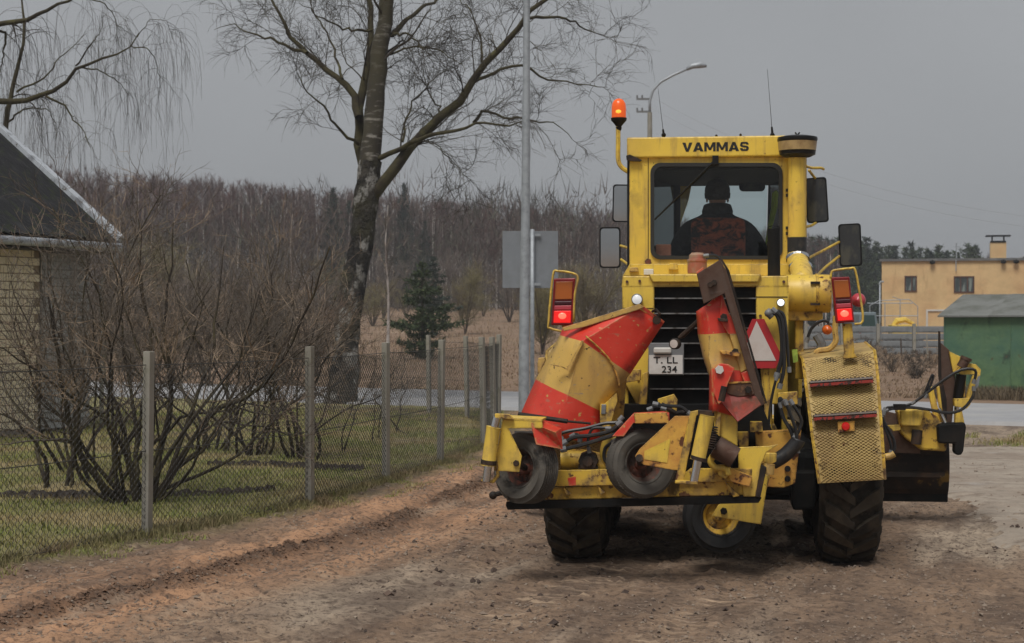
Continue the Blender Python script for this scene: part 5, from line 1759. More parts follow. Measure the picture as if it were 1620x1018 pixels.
RWH = 0.66
for s, xo in ((-1, -0.985), (1, 0.985)):
    for y in (0.0, 1.5):
        big_wheel(xo, y, RWH, 0.395, s)
    big_wheel(s * 0.98, 6.1, 0.62, 0.40, s)
    # tandem case between the pair
    gbox('tandem_case', (s * 0.70 - 0.09, -0.35, 0.48), (s * 0.70 + 0.09, 1.85, 0.86), M['black'], bevel=0.06)

# ---- chassis
gbox('rear_axle', (-0.72, -0.16, 0.50), (0.72, 0.16, 0.78), M['black'], bevel=0.04)
gbox('rear_frame', (-0.45, -0.62, 0.66), (0.45, 2.6, 0.98), M['black'], bevel=0.03)
gbox('gearbox', (-0.32, 0.2, 0.42), (0.32, 1.2, 0.75), M['black'], bevel=0.06)
gplate('axle_guard', [(1252, 745), (1292, 745), (1290, 806), (1254, 808)], -0.40, 0.35, M['black'], bevel=0.02)
b = MB()
b.tube([V((0, 2.5, 1.15)), V((0, 3.4, 1.45)), V((0, 5.2, 1.40)), V((0, 6.6, 1.05))], [0.16, 0.17, 0.16, 0.14], 4)
b.build('front_frame', M['yellow'], gr, bevel=0.02)
gbox('front_axle', (-0.85, 5.98, 0.50), (0.85, 6.22, 0.72), M['yellow_worn'], bevel=0.03)
gbox('front_block', (-0.5, 6.45, 0.7), (0.5, 6.75, 1.25), M['yellow_worn'], bevel=0.03)
b = MB()
b.lathe([(0.55, 0), (0.62, 0), (0.62, 0.07), (0.55, 0.07), (0.55, 0)], V((0.2, 3.9, 0.72)), (0, 0, 1), 36)
b.build('blade_circle', M['yellow_worn'], gr)
b = MB()
for s in (-0.3, 0.3): b.bar(V((0.2 + s, 4.1, 0.72)), V((0.05, 6.2, 0.95)), 0.12, 0.14)
b.build('drawbar', M['yellow_worn'], gr, bevel=0.01)

# ---- cab: tapered box with glass, y 1.25 .. 2.95
CYR, CYF = 1.25, 2.95


def rrect(x0, x1, y0, y1, r, n=6):
    pts = []
    for cx, cy, a0 in ((x1 - r, y0 + r, -90), (x1 - r, y1 - r, 0), (x0 + r, y1 - r, 90), (x0 + r, y0 + r, 180)):
        for k in range(n + 1):
            a = math.radians(a0 + 90 * k / n)
            pts.append((cx + r * math.cos(a), cy + r * math.sin(a)))
    return pts


win = rrect(1031, 1236, 260, 409, 15)
NW = len(win)


def outer_of(pts, x0, x1, y0, y1):
    cx, cy = (x0 + x1) / 2, (y0 + y1) / 2
    res = []
    per = NW // 4
    cor = [(x1, y0), (x1, y1), (x0, y1), (x0, y0)]
    for i, (x, y) in enumerate(pts):
        res.append(cor[i // per])
    return res


# rear wall with the window opening: four strips meeting the rounded opening
rw = MB()
ox0, ox1, oy0, oy1 = 996, 1276, 249, 442
per = NW // 4
cor = [(ox1, oy0), (ox1, oy1), (ox0, oy1), (ox0, oy0)]
vs_o = [G(*c, CYR) for c in cor]
vs_i = [G(*p, CYR) for p in win]
base_i = 4
fs = []
for k in range(4):
    arc = [base_i + k * per + j for j in range(per)]
    for j in range(per - 1): fs.append((k, arc[j], arc[j + 1]))
    fs.append((k, arc[-1], base_i + ((k + 1) % 4) * per, (k + 1) % 4))
rw.add(vs_o + vs_i, fs)
rear = rw.build('cab_rear_wall', M['yellow'], gr, solid=0.03)
sl = MB()
ring_in = rrect(1035, 1232, 264, 405, 13)
A = [G(*p, CYR - 0.022) for p in rrect(1029, 1238, 258, 411, 16)]
B = [G(*p, CYR - 0.022) for p in ring_in]
sl.add(A + B, [(i, (i + 1) % NW, NW + (i + 1) % NW, NW + i) for i in range(NW)])
sl.build('window_seal', M['seal'], rear, solid=0.02)
gp = MB()
gp.add([G(*p, CYR + 0.004) for p in ring_in], [tuple(range(NW))])
gp.build('rear_window', M['glass'], rear)
for x in (1025.5, 1248.5):                        # the seams down both corner posts
    b = MB()
    b.bar(G(x, 250, CYR - 0.0165), G(x, 436, CYR - 0.0165), 0.006, 0.004, up=(0, 1, 0))
    b.build('corner_seam', M['dark_steel'], rear)
zr0, zr1 = G(1130, 249.5, CYR).z, G(1130, 217, CYR).z
xl, xrr = G(992, 0, CYR).x, G(1275, 0, CYR).x
zb_ = G(1130, 440, CYR).z
xfl, xfr = xl + 0.20, xrr - 0.20
rb = MB()
rb.plate([V((xl, CYR - 0.05, zr0)), V((xrr, CYR - 0.05, zr0)), V((xfr + 0.03, CYF + 0.12, zr0)), V((xfl - 0.03, CYF + 0.12, zr0))], V((0, 0, zr1 - zr0)))
roof_ = rb.build('cab_roof', M['yellow'], gr, bevel=0.012)
b = MB()
b.plate([V((xl + 0.05, CYR + 0.04, zr0)), V((xrr - 0.05, CYR + 0.04, zr0)), V((xfr - 0.03, CYF, zr0)), V((xfl + 0.03, CYF, zr0))], V((0, 0, -0.10)))
b.build('headlining', M['hood_dark'], roof_)
# front and side posts, lower panels, glass
fl, fr_ = G(1070, 330, CYF).x, G(1218, 330, CYF).x
b = MB()
b.bar(V((fl, CYF, 1.75)), V((fl, CYF, zr0)), 0.075, 0.07, up=(0, 1, 0))
b.build('front_post', M['gloss_black'], gr)
b = MB()
b.bar(V((fr_, CYF, 1.75)), V((fr_ + 0.03, CYF, zr0)), 0.085, 0.07, up=(0, 1, 0))
b.build('front_post', M['gloss_black'], gr)
zdash = G(1130, 388, CYF).z
gbox('front_panel', (fl - 0.05, CYF - 0.03, 1.15), (fr_ + 0.05, CYF + 0.03, zdash), M['yellow'])
b = MB()
b.plate([V((fl + 0.04, CYF, zdash)), V((fr_ - 0.04, CYF, zdash)), V((fr_ - 0.02, CYF, zr0 - 0.02)), V((fl + 0.04, CYF, zr0 - 0.02))], V((0, 0.006, 0)))
b.build('windscreen', M['glass'], gr)
for s, xa, xb in ((-1, xl + 0.03, fl), (1, xrr - 0.03, fr_)):
    b = MB()
    b.plate([V((xa, CYR + 0.03, 1.15)), V((xb, CYF, 1.15)), V((xb, CYF, zdash + 0.02)), V((xa, CYR + 0.03, zb_))], V((-s * 0.03, 0, 0)))
    sp = b.build('cab_side_panel', M['yellow'], gr)
    b = MB()
    b.bar(V((xa, CYR + 0.05, zb_)), V((xa, CYR + 0.05, zr0)), 0.06, 0.07, up=(0, 1, 0))
    b.build('rear_post', M['hood_dark'], sp)
    b = MB()
    b.plate([V((xa, CYR + 0.09, zb_)), V((xb, CYF - 0.03, zdash + 0.02)), V((xb, CYF - 0.03, zr0 - 0.02)), V((xa, CYR + 0.09, zr0 - 0.02))], V((-s * 0.006, 0, 0)))
    b.build('side_window', M['glass'], sp)
gbox('cab_floor', (xl + 0.15, CYR + 0.05, 1.62), (xrr - 0.15, CYF - 0.05, 1.70), M['hood_dark'])
b = MB()
b.plate([V((fl, CYF - 0.28, 1.7)), V((fr_, CYF - 0.28, 1.7)), V((fr_, CYF - 0.05, 1.7)), V((fl, CYF - 0.05, 1.7))], V((0, 0, zdash - 1.72)))
b.build('dashboard', M['gloss_black'], gr, bevel=0.03)
# yellow beam seen through the glass: the front window brace
b = MB()
b.plate(GP_([(495, 498), (560, 500), (540, 600), (462, 828), (415, 822), (470, 640)], CYF + 0.10, z3), V((0, 0.06, 0)))
b.build('front_brace', M['yellow'], gr)
gplate('console', [(455, 828), (500, 815), (560, 905), (440, 905)], 2.2, 0.2, M['gloss_black'], z3)
b = MB()
cst = G(*z3(697, 800), 2.45)
b.tube([V((cst.x, 2.75, 1.7)), V((cst.x, 2.50, 2.32))], 0.03, 8)
for k in range(20):
    a0, a1 = 2 * math.pi * k / 20, 2 * math.pi * (k + 1) / 20
    f = lambda a: V((cst.x, 2.48, 2.34)) + V((math.cos(a) * 0.20, math.sin(a) * 0.10, math.sin(a) * 0.17))
    b.tube([f(a0), f(a1)], 0.014, 6, caps=False)
b.build('steering_wheel', M['gloss_black'], gr)
# wiper
b = MB()
w0, w1 = G(*z3(685, 385), CYR - 0.05), G(*z3(358, 705), CYR - 0.03)
b.tube([w0, w0.lerp(w1, 0.5), w1], [0.011, 0.008, 0.007], 6)
b.box(w0, (0.05, 0.04, 0.07))
wm = w0.lerp(w1, 0.55)
b.bar(w0.lerp(w1, 0.12) + V((0.006, 0.016, 0)), w1 + V((0, 0.012, 0)), 0.006, 0.014)
b.build('wiper', M['gloss_black'], rear)
# lettering on the roof band
LET = {'V': [[(0, 1), (.32, 1), (.58, 0), (.36, 0)], [(.68, 1), (1, 1), (.64, 0), (.42, 0)]],
       'A': [[(0, 0), (.30, 0), (.60, 1), (.36, 1)], [(.70, 0), (1, 0), (.64, 1), (.40, 1)], [(.24, .17), (.76, .17), (.70, .36), (.30, .36)]],
       'M': [[(0, 0), (.22, 0), (.22, 1), (0, 1)], [(.78, 0), (1, 0), (1, 1), (.78, 1)], [(.02, 1), (.27, 1), (.60, .15), (.41, .15)], [(.98, 1), (.73, 1), (.40, .15), (.59, .15)]],
       'S': [[(.10, .80), (.22, 1), (.78, 1), (.93, .86), (.96, .70), (.70, .70), (.66, .80)], [(.02, .62), (.08, .90), (.22, 1), (.30, .78), (.30, .62)], [(.02, .64), (.12, .48), (.30, .42), (.66, .38), (.72, .30), (.98, .34), (.90, .50), (.72, .58), (.34, .62), (.28, .68)],
             [(.72, .36), (.98, .36), (.95, .14), (.80, 0), (.68, .20)], [(.80, 0), (.20, 0), (.06, .14), (.02, .32), (.30, .32), (.34, .20), (.70, .20)]]}
lt = MB()
yl = CYR - 0.0525
l0, l1 = G(1079.5, 226, yl), G(1185, 239, yl)
wt = l1.x - l0.x
wid_ = {'V': 0.98, 'A': 1.02, 'M': 1.12, 'S': 0.9}
tot = sum(wid_[c] for c in 'VAMMAS') + 5 * 0.07
u_ = 0.0
for ch_ in 'VAMMAS':
    for poly in LET[ch_]:
        lt.plate([V((l0.x + (u_ + p[0] * wid_[ch_]) / tot * wt, yl, l1.z + p[1] * (l0.z - l1.z))) for p in poly], V((0, 0.002, 0)))
    u_ += wid_[ch_] + 0.07
lt.build('lettering', M['text'], roof_, weld=False)


def text_mesh(name, s, centre, w, h, parent, mat, off=0.0):
    cu = bpy.data.curves.new(name, 'FONT')
    cu.body = s
    cu.size = 0.1
    cu.offset = off
    cu.extrude = 0.0008
    t = bpy.data.objects.new(name, cu)
    COL.objects.link(t)
    bpy.context.view_layer.update()
    me = bpy.data.meshes.new_from_object(t.evaluated_get(bpy.context.evaluated_depsgraph_get()))
    bpy.data.objects.remove(t)
    co = np.empty(len(me.vertices) * 3, np.float32)
    me.vertices.foreach_get('co', co)
    co = co.reshape(-1, 3)
    cx_, cy_ = (co[:, 0].max() + co[:, 0].min()) / 2, (co[:, 1].max() + co[:, 1].min()) / 2
    co = np.stack([(co[:, 0] - cx_) * w / np.ptp(co[:, 0]), -co[:, 2], (co[:, 1] - cy_) * h / np.ptp(co[:, 1])], 1)
    me.vertices.foreach_set('co', co.ravel().astype(np.float32))
    me.materials.clear()
    me.materials.append(mat)
    return link_mesh(name, me, parent, centre)


# small things on the cab: hinges, lugs, bolts, aerials, mirrors, beacon
for y in (547, 575, 750, 780):
    c = G(*z3(1070, y), CYR - 0.03)
    b = MB(); b.cyl(c + V((0, 0, 0.012)), c - V((0, 0, 0.012)), 0.012, n=8); b.build('hinge', M['dark_steel'], rear)
gplate('roof_latch', [(205, 362), (225, 355), (262, 372), (290, 385), (280, 393), (225, 390), (208, 385)], CYR - 0.065, 0.03, M['dark_steel'], z3, rear, 0.002)
gplate('ledge', [(985, 437), (1250, 437), (1250, 418), (996, 418)], CYR - 0.10, 0.08, M['yellow'], parent=rear)
gplate('lifting_lug', [(438, 940), (480, 940), (485, 975), (432, 975)], CYR - 0.14, 0.04, M['yellow'], z3, rear)
gplate('lifting_lug', [(225, 962), (268, 962), (272, 985), (222, 985)], CYR - 0.14, 0.04, M['pale_yellow'], z3, rear)
gplate('wire_box', [(300, 970), (352, 970), (352, 1002), (300, 1002)], CYR - 0.14, 0.04, M['white'], z3, rear)
bolts('bolt', [(323, 932)], CYR - 0.03, 0.03, M['rim_rust'], z3, rear)
for p0, p1, r in (((1050, 214), (1041, 140), 0.004), ((1222, 214), (1214, 110), 0.004)):
    b = MB()
    r *= 0.6
    q0, q1 = G(*p0, CYR + 0.3), G(*p1, CYR + 0.3)
    b.tube([q0, q0.lerp(q1, 0.12), q0.lerp(q1, 0.13), q1], [0.012, 0.008, r, r * 0.6], 6)
    b.ball(q0, 0.02, 8, 6)
    b.build('aerial', M['black'], roof_)
bolts('roof_bolt', [(690, 255), (820, 250)], CYR + 0.1, 0.012, M['dark_steel'], z3, roof_)
# beacon on its bent pipe
YB = CYR + 0.05
hose([(978, 197), (978, 225), (978, 252), (983, 264), (994, 272)], YB, 0.020, mat=M['yellow'], name='beacon_pipe')
b = MB()
bc = G(979, 190, YB)
sc_ = (12.25 + YB) / F
b.lathe([(0.012, -18 * sc_), (0.02, -16 * sc_), (0.026, -12 * sc_), (0.02, -11 * sc_), (0.045, -5 * sc_), (0.064, -1 * sc_), (0.066, 3 * sc_), (0.0, 3 * sc_)], bc, (0, 0, 1), 20)
be = b.build('beacon', M['black'], gr, smooth='auto')
b = MB()
b.lathe([(0.060, 3.2 * sc_), (0.060, 20 * sc_), (0.055, 26 * sc_), (0.04, 31 * sc_), (0.018, 33.5 * sc_), (0.0, 34 * sc_)], bc, (0, 0, 1), 20)
b.build('dome', M['beacon'], be, smooth=True)
b = MB()
b.ball(bc + V((0, -0.034, 12 * sc_)), 0.036, 14, 10, (0.95, 0.8, 1.0))
b.build('bulb', M['beacon_core'], be, smooth=True)


def mirror(cx, cy, w, h, y, tilt, arms, dark, facing=0.0, nod=0.0):
    b = MB()
    R_ = Matrix.Rotation(facing, 3, 'Z') @ Matrix.Rotation(tilt, 3, 'Y') @ Matrix.Rotation(nod, 3, 'X')
    c = G(cx, cy, y)
    s = (12.25 + y) / F
    prof = rrect(-w / 2 * s, w / 2 * s, -h / 2 * s, h / 2 * s, 5 * s, 4)
    f = [c + R_ @ V((px, 0, pz)) for px, pz in prof]
    k = [c + R_ @ V((px * 0.8, 0.055, pz * 0.88)) for px, pz in prof]
    n = len(prof)
    b.add(f + k, [tuple(range(n)), tuple(range(2 * n - 1, n - 1, -1))] + [(i, (i + 1) % n, n + (i + 1) % n, n + i) for i in range(n)])
    m = b.build('mirror', M['gloss_black'], gr)
    b = MB()
    g = [c + R_ @ V((px * 0.86, -0.004, pz * 0.93)) for px, pz in prof]
    b.add(g, [tuple(range(n))])
    b.build('mirror_glass', M['mirror'] if not dark else M['mirror_dark'], m)
    for a in arms:
        b = MB()
        b.tube(smooth_path(a, 10), 0.012, 7)
        b.build('mirror_arm', M['yellow'], m, smooth=True)
    return m


M['mirror_dark'] = pmat('mirror_glass_dark', (0.035, 0.035, 0.035), 0.1, 0.0, layers=[dict(c=(0.07, 0.065, 0.05), s=9, lo=0.5, hi=0.62, st=(1, 1, 0.5))])
mirror(984, 322, 30, 60, 2.35, 0.02, [[G(995, 300, 2.3), G(1005, 296, 2.2), G(1020, 300, 2.0)]], False, 0.05, 0.0345)
mirror(965, 392, 34, 65, 1.9, 0.0, [[G(978, 388, 1.96), G(988, 391, 1.8), G(1000, 395, 1.6)], [G(978, 408, 1.96), G(990, 416, 1.8), G(1000, 424, 1.5)]], False, -0.05, 0.0225)
mirror(1292, 317, 34, 71, 1.9, -0.06, [[G(1303, 268, 1.85), G(1298, 266, 1.8), G(1284, 266, 1.7), G(1272, 262, 1.5)], [G(1292, 352, 1.93), G(1284, 357, 1.8), G(1272, 360, 1.6)], [G(1280, 270, 1.7), G(1290, 283, 1.92)]], True, -0.1)
mirror(1345, 388, 35, 67, 2.1, -0.04, [[G(1330, 382, 2.15), G(1300, 398, 1.8), G(1272, 412, 1.5)], [G(1330, 404, 2.15), G(1305, 424, 1.8), G(1285, 445, 1.2)]], True, -0.15)

# ---- person and what is in the cab
pr = thing('person', 'driver seen from behind in a dark jacket and round cap sitting in the grader cab', 'person', GM @ V((0.08, 2.0, 1.70)), YAW)
M['skin'] = pmat('skin', (0.32, 0.17, 0.115), 0.6)
M['cloth_dark'] = pmat('dark_jacket_cloth', (0.014, 0.014, 0.016), 0.9, layers=[dict(c=(0.03, 0.03, 0.033), s=7, lo=0.5, hi=0.66, w=1.0)], bumps=[(7, 0.9, 0.06), (30, 0.5, 0.02)])
M['cloth_trousers'] = pmat('dark_trousers_cloth', (0.02, 0.022, 0.03), 0.9)
hx = G(1135, 300, 2.0)
PO = V((0.08, 2.0, 1.70))


def skin_body(name, nodes, edges, mat, parent, off, root=0, sub=2):
    me = bpy.data.meshes.new(name)
    me.from_pydata([V(n[:3]) - off for n in nodes], edges, [])
    o = link_mesh(name, me, parent)
    me.materials.append(mat)
    sk = o.modifiers.new('skin', 'SKIN')
    sk.use_smooth_shade = True
    for i, n in enumerate(nodes):
        me.skin_vertices[0].data[i].radius = (n[3], n[4] if len(n) > 4 else n[3])
    me.skin_vertices[0].data[root].use_root = True
    ss = o.modifiers.new('sub', 'SUBSURF')
    ss.levels = ss.render_levels = sub
    return o


x0 = hx.x
nodes = [(x0, 1.96, 2.12, 0.15, 0.13), (x0, 1.98, 2.38, 0.19, 0.12), (x0, 2.0, 2.57, 0.19, 0.12), (x0, 2.01, 2.68, 0.10, 0.10), (x0, 2.02, 2.76, 0.062), (x0, 2.05, 2.85, 0.090, 0.10), (x0, 2.05, 2.93, 0.085, 0.095),
         (x0 - 0.22, 2.0, 2.58, 0.085), (x0 - 0.31, 2.06, 2.36, 0.072), (x0 - 0.26, 2.26, 2.30, 0.05), (x0 - 0.18, 2.42, 2.38, 0.036), (x0 - 0.175, 2.48, 2.42, 0.036, 0.022),
         (x0 + 0.22, 2.0, 2.58, 0.085), (x0 + 0.33, 2.06, 2.34, 0.072), (x0 + 0.30, 2.26, 2.28, 0.05), (x0 + 0.20, 2.42, 2.38, 0.036), (x0 + 0.19, 2.48, 2.42, 0.036, 0.022),
         (x0 - 0.10, 2.06, 2.10, 0.09), (x0 - 0.15, 2.42, 2.10, 0.075), (x0 - 0.15, 2.50, 1.80, 0.05), (x0 - 0.15, 2.60, 1.75, 0.04),
         (x0 + 0.10, 2.06, 2.10, 0.09), (x0 + 0.15, 2.42, 2.10, 0.075), (x0 + 0.15, 2.50, 1.80, 0.05), (x0 + 0.15, 2.60, 1.75, 0.04)]
edges = [(0, 1), (1, 2), (2, 3), (3, 4), (4, 5), (5, 6), (2, 7), (7, 8), (8, 9), (9, 10), (10, 11), (2, 12), (12, 13), (13, 14), (14, 15), (15, 16), (0, 17), (17, 18), (18, 19), (19, 20), (0, 21), (21, 22), (22, 23), (23, 24)]
for hnd, s in ((11, -1), (16, 1)):               # fingers closed over the wheel rim, thumb inside
    hxn, hy, hz2 = nodes[hnd][:3]
    for k in range(4):
        i = len(nodes)
        ox = (k - 1.5) * 0.017
        nodes += [(hxn + ox, hy + 0.035, hz2 + 0.02, 0.0085), (hxn + ox, hy + 0.06, hz2 + 0.0, 0.008), (hxn + ox, hy + 0.052, hz2 - 0.025, 0.0075)]
        edges += [(hnd, i), (i, i + 1), (i + 1, i + 2)]
    i = len(nodes)
    nodes += [(hxn - s * 0.035, hy + 0.01, hz2 - 0.012, 0.010), (hxn - s * 0.03, hy + 0.04, hz2 - 0.03, 0.008)]
    edges += [(hnd, i), (i, i + 1)]
skin_body('body', nodes, edges, M['skin'], pr, PO)
jn = [(x0, 1.95, 2.10, 0.19, 0.155), (x0, 1.97, 2.38, 0.235, 0.15), (x0, 1.99, 2.56, 0.215, 0.14), (x0, 2.0, 2.68, 0.15, 0.125), (x0, 2.01, 2.755, 0.105, 0.105),
      (x0 - 0.24, 2.0, 2.545, 0.125), (x0 - 0.355, 2.06, 2.32, 0.11), (x0 - 0.29, 2.26, 2.28, 0.075), (x0 - 0.19, 2.40, 2.36, 0.052),
      (x0 + 0.24, 2.0, 2.545, 0.125), (x0 + 0.38, 2.06, 2.30, 0.11), (x0 + 0.33, 2.26, 2.26, 0.075), (x0 + 0.21, 2.40, 2.36, 0.052)]
skin_body('jacket', jn, [(0, 1), (1, 2), (2, 3), (3, 4), (2, 5), (5, 6), (6, 7), (7, 8), (2, 9), (9, 10), (10, 11), (11, 12)], M['cloth_dark'], pr, PO)
tn = [(x0, 2.0, 2.08, 0.17, 0.13)] + [(a, b_, c, r * 1.15) for a, b_, c, r in (nodes[17][:4], nodes[18][:4], nodes[19][:4], nodes[21][:4], nodes[22][:4], nodes[23][:4])]
skin_body('trousers', tn, [(0, 1), (1, 2), (2, 3), (0, 4), (4, 5), (5, 6)], M['cloth_trousers'], pr, PO)
b = MB()
b.ball(V((x0, 2.04, 2.905)), 0.112, 18, 12, (0.98, 1.08, 1.0))
b.tube([V((x0, 2.04, 2.84)), V((x0, 2.04, 2.885))], [0.110, 0.114], 20)
cl_ = MB()
cl_.lathe([(0.085, -0.06), (0.13, -0.05), (0.135, -0.01), (0.118, 0.045), (0.095, 0.055), (0.08, 0.03), (0.085, -0.06)], V((x0, 2.02, 2.735)), (0, 0.05, 1), 28)
cl_.build('collar', M['cloth_dark'], pr, smooth=True, off=PO)
cp = b.build('knit_cap', M['cloth_dark'], pr, smooth=True, off=PO)
b = MB()
for s in (-1, 1): b.ball(V((x0 + s * 0.090, 2.06, 2.83)), 0.022, 8, 6, (0.45, 0.9, 1.2))
b.ball(V((x0, 2.155, 2.83)), 0.02, 8, 6, (0.7, 1.2, 1.3))
b.build('ears_and_nose', M['skin'], pr, smooth=True, off=PO)
# seat with the rust coloured cover
M['seat_cover'] = pmat('rust_brown_seat_cover', (0.26, 0.066, 0.035), 0.9, layers=[dict(c=(0.015, 0.012, 0.012), s=9, lo=0.44, hi=0.58, st=(1, 1, 1.6), w=1.2), dict(c=(0.14, 0.05, 0.03), s=16, lo=0.6, hi=0.7, w=1.0)], bumps=[(16, 0.6, 0.03)])
b = MB()
pts = rrect(-0.225, 0.235, 1.98, 2.655, 0.06, 5)
b.plate([V((x0 + a, 1.72 + 0.02 * math.sin(a * 8), z)) for a, z in pts], V((0, 0.10, 0)))
sb_ = b.build('seat_back', M['seat_cover'], gr, bevel=0.03, seg=3)
b = MB(); b.box(V((x0, 2.05, 1.96)), (0.46, 0.5, 0.12)); b.build('seat', M['seat_cover'], gr, bevel=0.03)
b = MB(); b.tube([V((x0, 2.05, 1.7)), V((x0, 2.05, 1.9))], 0.09, 10); b.build('seat_pedestal', M['black'], gr)
im = MB()
pts = rrect(812, 952, 458, 553, 22, 4)
im.plate([G(*z3(*p), 2.72) for p in pts], V((0, 0.03, 0)))
imo = im.build('inside_mirror', M['gloss_black'], gr)
pts = rrect(822, 942, 466, 545, 18, 4)
b = MB(); b.add([G(*z3(*p), 2.715) for p in pts], [tuple(range(len(pts)))]); b.build('mirror_glass', M['mirror_dim'] if 'mirror_dim' in M else M['mirror_dark'], imo)
b = MB(); q = G(*z3(930, 455), 2.73); b.tube([q, q + V((0.03, 0.05, 0.12))], 0.01, 6); b.build('mirror_stem', M['gloss_black'], imo)
M['hivis'] = pmat('lime_vest', (0.30, 0.40, 0.05), 0.8, layers=[dict(c=(0.18, 0.25, 0.04), s=6, lo=0.5, hi=0.65)], bumps=[(8, 0.7, 0.03)])
b = MB()
vp = [(990, 560), (1010, 545), (1024, 560), (1018, 640), (998, 720), (970, 800), (955, 850), (950, 840), (965, 740), (985, 640)]
b.plate([GM @ G(*z3(*p), 2.0 + 0.02 * (i % 3)) for i, p in enumerate(vp)], GM.to_3x3() @ V((0, 0.05, 0)))
tag(b.build('safety_vest', M['hivis'], bevel=0.01), 'bright lime safety vest hanging inside the cab beside the right post', 'vest')
M['box_red'] = pmat('rust_cardboard', (0.26, 0.10, 0.055), 0.8, layers=[dict(c=(0.20, 0.07, 0.04), s=6, lo=0.5, hi=0.65)])
gbox('cab_shelf', (xl + 0.12, 1.32, G(*z3(0, 905), 1.45).z - 0.04), (G(*z3(470, 900), 1.45).x, 1.62, G(*z3(0, 902), 1.45).z), M['hood_dark'])
b = MB()
b.plate([GM @ G(*z3(*p), 1.42) for p in ((365, 838), (446, 838), (446, 901), (365, 901))], GM.to_3x3() @ V((0, 0.14, 0)))
tag(b.build('box', M['box_red'], bevel=0.006), 'small reddish box on the cab shelf behind the rear window', 'box')

# ---- hood
M['lamp_face'] = emat('lamp_glass_reflection', (0.9, 0.93, 0.95), 0.25, (0.45, 0.45, 0.45))  # white reflection on the left lamp glass, put in as emission
YH = -0.45
hl, hr_ = G(985, 0, YH).x, G(1246, 0, YH).x
htop = G(1130, 438, YH).z
b = MB()
b.plate([V((hl, CYR - 0.12, 0.95)), V((hl, CYR - 0.12, htop + 0.02)), V((hl, YH + 0.06, htop)), V((hl, YH + 0.06, 0.95))], V((0.04, 0, 0)))
b.plate([V((hr_, CYR - 0.12, 0.95)), V((hr_, CYR - 0.12, htop + 0.02)), V((hr_, YH + 0.06, htop)), V((hr_, YH + 0.06, 0.95))], V((-0.04, 0, 0)))
b.plate([V((hl, YH + 0.06, htop)), V((hr_, YH + 0.06, htop)), V((hr_, CYR - 0.10, htop + 0.02)), V((hl, CYR - 0.10, htop + 0.02))], V((0, 0, -0.03)))
hood = b.build('hood', M['yellow'], gr, bevel=0.006)
gbox('engine_block', (hl + 0.1, YH + 0.20, 0.95), (hr_ - 0.1, CYR - 0.2, htop - 0.08), M['black'])
# rear frame of the hood round the grille
fr = MB()
fy = YH
for poly in ([(985, 437), (1246, 437), (1246, 453), (985, 453)], [(985, 453), (1035, 453), (1035, 500), (1018, 660), (985, 600)], [(1196, 453), (1246, 453), (1246, 640), (1208, 640), (1196, 500)]):
    fr.plate(GP_(poly, fy), V((0, 0.06, 0)))
fro = fr.build('grille_frame', M['yellow'], hood, bevel=0.008)
b = MB()
for px, py in ((992, 446), (1012, 445), (1240, 446), (1203, 500), (1203, 540), (1240, 520), (1240, 560), (995, 500), (995, 540), (1010, 600), (1025, 520), (1025, 545)):
    c = G(px, py, YH - 0.006)
    b = MB()
    b.cyl(c + V((0, 0.004, 0)), c - V((0, 0.006, 0)), 0.011, n=6)
    b.build('bolt', M['rim_rust'], fro)
b = MB()
for q0, q1 in (((1196, 470), (1246, 470)), ((986, 488), (1034, 488))): b.bar(G(*q0, YH - 0.0015), G(*q1, YH - 0.0015), 0.005, 0.005)
b.build('panel_seam', M['dark_steel'], fro)
lip = MB()
lip.plate(GP_([(1026, 434), (1205, 434), (1199, 447), (1033, 447)], YH - 0.03), V((0, 0.05, 0)))
lip.build('hood_lip', M['yellow'], hood, bevel=0.008)
gplate('grille', [(1034, 452), (1197, 452), (1197, 668), (1010, 668)], YH + 0.05, 0.05, M['black'], parent=hood, bevel=0)
for i, yy in enumerate((473, 497, 520, 544, 568, 592, 616, 640)):
    s = MB()
    a0 = 1035 if yy < 500 else 1028
    c0, c1 = G(a0, yy, YH + 0.02), G(1196, yy, YH + 0.02)
    s.bar(c0, c1, 0.05, 0.012)
    sb = s.build('grille_slat', M['black'], hood)
    s = MB()
    s.bar(c0 + V((0, -0.0275, 0.003)), c1 + V((0, -0.0275, 0.003)), 0.005, 0.009)
    s.build('slat_edge', M['bar_steel'], sb)
# lamps on the hood
for (cx, cy, w, h, glint) in ((1008, 474, 18, 18, 1), (1235, 479, 13, 13, 2)):
    c = G(cx, cy, YH - 0.03)
    s = 11.8 / F
    b = MB(); b.lathe([(0, 0.06), (w * s * 0.35, 0.05), (w * s * 0.5, 0.0), (w * s * 0.5, -0.035), (w * s * 0.44, -0.038), (w * s * 0.42, -0.03), (0, -0.03)], c, (0, 1, 0), 20)
    lb_ = b.build('work_lamp', M['gloss_black'] if glint == 2 else M['grey_plate'], gr, smooth='auto')
    b = MB(); b.lathe([(0, -0.046), (w * s * 0.25, -0.043), (w * s * 0.42, -0.034)], c, (0, 1, 0), 20)
    b.build('lamp_glass', M['white_glint'] if glint == 2 else M['lamp_face'], lb_, smooth=True)
# number plate
np_ = gplate('number_plate', [(1027, 562), (1080, 562), (1080, 592), (1027, 592)], YH - 0.09, 0.006, M['white'], bevel=0)
gplate('plate_backing', [(1026, 543), (1082, 543), (1082, 594), (1025, 594)], YH - 0.080, 0.02, M['grey_plate'])
sc1 = 11.8 / F
text_mesh('plate_text', 'T. LL', G(1053, 570, YH - 0.0925), 38 * sc1, 10 * sc1, np_, M['text'], 0.001)
text_mesh('plate_text', '234', G(1059, 584.5, YH - 0.0925), 24 * sc1, 10.5 * sc1, np_, M['text'], 0.001)
b = MB()
b.box(G(1048, 555, YH - 0.10), (28 * sc1, 0.03, 10 * sc1))
b.build('plate_lamp', M['frame_white'], gr, bevel=0.012)
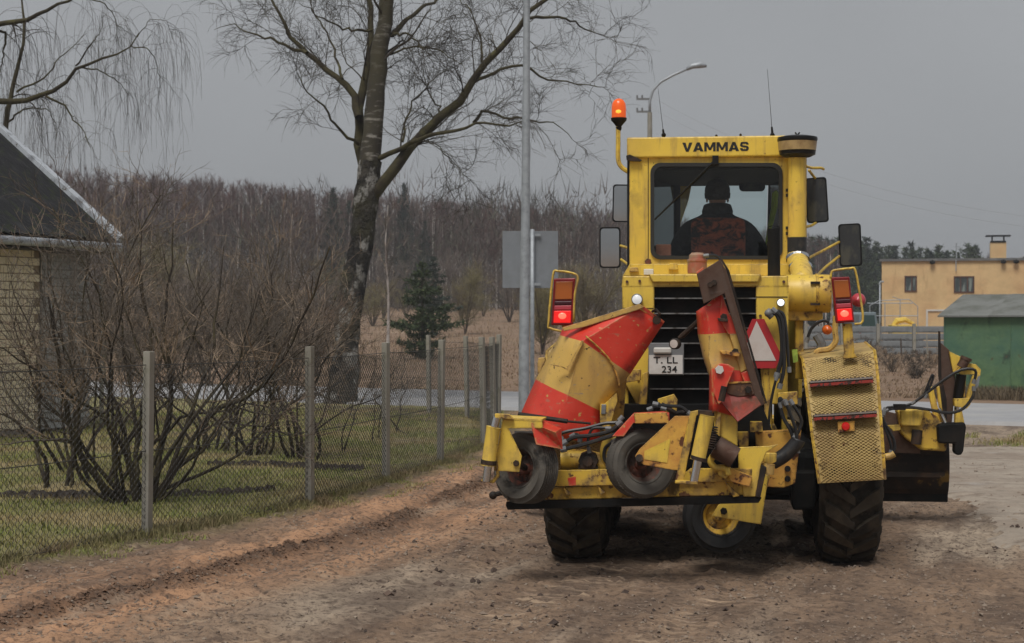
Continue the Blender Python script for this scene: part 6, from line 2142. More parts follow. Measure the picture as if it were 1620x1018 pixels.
# canister beside the hood top
cb = G(1103, 433, YH + 0.25)
b = MB()
k_ = 12.0 / F
b.lathe([(0.0, 0), (15 * k_, 0), (15.5 * k_, 3 * k_), (15.5 * k_, 18 * k_), (16.5 * k_, 19 * k_), (16.5 * k_, 22 * k_), (13.5 * k_, 23 * k_), (13 * k_, 29 * k_), (9 * k_, 33 * k_), (0, 33.5 * k_)], cb, (0, 0, 1), 20)
b.build('canister', M['lamp_beige'], gr, smooth='auto')
hose([(1115, 405), (1128, 404), (1137, 408), (1141, 420)], YH + 0.2, 0.010)
# exhaust stack
YE = 0.05
e0, e1 = G(1225, 500, YE), G(1224, 362, YE)
b = MB()
b.tube([e0, e0.lerp(e1, 0.2), e1], [0.052, 0.047, 0.046], 16, caps=False)
b.tube([e1, e0.lerp(e1, 0.2)], [0.040, 0.040], 16, caps=False)
b.lathe([(0.046, 0), (0.048, 0.006), (0.040, 0.006)], e1, (0, 0.35, 1), 16)
b.build('exhaust_stack', M['steel_brown'] if False else M['black'], gr, smooth='auto')
gplate('exhaust_shroud', [(1208, 497), (1240, 492), (1243, 545), (1250, 590), (1222, 595), (1210, 560)], YE + 0.1, 0.15, M['dark_steel'])
# air intake: mushroom, pipe, rubber hose, elbow, drum
YI = 1.05
p0, p1 = G(1261, 376, YI), G(1261, 250, YI)
b = MB(); b.tube([p0, p1], 0.072, 18); b.build('intake_pipe', M['yellow'], gr, smooth='auto')
M['bowl'] = pmat('beige_plastic_bowl', (0.40, 0.28, 0.13), 0.35, layers=[dict(c=(0.22, 0.14, 0.06), s=6, lo=0.45, hi=0.65)])
mc = G(1261.5, 247, YI)
q = 13.3 / F
b = MB()
b.lathe([(0.0, -2 * q), (20 * q, -2 * q), (28 * q, 2 * q), (28.5 * q, 7 * q), (29 * q, 8 * q)], mc, (0, 0, 1), 28)
pc = b.build('pre_cleaner', M['gloss_black'], gr, smooth='auto')
b = MB(); b.lathe([(29 * q, 8 * q), (30.5 * q, 22 * q)], mc, (0, 0, 1), 28); b.build('bowl', M['bowl'], pc, smooth=True)
b = MB(); b.lathe([(30.5 * q, 22 * q), (31.5 * q, 25 * q), (31 * q, 29 * q), (20 * q, 31.5 * q), (0, 32 * q)], mc, (0, 0, 1), 28)
for s in (-1, 1): b.bar(mc + V((0, 0, 32 * q)), mc + V((s * 3.5 * q, 0, 37 * q)), 0.01, 0.012)
b.build('cap', M['gloss_black'], pc, smooth='auto')
gtube('intake_hose', [(1261, 409), (1261, 376)], 0.078, M['hose'], YI, n=18)
b = MB()
b.tube(smooth_path([G(1261, 407, YI), G(1263, 418, YI - 0.1), G(1268, 432, YI - 0.45), G(1268, 450, YI - 0.7)], 14), 0.085, 16)
b.build('intake_elbow', M['yellow'], gr, smooth=True)
b = MB()
for c in (G(1262, 409, YI - 0.02), G(1266, 424, YI - 0.28)): b.lathe([(0.09, -0.015), (0.094, -0.015), (0.094, 0.015), (0.09, 0.015)], c, (0.05, -0.5, -1), 20)
b.build('hose_clamp', M['chrome'], gr)
dl, dr_ = G(1242, 465, 0.25), G(1314, 465, 0.25)
r_ = 30 * 12.5 / F
b = MB()
b.lathe([(0, 0), (r_ * 0.96, 0), (r_, 0.01), (r_, (dr_ - dl).x * 0.66)], dl, (1, 0, 0), 32)
dm = b.build('air_filter_drum', M['yellow'], gr, smooth='auto')
L_ = (dr_ - dl).x
b = MB()
b.lathe([(r_, L_ * 0.66), (r_ * 1.05, L_ * 0.665), (r_ * 1.05, L_ * 0.71), (r_ * 1.0, L_ * 0.715), (r_, L_ * 0.98), (r_ * 0.94, L_), (0, L_)], dl, (1, 0, 0), 32)
b.build('drum_cover', M['yellow_worn'], dm, smooth='auto')
b = MB()
for k in range(3): b.box(dl + V((L_ * 0.64, -r_ * 0.98 + 0.01 * k, 0.08 - 0.08 * k)), (0.07, 0.02, 0.018))
b.build('drum_latch', M['dark_steel'], dm)
gbox('drum_bracket', (dl.x, 0.2, dl.z - r_ - 0.06), (dr_.x - 0.06, 0.4, dl.z - r_ + 0.02), M['yellow_worn'])
gplate('side_post', [(1258, 500), (1271, 500), (1271, 600), (1258, 600)], 0.25, 0.08, M['yellow_worn'])

# slow vehicle triangle
yT = -0.50
tri = [(1197, 505), (1207, 505), (1236, 567), (1228, 583), (1180, 583), (1176, 575)]
tri = [z2(*p) for p in ((448, 291), (484, 292), (546, 430), (524, 468), (440, 470), (408, 328))]
tri = [(1193, 505), (1209, 505.5), (1236, 563), (1228, 582.5), (1180, 583), (1172, 552)]
gplate('sign_board', [(1190, 505), (1209, 505), (1236, 562), (1227, 583), (1179, 583), (1166, 560)], yT, 0.006, M['sign_red'], bevel=0)
gplate('sign_centre', [(1197, 508), (1228, 571), (1170, 571)], yT - 0.004, 0.003, M['pinkish'], bevel=0)
gplate('sign_post', [(1206, 583), (1217, 583), (1222, 690), (1211, 690)], yT + 0.04, 0.05, M['yellow_worn'])


# ---- tail lights
def tail_light(cor, y, lit_at, name='tail_light'):
    """cor: four corners of the lamp face, top-left first, clockwise"""
    A, B, C_, D_ = [G(*c, y) for c in cor]
    pt = lambda u, v, dy=0.0: A.lerp(B, u).lerp(D_.lerp(C_, u), v) + V((0, dy, 0))
    b = MB()
    b.plate([A, B, C_, D_], V((0, 0.08, 0)))
    t = b.build(name, M['lens_red'], gr, bevel=0.008)
    for (v0, v1, m, nm) in ((0.07, 0.45, 'lens_amber', 'amber_lens'), (0.49, 0.56, 'lens_dark', 'lens_strip'), (0.58, 0.67, 'lens_pink', 'reflector'), (0.69, 0.95, 'lit_red', 'stop_lens')):
        b = MB()
        b.plate([pt(0.10, v0, -0.012), pt(0.90, v0, -0.012), pt(0.90, v1, -0.012), pt(0.10, v1, -0.012)], V((0, 0.011, 0)))
        b.build(nm, M[m], t, bevel=0.004)
    b = MB()
    b.ball(pt(0.5, 0.80, -0.013), 0.030, 12, 6, (1, 0.25, 0.8))
    b.build('bulb', M['lit_red_core'], t, smooth=True)
    return t, pt


M['lens_dark'] = pmat('dark_red_lens', (0.05, 0.004, 0.01), 0.3, var=0.05)
tl, pt = tail_light([(876, 441), (910, 440), (906, 515), (872, 515)], -0.55, None)
b = MB()
b.tube(smooth_path([G(*z1(*p), -0.60) for p in ((345, 335), (300, 322), (296, 300), (312, 130), (330, 114), (385, 122), (403, 140), (392, 200), (388, 300))], 30), 0.0085, 7)
b.build('lamp_guard', M['yellow'], tl, smooth=True)
b = MB(); b.bar(pt(0.5, 0.9, 0.09), G(905, 560, -0.45), 0.05, 0.04); b.build('lamp_bracket', M['yellow_worn'], tl)
tl2, pt = tail_light([(1315, 439), (1344, 438), (1352, 510), (1323, 512)], -0.45, None)
b = MB()
b.tube(smooth_path([G(*p, -0.50) for p in ((1314, 441), (1316, 430), (1326, 427), (1345, 425), (1353, 428), (1361, 470), (1365, 508), (1352, 513))], 24), 0.0085, 7)
b.build('lamp_guard', M['yellow'], tl2, smooth=True)
gplate('lamp_bracket', [(1333, 512), (1348, 512), (1352, 560), (1357, 566), (1333, 568), (1336, 560)], -0.42, 0.05, M['yellow_worn'], parent=tl2)
M['amber_marker'] = pmat('amber_marker_lens', (0.62, 0.12, 0.015), 0.3, var=0.05)
b = MB(); c = G(1309, 522, 0.1); b.lathe([(0.0, -0.02), (0.03, -0.01), (0.038, 0.01), (0.038, 0.04), (0, 0.045)], c, (0, 1, 0), 16); b.build('side_marker', M['amber_marker'], gr, smooth=True)
b = MB(); c = G(1357, 475, 0.5); b.lathe([(0.0, -0.02), (0.05, 0.0), (0.055, 0.04), (0, 0.045)], c, (0.3, 1, 0), 16); b.build('side_reflector', M['lens_pink'], gr, smooth=True)
hose([(1290, 560), (1296, 555), (1312, 552), (1322, 540), (1321, 525), (1322, 500)], 0.0, 0.022, mat=M['pale_yellow'], name='corrugated_pipe')
gtube('side_pipe', [(1292, 530), (1300, 545), (1296, 562)], 0.035, M['grey_plate'], 0.15)
hose([(1276, 540), (1284, 520), (1300, 508), (1318, 512)], 0.1, 0.012)


# ---- rear fenders with step bars and expanded metal
def fender(s):
    mx = (lambda p: p) if s > 0 else (lambda p: (2 * 1125 - p[0], p[1]))
    rows = [((1270, 569), (1384, 556), -0.28), ((1274, 600), (1388, 588), -0.45), ((1279, 640), (1391, 632), -0.60), ((1285, 690), (1395, 684), -0.71), ((1291, 730), (1398, 728), -0.755), ((1296, 765), (1400, 759), -0.765)]
    L = [G(*mx(a), y) for a, b_, y in rows]
    R = [G(*mx(b_), y) for a, b_, y in rows]
    L.insert(0, L[0] + V((0, 0.75, 0.05))); R.insert(0, R[0] + V((0, 0.75, 0.05)))
    n = len(L)
    b = MB()
    b.add(L + R, [(i, i + 1, n + i + 1, n + i) for i in range(n - 1)])
    fd = b.build('rear_fender', M['yellow_mesh'], gr, solid=0.01)
    # raised diamond mesh over the face
    Lr = np.array([tuple(p) for p in L[1:]]); Rr = np.array([tuple(p) for p in R[1:]])
    tt = np.r_[0, np.cumsum(np.linalg.norm(np.diff(Lr, axis=0), axis=1))]; tt /= tt[-1]

    def at(u, v):
        l = np.stack([np.interp(v, tt, Lr[:, i]) for i in range(3)], -1)
        r = np.stack([np.interp(v, tt, Rr[:, i]) for i in range(3)], -1)
        p = l + (r - l) * u[..., None]
        p[..., 1] -= 0.011
        return p
    lines = []
    Hh, Ww = 0.95, 0.5
    stp = 0.036
    for sg_ in (-1, 1):
        for k in range(-70, 70):
            v = np.linspace(0.01, 0.99, 34)
            u = (k * stp + sg_ * v * Hh * 1.9) / Ww
            ok = (u > 0.015) & (u < 0.985)
            if ok.sum() > 2:
                va, vb = v[ok].min(), v[ok].max()
                vv = np.linspace(va, vb, 12)
                lines.append(at((k * stp + sg_ * vv * Hh * 1.9) / Ww, vv))
    P = np.array(lines)
    v, f = tubes_np(P, np.full(P.shape[:2], 0.0029), 4)
    tag(np_mesh('tread_mesh', v, f, M['yellow_mesh'], fd, loc=V(v.mean(0))), kind='stuff')
    for a, b_ in ((1, 0), (0, 1)):
        e = MB()
        side = L if a else R
        e.tube([p + V((0, -0.004, 0)) for p in side], 0.012, 6)
        e.build('edge_rod', M['yellow_worn'], fd)
    if s > 0:
        for (x0_, y0_, x1_, y1_, y) in ((1281, 607, 1380, 600, -0.56), (1287, 660, 1386, 654, -0.70)):
            a, c = G(x0_, y0_, y), G(x1_, y1_, y)
            b = MB()
            b.bar(a, c, 0.10, 0.022)
            for k in range(16):
                q_ = a.lerp(c, (k + 0.5) / 16) + V((0, -0.045, 0.016))
                b.box(q_, (0.014, 0.012, 0.014))
            st_ = b.build('step_bar', M['dark_steel'], fd)
            b = MB()
            b.bar(a + V((0, -0.053, 0.012)), c + V((0, -0.053, 0.012)), 0.006, 0.012)
            b.build('step_edge', M['chrome'], st_)
            b = MB()
            b.bar(a + V((0.0, -0.0545, -0.012)), c + V((0, -0.0545, -0.012)), 0.008, 0.020)
            b.build('red_strip', M['strip_red'], st_)
        pb2 = gplate('reflector_plate', [(1325, 668), (1352, 666), (1352, 682), (1326, 684)], -0.735, 0.006, M['yellow_rust'], parent=fd, bevel=0)
        b = MB(); c = G(1338, 675, -0.742); b.lathe([(0, -0.012), (0.024, -0.01), (0.030, 0), (0.030, 0.006)], c, (0, 1, 0), 18); b.build('reflector', M['lit_ref'], fd, smooth='auto')
    return fd


M['yellow_mesh'] = pmat('yellow_tread_paint', (0.44, 0.31, 0.105), 0.65, layers=[dict(c=(0.36, 0.23, 0.08), s=3.5, lo=0.42, hi=0.62, a=0.85), dict(c=(0.20, 0.125, 0.05), s=2.2, lo=0.47, hi=0.64, a=0.75), dict(c=(0.04, 0.028, 0.018), s=4.5, lo=0.585, hi=0.65, r=0.9, st=(1, 1, 2)), dict(c=RUST, s=18, lo=0.62, hi=0.68, r=0.9)], bumps=[(30, 0.2, 0.01)])
M['strip_red'] = pmat('red_step_strip', (0.30, 0.03, 0.02), 0.6, layers=[dict(c=(0.05, 0.02, 0.015), s=30, lo=0.5, hi=0.56)])
M['lit_ref'] = pmat('red_reflector', (0.6, 0.012, 0.01), 0.25, var=0)
fender(1)
fender(-1)

# ---------------------------------------------------------------- attachments at the grader's rear
# hitch: dark carrier behind the grille, cross beam and arms
gplate('hitch_plate', [(978, 640), (1205, 640), (1225, 690), (1215, 745), (985, 755)], -0.62, 0.12, M['black'])
gplate('hitch_rail', [(1195, 684), (1268, 680), (1258, 765), (1240, 772), (1200, 770)], -0.72, 0.10, M['yellow_rust'])
b = MB()
for (px, py) in ((1246, 742), (1246, 758), (1236, 720)): b.cyl(G(px, py, -0.72), G(px, py, -0.745), 0.022, n=10)
b.build('hitch_bolt', M['black'], gr)
gplate('valve_block', [(1187, 668), (1206, 668), (1207, 684), (1187, 684)], -0.80, 0.10, M['yellow_worn'])
gplate('valve_block', [(1230, 622), (1262, 620), (1262, 640), (1232, 642)], -0.60, 0.08, M['yellow_worn'])
gplate('frame_upright', [(1016, 592), (1026, 588), (1022, 650), (1010, 650)], -0.60, 0.08, M['yellow_worn'])
gplate('frame_upright', [(1166, 684), (1184, 684), (1184, 706), (1170, 708)], -0.74, 0.08, M['yellow_worn'])
gplate('frame_upright', [(988, 585), (1014, 585), (1014, 602), (990, 606)], -0.58, 0.06, M['yellow_worn'])
gplate('frame_upright', [(940, 655), (950, 650), (992, 590), (985, 668), (960, 690)], -0.80, 0.05, M['yellow_worn'])
gplate('lift_lever', [(1040, 632), (1066, 624), (1072, 634), (1070, 655), (1044, 650)], -0.85, 0.06, M['yellow_worn'])
b = MB()
b.tube(GP_([(1046, 640), (1070, 655), (1085, 652)], -0.9), 0.018, 8)
b.tube(GP_([(1030, 655), (1046, 640)], -0.9), 0.022, 8)
b.build('linkage', M['dark_steel'], gr)

# blade beam along the bottom
BY = -1.25
bl = MB()
bl.plate(GP_([(801, 793), (806, 776), (1190, 755), (1200, 783)], BY), V((0, 0.05, 0)))
beam = bl.build('blade_plate', M['yellow_worn'], gr, bevel=0.006)
gplate('cutting_edge', [(800, 800), (801, 794), (1200, 784), (1205, 788), (1200, 796), (803, 807)], BY - 0.012, 0.03, M['black'], parent=beam, bevel=0.003)
gplate('blade_back', [(812, 792), (815, 752), (1192, 745), (1196, 784)], BY + 0.055, 0.04, M['dark_steel'], parent=beam)
gplate('blade_rail', [(868, 770), (880, 745), (1000, 742), (1004, 760), (990, 768)], BY - 0.05, 0.05, M['yellow_worn'], parent=beam)
gplate('blade_rail', [(1065, 764), (1092, 742), (1190, 742), (1188, 762)], BY - 0.03, 0.05, M['yellow_worn'], parent=beam)
gplate('paint_patch', [(898, 757), (911, 754), (911, 768), (900, 769)], BY - 0.053, 0.004, M['red'], parent=beam, bevel=0)
for p in ([(890, 770), (904, 782), (896, 784)], [(945, 768), (958, 780), (950, 783)], [(1145, 760), (1170, 785), (1160, 787)]):
    gplate('rib', p, BY - 0.04, 0.10, M['yellow_worn'], parent=beam, bevel=0.002)
b = MB()
b.tube(GP_([(778, 784), (790, 781), (806, 780)], BY), 0.017, 8)
b.ball(G(780, 784, BY), 0.028, 10, 8)
b.build('end_bolt', M['dark_steel'], beam, smooth=True)
# angled end plate on the right
gplate('end_plate', [(1168, 708), (1216, 706), (1232, 703), (1213, 716), (1204, 735), (1195, 786), (1176, 786), (1174, 762), (1168, 742)], BY - 0.02, 0.02, M['yellow'], parent=beam)
gplate('end_flange', [(1204, 735), (1213, 740), (1203, 788), (1195, 786)], BY - 0.03, 0.05, M['dark_steel'], parent=beam)
gplate('step_plate', [(1150, 748), (1158, 742), (1190, 755), (1186, 771), (1156, 762)], BY - 0.09, 0.07, M['yellow_rust'], parent=beam)
b = MB()
b.tube(smooth_path(GP_([(1128, 722), (1124, 731), (1132, 740), (1143, 740), (1150, 744), (1152, 752)], BY - 0.10), 18), 0.022, 8)
b.build('hook', M['yellow'], beam, smooth=True)
gplate('hook_arm', [(1136, 738), (1152, 737), (1160, 745), (1148, 758), (1136, 752)], BY - 0.08, 0.05, M['yellow'], parent=beam)

# the pivot pipes in the middle
b = MB()
b.tube(GP_([(888, 728), (920, 728), (962, 736)], -1.15), 0.075, 14)
b.build('cross_tube', M['yellow_worn'], gr, smooth='auto')
b = MB()
b.tube(smooth_path(GP_([(965, 735), (958, 722), (962, 700), (975, 694)], -1.20), 14), 0.04, 10)
b.build('pivot_horn', M['yellow'], gr, smooth=True)
c = G(930, 730, -1.28)
b = MB()
b.lathe([(0, -0.02), (0.035, -0.02), (0.035, 0.0), (0.065, 0.0), (0.07, 0.08), (0, 0.08)], c, (0, 1, 0), 8)
b.box(c + V((0, 0.05, -0.08)), (0.13, 0.07, 0.09))
b.build('pivot_nut', M['dark_steel'], gr)


def small_wheel(cx, cy, y, R, w, axis, tyre_m, rim_m, hub=0.0, ribs=True):
    a = V(axis).normalized()
    c = G(cx, cy, y)
    b = MB()
    b.lathe([(0, 0.035), (0.03, 0.035), (0.045, 0.02), (0.05, 0.0), (0.095, -0.015), (0.10, 0.02), (R * 0.46, 0.035), (R * 0.53, w * 0.40), (R * 0.53, -w * 0.42), (R * 0.3, -w * 0.2), (0, -w * 0.2)], c, a, 28)
    u = a.orthogonal().normalized()
    v = a.cross(u)
    for k in range(6):
        t = k * math.pi / 3
        p = c + (u * math.cos(t) + v * math.sin(t)) * 0.072
        b.cyl(p, p + a * 0.012, 0.009, n=6)
    rim = b.build('support_wheel', M[rim_m], gr, smooth='auto')
    h = w / 2
    prof = [(R * 0.51, h * 0.72), (R * 0.55, h * 0.90), (R * 0.57, h * 0.92), (R * 0.585, h * 0.88), (R * 0.66, h * 1.06), (R * 0.76, h * 1.16), (R * 0.845, h * 1.13), (R * 0.86, h * 1.15), (R * 0.875, h * 1.08), (R * 0.94, h * 0.88)]
    if ribs:
        for k in range(7):
            x = h * (0.76 - 1.52 * k / 6)
            prof += [(R, x + 0.005), (R, x - 0.005)]
            if k < 6: prof += [(R - 0.009, x - 0.008), (R - 0.009, x - h * 1.52 / 6 + 0.008)]
    else:
        prof += [(R * 0.985, h * 0.55), (R * 0.985, -h * 0.55)]
    prof += [(R * 0.94, -h * 0.88), (R * 0.86, -h * 1.12), (R * 0.76, -h * 1.16), (R * 0.66, -h * 1.06), (R * 0.55, -h * 0.9), (R * 0.51, -h * 0.72)]
    t = MB()
    t.lathe(prof, c, a, 48)
    if not ribs:
        for k in range(64):
            tt = 2 * math.pi * k / 64
            for s in (-1, 1):
                tt2 = tt + (0.07 if s > 0 else 0)
                rd_ = u * math.cos(tt2) + v * math.sin(tt2)
                tg = -u * math.sin(tt2) + v * math.cos(tt2)
                t.bar(c + rd_ * (R * 0.968) + a * s * h * 0.06, c + rd_ * (R * 0.935) + a * s * h * 0.86, 0.0125, 0.012, up=rd_)
    t.build('tyre', M[tyre_m], rim, smooth='auto', weld=False)
    return rim, c, a


YW = -1.42
M['rubber_black'] = pmat('clean_tyre_rubber', (0.014, 0.014, 0.014), 0.55, spec=0.35, layers=[dict(c=(0.04, 0.035, 0.03), s=6, lo=0.5, hi=0.68)])
small_wheel(832, 741, YW, 0.236, 0.155, (-0.60, -0.80, 0.10), 'rubber_grey', 'rim_rust')
small_wheel(1014, 733, YW, 0.236, 0.15, (0.42, -0.90, 0.06), 'rubber_grey', 'rim_rust', ribs=False)
small_wheel(1138, 816, -0.75, 0.25, 0.15, (0.22, -0.97, 0.05), 'rubber_black', 'yellow_worn')
# tyre of the third wheel hangs on its own bracket
gplate('wheel_bracket', [(1126, 817), (1136, 800), (1196, 752), (1216, 752), (1204, 830), (1196, 829)], -0.95, 0.02, M['yellow'])
gplate('wheel_strut', [(1196, 735), (1214, 735), (1218, 755), (1206, 800), (1196, 800)], -0.93, 0.06, M['yellow_worn'])
bolts('axle_bolt', [(1145, 809)], -0.96, 0.026, M['black'])
b = MB(); b.tube([G(1140, 812, -0.93), G(1140, 815, -0.75)], 0.02, 8); b.build('wheel_axle', M['dark_steel'], gr)

# left wheel fork
fk = gplate('wheel_fork', [(95, 845, 0), (128, 655, 0), (272, 662, 0), (275, 690, 0), (148, 690, 0), (198, 792, 0), (188, 850, 0)], YW - 0.20, 0.018, M['yellow'], z1)
b = MB()
A = GP_([(128, 655), (272, 662)], YW - 0.20, z1)
b.add([A[0], A[1], A[1] + V((0, 0.30, 0)), A[0] + V((0, 0.30, 0))], [(0, 1, 2, 3)])
b.build('fork_top', M['yellow'], fk, solid=0.015)
bolts('axle_bolt', [(177, 817)], YW - 0.205, 0.022, M['dark_steel'], z1, fk)
b = MB(); b.tube([G(*z1(177, 817), YW - 0.20), G(832, 741, YW - 0.02)], 0.022, 8); b.build('wheel_axle', M['dark_steel'], fk)
gd = MB()
P_ = lambda x, y, d: G(*z1(x, y), YW + d)
gd.add([P_(232, 672, -0.20), P_(265, 662, -0.05), P_(340, 692, 0.0), P_(250, 748, -0.22), P_(345, 766, -0.10), P_(318, 706, -0.18)], [(0, 1, 2, 5), (0, 5, 4, 3), (5, 2, 4)])
gd.build('wheel_guard', M['red'], gr, solid=0.012)

# left cylinder
cy = gtube('hydraulic_cylinder', [G(*z1(95, 685), YW - 0.25), G(*z1(92, 700), YW - 0.25), G(*z1(76, 815), YW - 0.25), G(*z1(75, 826), YW - 0.25)], [0.050, 0.046, 0.046, 0.051], M['yellow'], n=16)
gtube('rod', [G(*z1(106, 650), YW - 0.25), G(*z1(98, 684), YW - 0.25)], 0.026, M['chrome'], n=12, parent=cy)
gtube('rod', [G(*z1(75, 824), YW - 0.25), G(*z1(68, 884), YW - 0.25)], 0.026, M['chrome'], n=12, parent=cy)
gtube('collar', [G(*z1(78, 806), YW - 0.25), G(*z1(76, 822), YW - 0.25)], 0.054, M['dark_steel'], n=14, parent=cy)
gplate('foot_lug', [(48, 883), (50, 876), (88, 880), (104, 860), (100, 800), (108, 800), (114, 866), (94, 892)], YW - 0.22, 0.05, M['yellow_worn'], z1, cy)
gplate('head_lug', [(98, 636), (150, 640), (168, 658), (100, 652)], YW - 0.24, 0.06, M['yellow_worn'], z1, cy)

# right wheel arm, bracket and cylinder
gplate('wheel_arm', [(740, 165), (845, 52), (1000, 44), (1030, 52), (1032, 96), (850, 96), (800, 165)], YW - 0.12, 0.20, M['rusty_red'] if 'rusty_red' in M else M['red'], z5)
gplate('arm_cover', [(850, 46), (1022, 42), (1032, 98), (858, 98)], YW - 0.135, 0.013, M['yellow_rust'], z5)
wb_ = gplate('wheel_bracket', [(856, 268), (880, 230), (1062, 60), (1140, 60), (1082, 338), (1060, 338), (900, 310)], YW - 0.22, 0.02, M['yellow_rust'], z5)
gplate('paint_patch', [(905, 240), (1040, 175), (1022, 300), (905, 282)], YW - 0.224, 0.003, M['yellow_bright'] if 'yellow_bright' in M else M['yellow'], z5, wb_, 0)
gplate('bracket_edge', [(1140, 40), (1185, 30), (1186, 48), (1172, 60), (1106, 400), (1062, 400)], YW - 0.25, 0.06, M['yellow_worn'], z5, wb_)
b = MB(); b.tube([G(*z5(880, 275), YW - 0.23), G(1014, 733, YW)], 0.026, 8); b.build('wheel_axle', M['dark_steel'], wb_)
cy2 = gtube('hydraulic_cylinder', [G(*z5(1228, 56), YW - 0.30), G(*z5(1224, 75), YW - 0.30), G(*z5(1184, 262), YW - 0.30), G(*z5(1180, 285), YW - 0.30)], [0.052, 0.048, 0.048, 0.052], M['yellow'], n=18)
gtube('rod', [G(*z5(1180, 282), YW - 0.30), G(*z5(1157, 405), YW - 0.30)], 0.028, M['chrome'], n=12, parent=cy2)
gtube('collar', [G(*z5(1187, 268), YW - 0.30), G(*z5(1182, 287), YW - 0.30)], 0.055, M['dark_steel'], n=14, parent=cy2)
gplate('foot_lug', [(1064, 392), (1180, 396), (1180, 412), (1062, 406)], YW - 0.33, 0.08, M['yellow_worn'], z5, cy2)
gplate('head_lug', [(1180, 30), (1250, 34), (1258, 60), (1180, 58)], YW - 0.32, 0.08, M['dark_steel'], z5, cy2)
# threaded joint by the cylinder and the tube behind it
b = MB()
b.tube(GP_([(1270, 215), (1370, 275)], YW + 0.05, z5), 0.075, 12)
b.build('pivot_drum', M['steel_brown'], gr, smooth='auto')
b = MB()
for k in range(10):
    c = G(*z5(1252 + 1.2 * k, 225 - 12 * k), YW - 0.05)
    b.lathe([(0.022, -0.005), (0.03, 0), (0.022, 0.005)], c, (0.15, 0, 1), 8)
b.build('adjusting_screw', M['dark_steel'], gr)

# ---- striped side plough on the left: bent plate built as facets
def shell(name, rails, y, f, mats, bands, sub=4, bulge=(0.0, 0.0), th=0.014):
    """rails: columns of (x, y, depth) photo points, equal length; bands: material index of each row"""
    b = MB()
    n = len(rails[0])
    cols = [[G(*f(p[0], p[1]), y + p[2]) for p in r] for r in rails]
    for j in range(len(cols) - 1):
        for i in range(n - 1):
            q00, q01, q10, q11 = cols[j][i], cols[j + 1][i], cols[j][i + 1], cols[j + 1][i + 1]
            k = sub
            for a in range(k):
                for c in range(k):
                    pt_ = lambda u, v: q00.lerp(q01, u).lerp(q10.lerp(q11, u), v) + V((0, -bulge[j] * math.sin(math.pi * u), 0))
                    b.add([pt_(a / k, c / k), pt_((a + 1) / k, c / k), pt_((a + 1) / k, (c + 1) / k), pt_(a / k, (c + 1) / k)], [(0, 1, 2, 3)], bands[i])
    return b.build(name, mats, gr, solid=th, smooth='auto')


YS = -1.0
plm = [M['red'], M['pale_yellow']]
rails = [[(188, 656, 0.15), (252, 511, 0.15), (340, 350, 0.15), (352, 320, 0.15)],
         [(325, 725, -0.10), (368, 568, -0.10), (421, 372, -0.10), (620, 250, 0.0)],
         [(482, 742, 0.0), (483, 625, 0.0), (594, 490, 0.02), (718, 300, 0.12)]]
sp1 = shell('side_plough', rails, YS, z1, plm, [0, 1, 0], bulge=(0.05, 0.01))
gplate('plough_rim', [(345, 322), (628, 234), (646, 246), (622, 256), (430, 318), (352, 334)], YS - 0.035, 0.05, M['pale_yellow'], z1, sp1, 0.003)
b = MB()
b.plate(GP_([(618, 244, 0.0), (640, 240, 0.02), (720, 298, 0.12), (716, 306, 0.12)], YS - 0.02, z1), V((0, 0.05, 0)))
b.build('top_edge', M['red'], sp1)
gplate('fold_rib', [(312, 458), (338, 462), (372, 482), (424, 372), (418, 366), (362, 470)], YS - 0.135, 0.02, M['pale_yellow'], z1, sp1, 0.002)
b = MB()
b.tube(smooth_path(GP_([(432, 352, -0.115), (480, 395, -0.09), (520, 440, -0.06), (548, 500, -0.03), (556, 540, -0.02)], YS, z1), 14), 0.007, 6)
b.build('weld_seam', M['yellow_rust'], sp1, smooth=True)
b = MB()
b.tube([G(*z1(676, 262), YS + 0.06), G(*z1(690, 255), YS + 0.02), G(*z1(703, 270), YS + 0.02), G(*z1(700, 285), YS + 0.06)], 0.010, 6)
b.cyl(G(*z1(692, 292), YS + 0.08), G(*z1(692, 294), YS + 0.03), 0.03, n=10)
b.build('lifting_ring', M['dark_steel'], sp1, smooth='auto')
gtube('brace_rod', [G(*z1(185, 638), YS - 0.22), G(*z1(365, 664), YS - 0.26)], 0.016, M['dark_steel'])
gtube('brace_rod', [G(*z1(365, 664), YS - 0.26), G(*z1(450, 672), YS - 0.24)], 0.008, M['dark_steel'])
gplate('side_hinge', [(255, 460), (258, 432), (282, 430), (284, 442), (264, 488), (256, 490)], YS + 0.2, 0.06, M['pale_yellow'], z1)
gplate('plough_stay', [(484, 665), (484, 600), (500, 600), (545, 560), (548, 590), (520, 690), (500, 700)], YS - 0.05, 0.06, M['yellow_worn'], z1)
gplate('stay_pin', [(490, 602), (507, 602), (504, 638), (488, 638)], YS - 0.06, 0.01, M['grey_plate'], z1)

# ---- striped arm with the dark wear blade on the right
YA = -1.15
rails = [[(238, 262, 0.12), (244, 345, 0.12), (262, 425, 0.10), (286, 500, 0.08), (284, 640, 0.05)],
         [(272, 238, -0.02), (284, 345, -0.03), (282, 425, -0.04), (292, 470, -0.06), (300, 625, -0.08)],
         [(330, 188, 0.0), (352, 340, 0.0), (395, 420, 0.0), (425, 480, 0.0), (385, 650, 0.0)]]
sp2 = shell('striped_arm', rails, YA, z2, plm, [0, 1, 1, 0], bulge=(0.03, 0.0))
gplate('arm_web', [(328, 190, 0), (352, 260, 0), (398, 345, 0), (352, 345, 0.0), (320, 290, 0)], YA - 0.03, 0.03, M['red'], z2, sp2)
gplate('arm_web', [(398, 345, 0), (428, 470, 0), (398, 486, 0), (356, 345, 0)], YA - 0.03, 0.03, M['pale_yellow'], z2, sp2)
gplate('arm_web', [(398, 488, 0), (430, 474, 0), (470, 600, 0), (440, 600, 0), (418, 540, 0)], YA - 0.03, 0.03, M['red'], z2, sp2)
